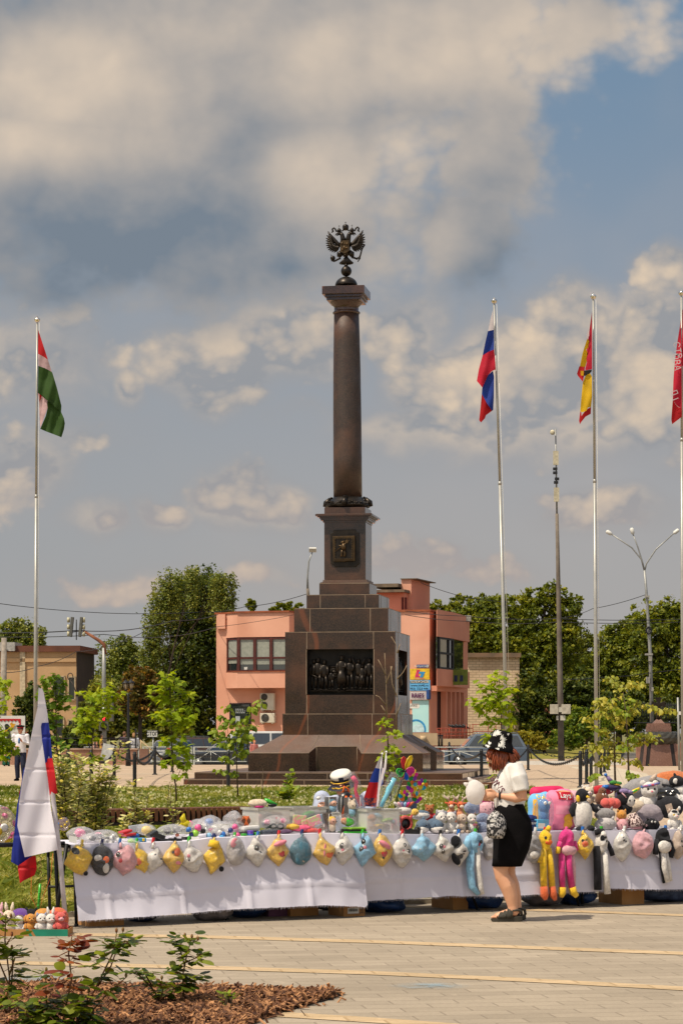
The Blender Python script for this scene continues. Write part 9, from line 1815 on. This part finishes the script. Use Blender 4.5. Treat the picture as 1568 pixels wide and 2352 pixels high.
toy('soft_toy','large standing emperor penguin plush with white front',1337,1908,-.06,98,[('body',PL['white'],[('e',(0,0,.36),(.235,.20,.37))],None),('back',PL['black'],[('e',(0,.07,.42),(.22,.17,.34))],0),('head',PL['black'],[('e',(-.02,-.01,.83),(.155,.15,.16))],None),('cheek',PL['yellow'],[('e',(-.13,-.07,.76),(.05,.07,.09))],2),('wing',PL['black'],[('t',[(-.20,-.02,.64),(-.27,-.05,.48),(-.24,-.08,.34)],[.06,.08,.05])],None),('wing',PL['black'],[('t',[(.20,.0,.62),(.30,.0,.50),(.36,-.02,.44)],[.06,.07,.05])],None),('foot',PL['black'],[('e',(-.10,-.14,.045),(.10,.12,.06))],None),('foot',PL['black'],[('e',(.17,-.14,.06),(.085,.12,.075))],None),('beak',PL['yellow'],[('t',[(.07,-.13,.80),(.12,-.19,.785)],[.035,.008])],2),('eye',EYB,[('s',(-.06,-.145,.86),(.022,.012,.022))],2),('eye',EYB,[('s',(.10,-.12,.86),(.018,.012,.022))],2)])
toy('soft_toy','light pink pig plush squeezed behind the Lays pillow',1312,1868,-.4,54,ball(PL['lpink'],True,PNK,'round',.5))
toy('soft_toy','cream cat plush behind the penguin head',1350,1852,-.45,46,bear(PL['cream'],None,'point',PL['white'],nose=PNK));toy('soft_toy','white plush with coral nose above the walrus',1343,1835,-.6,32,bear(PL['white'],None,'round',PL['peach'],nose=PNK))
toy('soft_toy','brown walrus plush with white tusk',1381,1850,-.32,42,[('body',PL['brown'],[('e',(0,0,.36),(.40,.34,.40))],None),('head',PL['brown'],[('e',(0,-.04,.74),(.23,.22,.26))],None),('tusk',EYW,[('t',[(-.08,-.23,.66),(-.08,-.28,.46)],[.035,.012])],1),('tusk',EYW,[('t',[(.08,-.23,.66),(.08,-.28,.46)],[.035,.012])],1)]+face(0,-.22,.82,.09,.026,EYB,par=1),.3)
toy('soft_toy','red plush with white stars at the back',1382,1826,-.55,22,[('body',PL['red'],[('e',(0,0,.5),(1.25,.6,.55))],None)]+[('star',EYW,[('s',(x,-.55,z),(.07,.05,.07))],0)for x,z in((.6,.7),(.8,.4),(-.2,.8),(.2,.55))])
toy('soft_toy','bright orange pumpkin shaped plush',1401,1858,-.2,26,[('body',PL['coral'],[('e',(-.42,0,.5),(.50,.5,.48)),('e',(.05,-.05,.5),(.50,.5,.50)),('e',(.50,0,.48),(.42,.5,.46))],None),('stem',PL['green'],[('t',[(.02,0,.95),(.05,0,1.12)],[.07,.05])],0)])
toy('soft_toy','black and white pillow plush under the pumpkin',1372,1863,-.25,16,[('body',PL['black'],[('e',(0,0,.5),(1.0,.6,.5))],None),('patch',PL['white'],[('e',(.2,-.2,.25),(.6,.45,.25))],0)])
toy('soft_toy','colourful crocodile plush with purple bobble hat',1405,1815,-.5,34,[('body',PL['violet'],[('e',(0,.05,.18),(.65,.35,.24))],None),('head',PL['green'],[('e',(.05,-.05,.52),(.30,.25,.16)),('t',[(.15,-.1,.50),(.45,-.18,.46),(.6,-.2,.48)],[.14,.13,.08])],None),('jaw',PL['yellow'],[('t',[(.10,-.14,.42),(.45,-.22,.38)],[.09,.08])],1),('hat',PL['lilac'],[('t',[(-.10,0,.60),(-.28,0,.82),(-.42,0,.98)],[.17,.13,.06])],1),('bobble',PKs['blue'],[('e',(-.46,0,1.04),(.12,.12,.12))],1),('arm',PKs['blue'],[('e',(-.5,-.1,.24),(.25,.2,.14))],None)]+face(.12,-.26,.60,.08,.03,par=1))
toy('soft_toy','dark violet plush with purple trim behind the black bunny',1432,1845,-.4,40,[('body',PL['violet'],[('e',(0,0,.4),(.55,.4,.48))],None),('trim',PL['lilac'],[('t',[(-.4,-.3,.6),(0,-.4,.72),(.4,-.3,.6)],[.06,.07,.06])],0)])
toy('soft_toy','upper grey bolster cat plush of the stack',1388,1884,-.08,28,flatpillow(PL['grey'],1.85,True,'p'),.1);toy('soft_toy','lower grey bolster cat plush of the stack',1390,1908,-.03,30,flatpillow(PL['silver'],1.8,True,'p'),.1)
for i,(x,y)in enumerate(((1412,1893),(1385,1916),(1414,1914))):pass
toy('soft_toy','small orange tiger ball plush',1426,1884,-.04,24,ball(PL['tan'],True,BEAK,'point',.5));toy('soft_toy','small pink kitten ball plush below the tiger',1427,1910,-.02,30,ball(PL['pink'],True,PNK,'point',.46))
toy('soft_toy','black bunny plush with white face and lilac bow',1434,1872,-.2,56,[('body',PL['black'],[('e',(0,0,.30),(.32,.26,.30))],None),('head',PL['black'],[('e',(0,-.02,.66),(.40,.28,.32))],None),('face',PL['white'],[('e',(.14,-.20,.58),(.22,.14,.24))],1),('ear',PL['black'],[('t',[(-.22,0,.88),(-.36,0,1.04)],[.12,.07])],1),('bow',PL['lilac'],[('e',(-.10,-.12,.98),(.22,.12,.11)),('e',(.14,-.14,.94),(.16,.1,.09))],1),('ribbon',PL['lpink'],[('t',[(-.26,-.22,.92),(-.16,-.28,.80),(-.08,-.28,.72)],[.025,.03,.02])],1)]+face(.16,-.335,.60,.11,.04,par=1),.2)
toy('soft_toy','plush in a spotted brown dress with lace hem',1456,1906,-.06,40,[('dress',M('spotted_dress',(70,46,46),(196,176,170),rough=.8,scale=55,var=.06),[('t',[(-.12,0,.95),(-.05,-.05,.55),(0,-.1,.16)],[.20,.42,.68])],None),('lace',PL['lpink'],[('t',[(-.66,-.25,.20),(-.3,-.55,.14),(.2,-.62,.16),(.62,-.3,.26)],[.06,.08,.08,.06])],0),('foot',PL['cream'],[('e',(.05,-.35,.08),(.26,.2,.13))],None)],.2)
toy('soft_toy','small black sheep plush with white rimmed eyes',1495,1908,-.03,32,[('body',PL['black'],[('e',(0,0,.42),(.62,.45,.42),None,.12)],None),('head',PL['black'],[('e',(-.05,-.28,.62),(.32,.28,.30))],None),('ear',PL['black'],[('t',[(-.3,-.2,.78),(-.42,-.25,.9)],[.10,.05])],1),('eye',EYW,[('s',(-.12,-.55,.66),(.08,.04,.08))],1),('eye',EYW,[('s',(.12,-.53,.64),(.07,.04,.08))],1),('pupil',EYB,[('s',(-.10,-.585,.66),(.035,.02,.04))],1),('pupil',EYB,[('s',(.13,-.565,.64),(.03,.02,.04))],1),('tag',EYW,[('b',(.62,-.3,.2),(.16,.02,.34),rot3(y=.2))],None)])
toy('soft_toy','large fluffy mauve grey ball plush',1493,1890,-.22,44,[('body',fur('mauve',(166,154,160),(140,130,138),26,1.0),[('e',(0,0,.5),(.78,.6,.5),None,.12)],None)])
toy('soft_toy','white teddy plush wearing a rainbow headband',1489,1868,-.3,74,bear(PL['white'],None,'round',PL['white'],nose=PNK)+[('headband',M('rainbow_band',(206,60,50),(60,130,190),rough=.6,scale=22),[('t',[(-.28,-.10,.82),(-.1,-.28,.87),(.1,-.28,.90),(.30,-.12,.94)],[.035,.04,.04,.035])],1)])
toy('soft_toy','cream plush arm bundle left of the white teddy',1460,1868,-.28,34,[('body',PL['cream'],[('e',(0,0,.5),(.6,.4,.42)),('e',(-.4,-.1,.3),(.3,.3,.3))],None)])
toy('soft_toy','big black cat plush with paper tag',1535,1880,-.15,58,[('body',PL['black'],[('e',(0,0,.45),(.60,.45,.45))],None),('ear',PL['black'],[('t',[(-.35,0,.78),(-.42,0,.95)],[.14,.03])],0),('tag',PL['beige'],[('b',(-.12,-.46,.42),(.26,.02,.34),rot3(y=-.3))],None),('eye',EYW,[('s',(.30,-.40,.42),(.06,.04,.08))],0)])
baghump('black shiny bag behind the big black cat',1533,1822,26,16,-.4,M('black_film',(28,28,30),rough=.18,spec=.7),.1,21)
toy('soft_toy','white calico cat plush with black patch near the edge',1545,1908,-.05,50,bear(PL['white'],None,'point',PL['white'],nose=PNK,earc=PL['beige'])+[('patch',PL['black'],[('e',(-.02,-.12,.86),(.16,.16,.10))],1),('eye_ring',PL['yellow'],[('s',(-.10,-.265,.74),(.055,.03,.055))],1)],.2)
toy('soft_toy','big grey seal pillow plush with folded ear',1478,1838,-.6,56,[('body',PL['grey'],[('t',[(-.85,0,.30),(-.4,0,.46),(.3,0,.58),(.85,-.05,.48),(1.05,-.1,.3)],[.26,.42,.46,.40,.24])],None),('ear',PL['beige'],[('t',[(.25,-.35,.80),(.32,-.42,.98),(.40,-.44,1.1)],[.16,.10,.02])],0),('ear',PL['grey'],[('t',[(.7,-.3,.74),(.95,-.4,.62)],[.16,.05])],0)])
toy('soft_toy','huge fluffy orange plush at the back right',1545,1822,-.8,52,[('body',fur('fluffy_orange',(216,124,62),(190,100,46),30,1.0),[('e',(0,0,.45),(1.05,.6,.55),None,.06)],None)])
toy('soft_toy','black and white cow plush on top at the right edge',1552,1830,-.45,50,[('body',PL['white'],[('e',(.15,0,.28),(.42,.34,.28))],None),('head',PL['black'],[('e',(.0,-.05,.70),(.36,.30,.28))],None),('spot',PL['white'],[('e',(-.12,-.28,.72),(.13,.07,.14))],1),('horn',PL['black'],[('t',[(-.05,0,.92),(-.10,0,1.08)],[.09,.04])],1),('arm',PL['black'],[('t',[(-.25,-.1,.42),(-.60,-.15,.50),(-.75,-.15,.58)],[.12,.11,.06])],None),('arm',PL['black'],[('t',[(-.2,-.1,.24),(-.5,-.15,.16)],[.12,.10])],None)])
toy('soft_toy','white pillow plush under the cow',1545,1856,-.35,34,[('body',PL['white'],[('e',(0,0,.5),(1.1,.6,.5))],None)]);toy('soft_toy','striped yellow and green toy left of the headband',1452,1830,-.45,22,[('body',PKs['yellow'],[('t',[(-.5,0,.3),(.2,-.1,.6),(.7,-.1,.9)],[.2,.22,.12])],None),('stripe',PKs['green'],[('t',[(-.3,-.2,.42),(.4,-.3,.74)],[.1,.1])],0)],cat='toy')
# goods stored under the tables
KRAFT=M('kraft_card',(176,128,76),(156,110,62),rough=.85,scale=6);BLUEB=M('blue_sack',(30,62,110),(22,46,88),rough=.4,scale=14,bump=.8,bscale=18);GREYB=M('grey_sack',(120,112,112),(96,90,92),rough=.4,scale=12,bump=.8,bscale=18)
def ubox(label,x0,x1,y0,y1,w,mat=KRAFT,dep=.4,yaw=.0):
 C=G((x0+x1)/2,y1);C2=T((x0+x1)/2,1900,w);C=Vector((C2.x,C2.y,0));s=px(C.y);h=max(.08,(H0-(y0-HY)*s));o=thing('cardboard_box',label,'box',C,TROT+yaw,'goods under the tables');b=MB();W_=(x1-x0)*s;b.box((0,0,h/2),(W_,dep,h));part('carton',b,mat,o,bevel=.004);b=MB();b.box((0,-dep/2-.002,h-.04),(W_*.5,.003,.05));part('tape',b,M('parcel_tape',(196,156,100),rough=.3),o);return o,s,W_,h,dep
ubox('kraft box under the left end with printed side',186,273,2096,2133,-.12,dep=.3);o,s,W_,h,dep=ubox('kraft box with white barcode label and the mark 38/',768,823,2070,2112,-.10,dep=.3)
b=MB();b.box((-W_*.06,-dep/2-.002,h*.42),(W_*.52,.003,h*.40));part('label',b,WHT,o);b=MB();rg=random.Random(2)
for i in range(22):b.box((-W_*.27+i*W_*.0195,-dep/2-.0045,h*.44),(W_*.004*rg.choice((1,1,2)),.002,h*.16))
part('barcode',b,PKs['black'],o);part('mark',textmb('38/',.06,(W_*.36,-dep/2-.003,h*.45),ZA,-XA,-YA,.001),PKs['black'],o)
ubox('brown box deep in the shadow left of the barcode box',640,712,2062,2113,-.4);ubox('mauve box in shadow beside the brown one',592,640,2060,2106,-.45,M('mauve_card',(110,70,96),rough=.8));ubox('brown box in shadow left of the woman',1012,1052,2040,2085,-.4);ubox('large brown box under the right table',1395,1456,2026,2076,-.25)
def sack(label,x0,x1,y0,y1,w,mat,seed):
 C2=T((x0+x1)/2,1900,w);s=px(C2.y);hh=H0-(y0-HY)*s;b=MB();b.ell((C2.x,C2.y,hh*.48),((x1-x0)/2*s,.22,hh*.52),Matrix.Rotation(TROT,3,'Z'),28,18,amp=.28,fr=7,seed=seed,zmin=-hh*.47);solo('sack',b,mat,label,'sack','goods under the tables')
sack('dark blue sack right of the left kraft box',276,360,2078,2120,-.35,BLUEB,1);sack('grey plastic sack in the left half',440,532,2066,2117,-.15,GREYB,2);sack('blue sack left of the mauve box',515,615,2060,2112,-.35,BLUEB,3);sack('large blue sack right of the barcode box',822,930,2050,2110,-.3,BLUEB,4);sack('blue sack just left of the woman',1050,1150,2040,2092,-.3,BLUEB,5);sack('grey sack just right of the woman',1200,1280,2040,2085,-.3,GREYB,6);sack('blue sack below the hot pink hat',1278,1364,2035,2078,-.3,BLUEB,7);sack('striped blue sack at the right end',1452,1600,2018,2074,-.25,M('striped_sack',(70,84,112),(36,46,70),rough=.5,scale=18,bump=.6),8)
# tray of small plush at the left front
p0,p1=G(-40,2152),G(157,2151);o=thing('cardboard_tray','low cardboard tray striped kraft and teal, holding small plush toys','tray',(p0+p1)/2+YA*.17,0);W_=p1.x-p0.x;h=17*px(p1.y);cw=(p0+p1)/2;TEAL=M('teal_card',(30,138,110),rough=.6)
b=MB();b.box((cw.x,cw.y+.004,h/2),(W_,.008,h));b.box((cw.x,cw.y+.34,h/2),(W_,.008,h));b.box((cw.x+W_/2,cw.y+.17,h/2),(.008,.34,h));b.box((cw.x-W_/2,cw.y+.17,h/2),(.008,.34,h));b.box((cw.x,cw.y+.17,.006),(W_,.33,.01));part('tray',b,KRAFT,o,True)
def xs(x):return P(x,1677,p1.y).x
b=MB();b.prism([(xs(84),.002),(xs(157),.002),(xs(157),h),(xs(74),h)],XA,ZA,YA,Vector((0,cw.y-.004,0)),.003);b.prism([(xs(70),.002),(xs(77),.002),(xs(67),h),(xs(60),h)],XA,ZA,YA,Vector((0,cw.y-.004,0)),.003);part('teal_stripes',b,TEAL,o,True)
def tray_toy(label,x,y,hp,spec,turn=.0,dy=.1,zoff=.05):
 d=cw.y+dy;z=.02;p=Vector((P(x,1677,d).x,d,z));h_=hp*px(d);ob=thing('small_plush',label,'soft toy',p,turn,'small plush toys in the tray');made=[]
 for nm,mt,prims,par in spec:
  b=MB()
  for q in prims:
   if q[0]=='e':b.ell(Vector(q[1])*h_,tuple(v*h_ for v in q[2]),q[3]if len(q)>3 else None,16,11,amp=.05,fr=9,seed=len(made))
   elif q[0]=='s':b.ell(Vector(q[1])*h_,tuple(v*h_ for v in q[2]),None,10,7)
   elif q[0]=='t':b.tube([Vector(v)*h_ for v in q[1]],[v*h_ for v in q[2]],10)
  made.append(part(nm,b,mt,made[par]if par is not None else ob))
for a in(('cream long eared plush with pale face in the tray',22,0,54,bear(PL['cream'],None,'long',PL['cream'],arms=False)),('cream long eared plush cut by the left edge',-3,0,54,bear(PL['lpink'],None,'long',PL['cream'],arms=False)),('brown and white puppy plush in the tray',45,0,42,bear(PL['white'],None,'flop',PL['white'],earc=PL['mocha'])+[('hood',PL['mocha'],[('e',(0,.02,.84),(.27,.23,.17))],1)]),('golden dog plush with long ears in the tray',71,0,46,bear(PL['tan'],None,'flop',PL['tan'])),('blue grey husky plush in the tray',96,0,46,bear(PL['white'],None,'point',PL['white'],earc=PL['dblue'])+[('hood',PL['dblue'],[('e',(0,.03,.82),(.27,.22,.17))],1)]),('white rabbit plush with tall ears in the tray',117,0,46,bear(PL['white'],None,'long',PL['white'],nose=PNK,arms=False)),('coral pink pig plush in the tray',139,0,50,bear(PL['coral'],None,'round',PL['lpink'],nose=PNK))):tray_toy(a[0],a[1],a[2],a[3],a[4],.3 if a[1]>60 else-.1)
for a in(('purple plush in the back row of the tray',48,0,54,ball(PL['purple'],False,rx=.5)),('black plush in the back row of the tray',73,0,54,bear(PL['black'],None,'point')),('orange plush in the back row of the tray',100,0,54,ball(PL['tan'],False,rx=.5)),('ginger tufted plush behind the coral pig',134,0,56,ball(PL['orange'],False,rx=.45))):tray_toy(a[0],a[1],a[2],a[3],a[4],0,.25)
# large flag on a white pole at the left end, balloons, wand
d=20.15;o=thing('flagpole','leaning white plastic flagpole tied to the stall end','flagpole',P(151,2110,d));b=MB();b.tube([P(151,2112,d),P(139,1975,d),P(122,1830,d),P(97,1600,d)],.020,12);part('pole',b,M('white_plastic_tube',(206,200,206),rough=.4),o,True)
kz=lambda pts:[(x*.1354,1531.2+y*.1354)for x,y in pts]
o=thing('large_flag','large white blue and red flag draped over the leaning pole','flag',P(92,1582,d));d-=.05
def fl(nm,poly,off,mat,fold,fr=14,seed=0,cuts=5,dirv=(1,.25)):b=MB();cloth(b,poly,d,off,0,fold,fr,cuts,seed,dirv,.009);part(nm,b,mat,o,True)
BF,RF,WF_=M('bright_flag_blue',(28,44,140),rough=.6,trans=.25),M('bright_flag_red',(190,16,28),rough=.6,trans=.25),M('bright_flag_white',(224,220,228),(214,210,220),rough=.65,trans=.3,scale=2)
low=lambda pts:[(x*.1797,1947.7+y*.1797)for x,y in pts]
fl('white_panel',kz([(660,350),(685,372),(715,360),(745,430),(780,620),(810,800),(828,950),(715,955),(700,1020),(720,1260),(775,1640),(815,1900),(850,2200)])+[(118,1860),(134,1952)]+low([(320,118)])+kz([(300,2700),(330,2300),(380,1950),(430,1700),(500,1350),(560,1050),(640,700)]),0,WF_,.035,13,1)
fl('blue_panel',kz([(715,955),(828,950),(862,1200),(893,1550),(808,1560),(805,1610),(775,1640),(720,1260),(700,1020)]),-.01,BF,.03,16,2);fl('red_panel',kz([(775,1640),(805,1610),(808,1560),(893,1550),(935,1800),(975,2100),(978,2150),(935,2160),(880,2120),(850,2200),(815,1900)]),-.012,RF,.03,16,3)
fl('blue_fold',kz([(405,1720),(430,1700),(380,1950),(330,2300),(332,2340)])+[(40,1870),(46,1925)]+low([(320,118),(412,100),(322,272),(145,175),(155,40)])+[(32,1925),(40,1850)]+kz([(350,2100)]),.11,BF,.03,14,4);fl('red_tail',low([(322,272),(412,105),(460,95),(475,260),(445,350),(300,420),(258,452),(228,230)]),.13,RF,.03,16,5);fl('red_edge',kz([(330,2120),(345,2090),(342,2250),(330,2360)]),.14,RF,.01,10,6,3)
BALF=film('clear_balloon',(236,200,210),.12,.06)
for(x,y,r,lab,dd)in((-6,1897,46,'clear bubble balloon with pink and yellow dots at the left edge',21.2),(147,1893,15,'clear yellow dotted bubble balloon behind the big flag pole',21.6)):
 s=px(dd);o=thing('bubble_balloon',lab,'balloon',P(x,y+r,dd),0,'bubble balloons');C=P(x,y,dd);b=MB();b.ell(C,(r*s,r*s,r*s*1.05),None,28,20);part('balloon',b,BALF,o,True);rg=random.Random(int(r));dots={}
 for i in range(40 if r>30 else 12):
  z=rg.uniform(-1,1);a=rg.uniform(0,6.28);q=Vector((math.sqrt(1-z*z)*math.cos(a),math.sqrt(1-z*z)*math.sin(a),z*1.05));c=rg.choice(['pink','pink','yellow','white'])if r>30 else rg.choice(['yellow','yellow','blue']);bb=dots.setdefault(c,MB());rot=q.to_track_quat('Z','Y').to_matrix();rr_=rg.uniform(.12,.26)*r*s;bb.lathe([(rr_,0),(rr_*.5,.003)],C+q*r*s*.985,16,0,rot)
 for c,bb in dots.items():part('printed_dots',bb,PKs[c],o,True)
o=thing('toy_wand','bright green toy wand hanging on orange and brown cords','toy',P(91,2085,20.6));b=MB();b.tube([P(93,2030,20.6),P(91,2055,20.6),P(88.5,2088,20.6)],[.011,.012,.010],10)
for t_ in(.35,.6,.85):q=P(93,2030,20.6).lerp(P(88.5,2088,20.6),t_);b.ell(q,(.014,.014,.006))
part('tube',b,PKs['green'],o,True);b=MB();b.tube([P(94+2.2*math.sin(i*1.1),1955+i*2.6,20.6)for i in range(29)],.0025,5);part('spring_cord',b,PL['brown'],o,True);b=MB();b.tube([P(73,1995,20.6),P(72,2060,20.6),P(80,2075,20.6),P(86,2095,20.6)],.002,4);b.tube([P(122,1960,20.6),P(117,2015,20.6),P(98,2065,20.6),P(91,2095,20.6)],.002,4);part('orange_cord',b,PKs['orange'],o,True)
b=MB();b.tube([P(131,1952,20.5),P(130,1970,20.5)],.002,4);b.tube([P(130,1968,20.5),P(129.5,2000,20.5)],[.012,.008],8);solo('red_tassel',b,PKs['red'],'small red tassel hanging beside the flag pole','tassel')
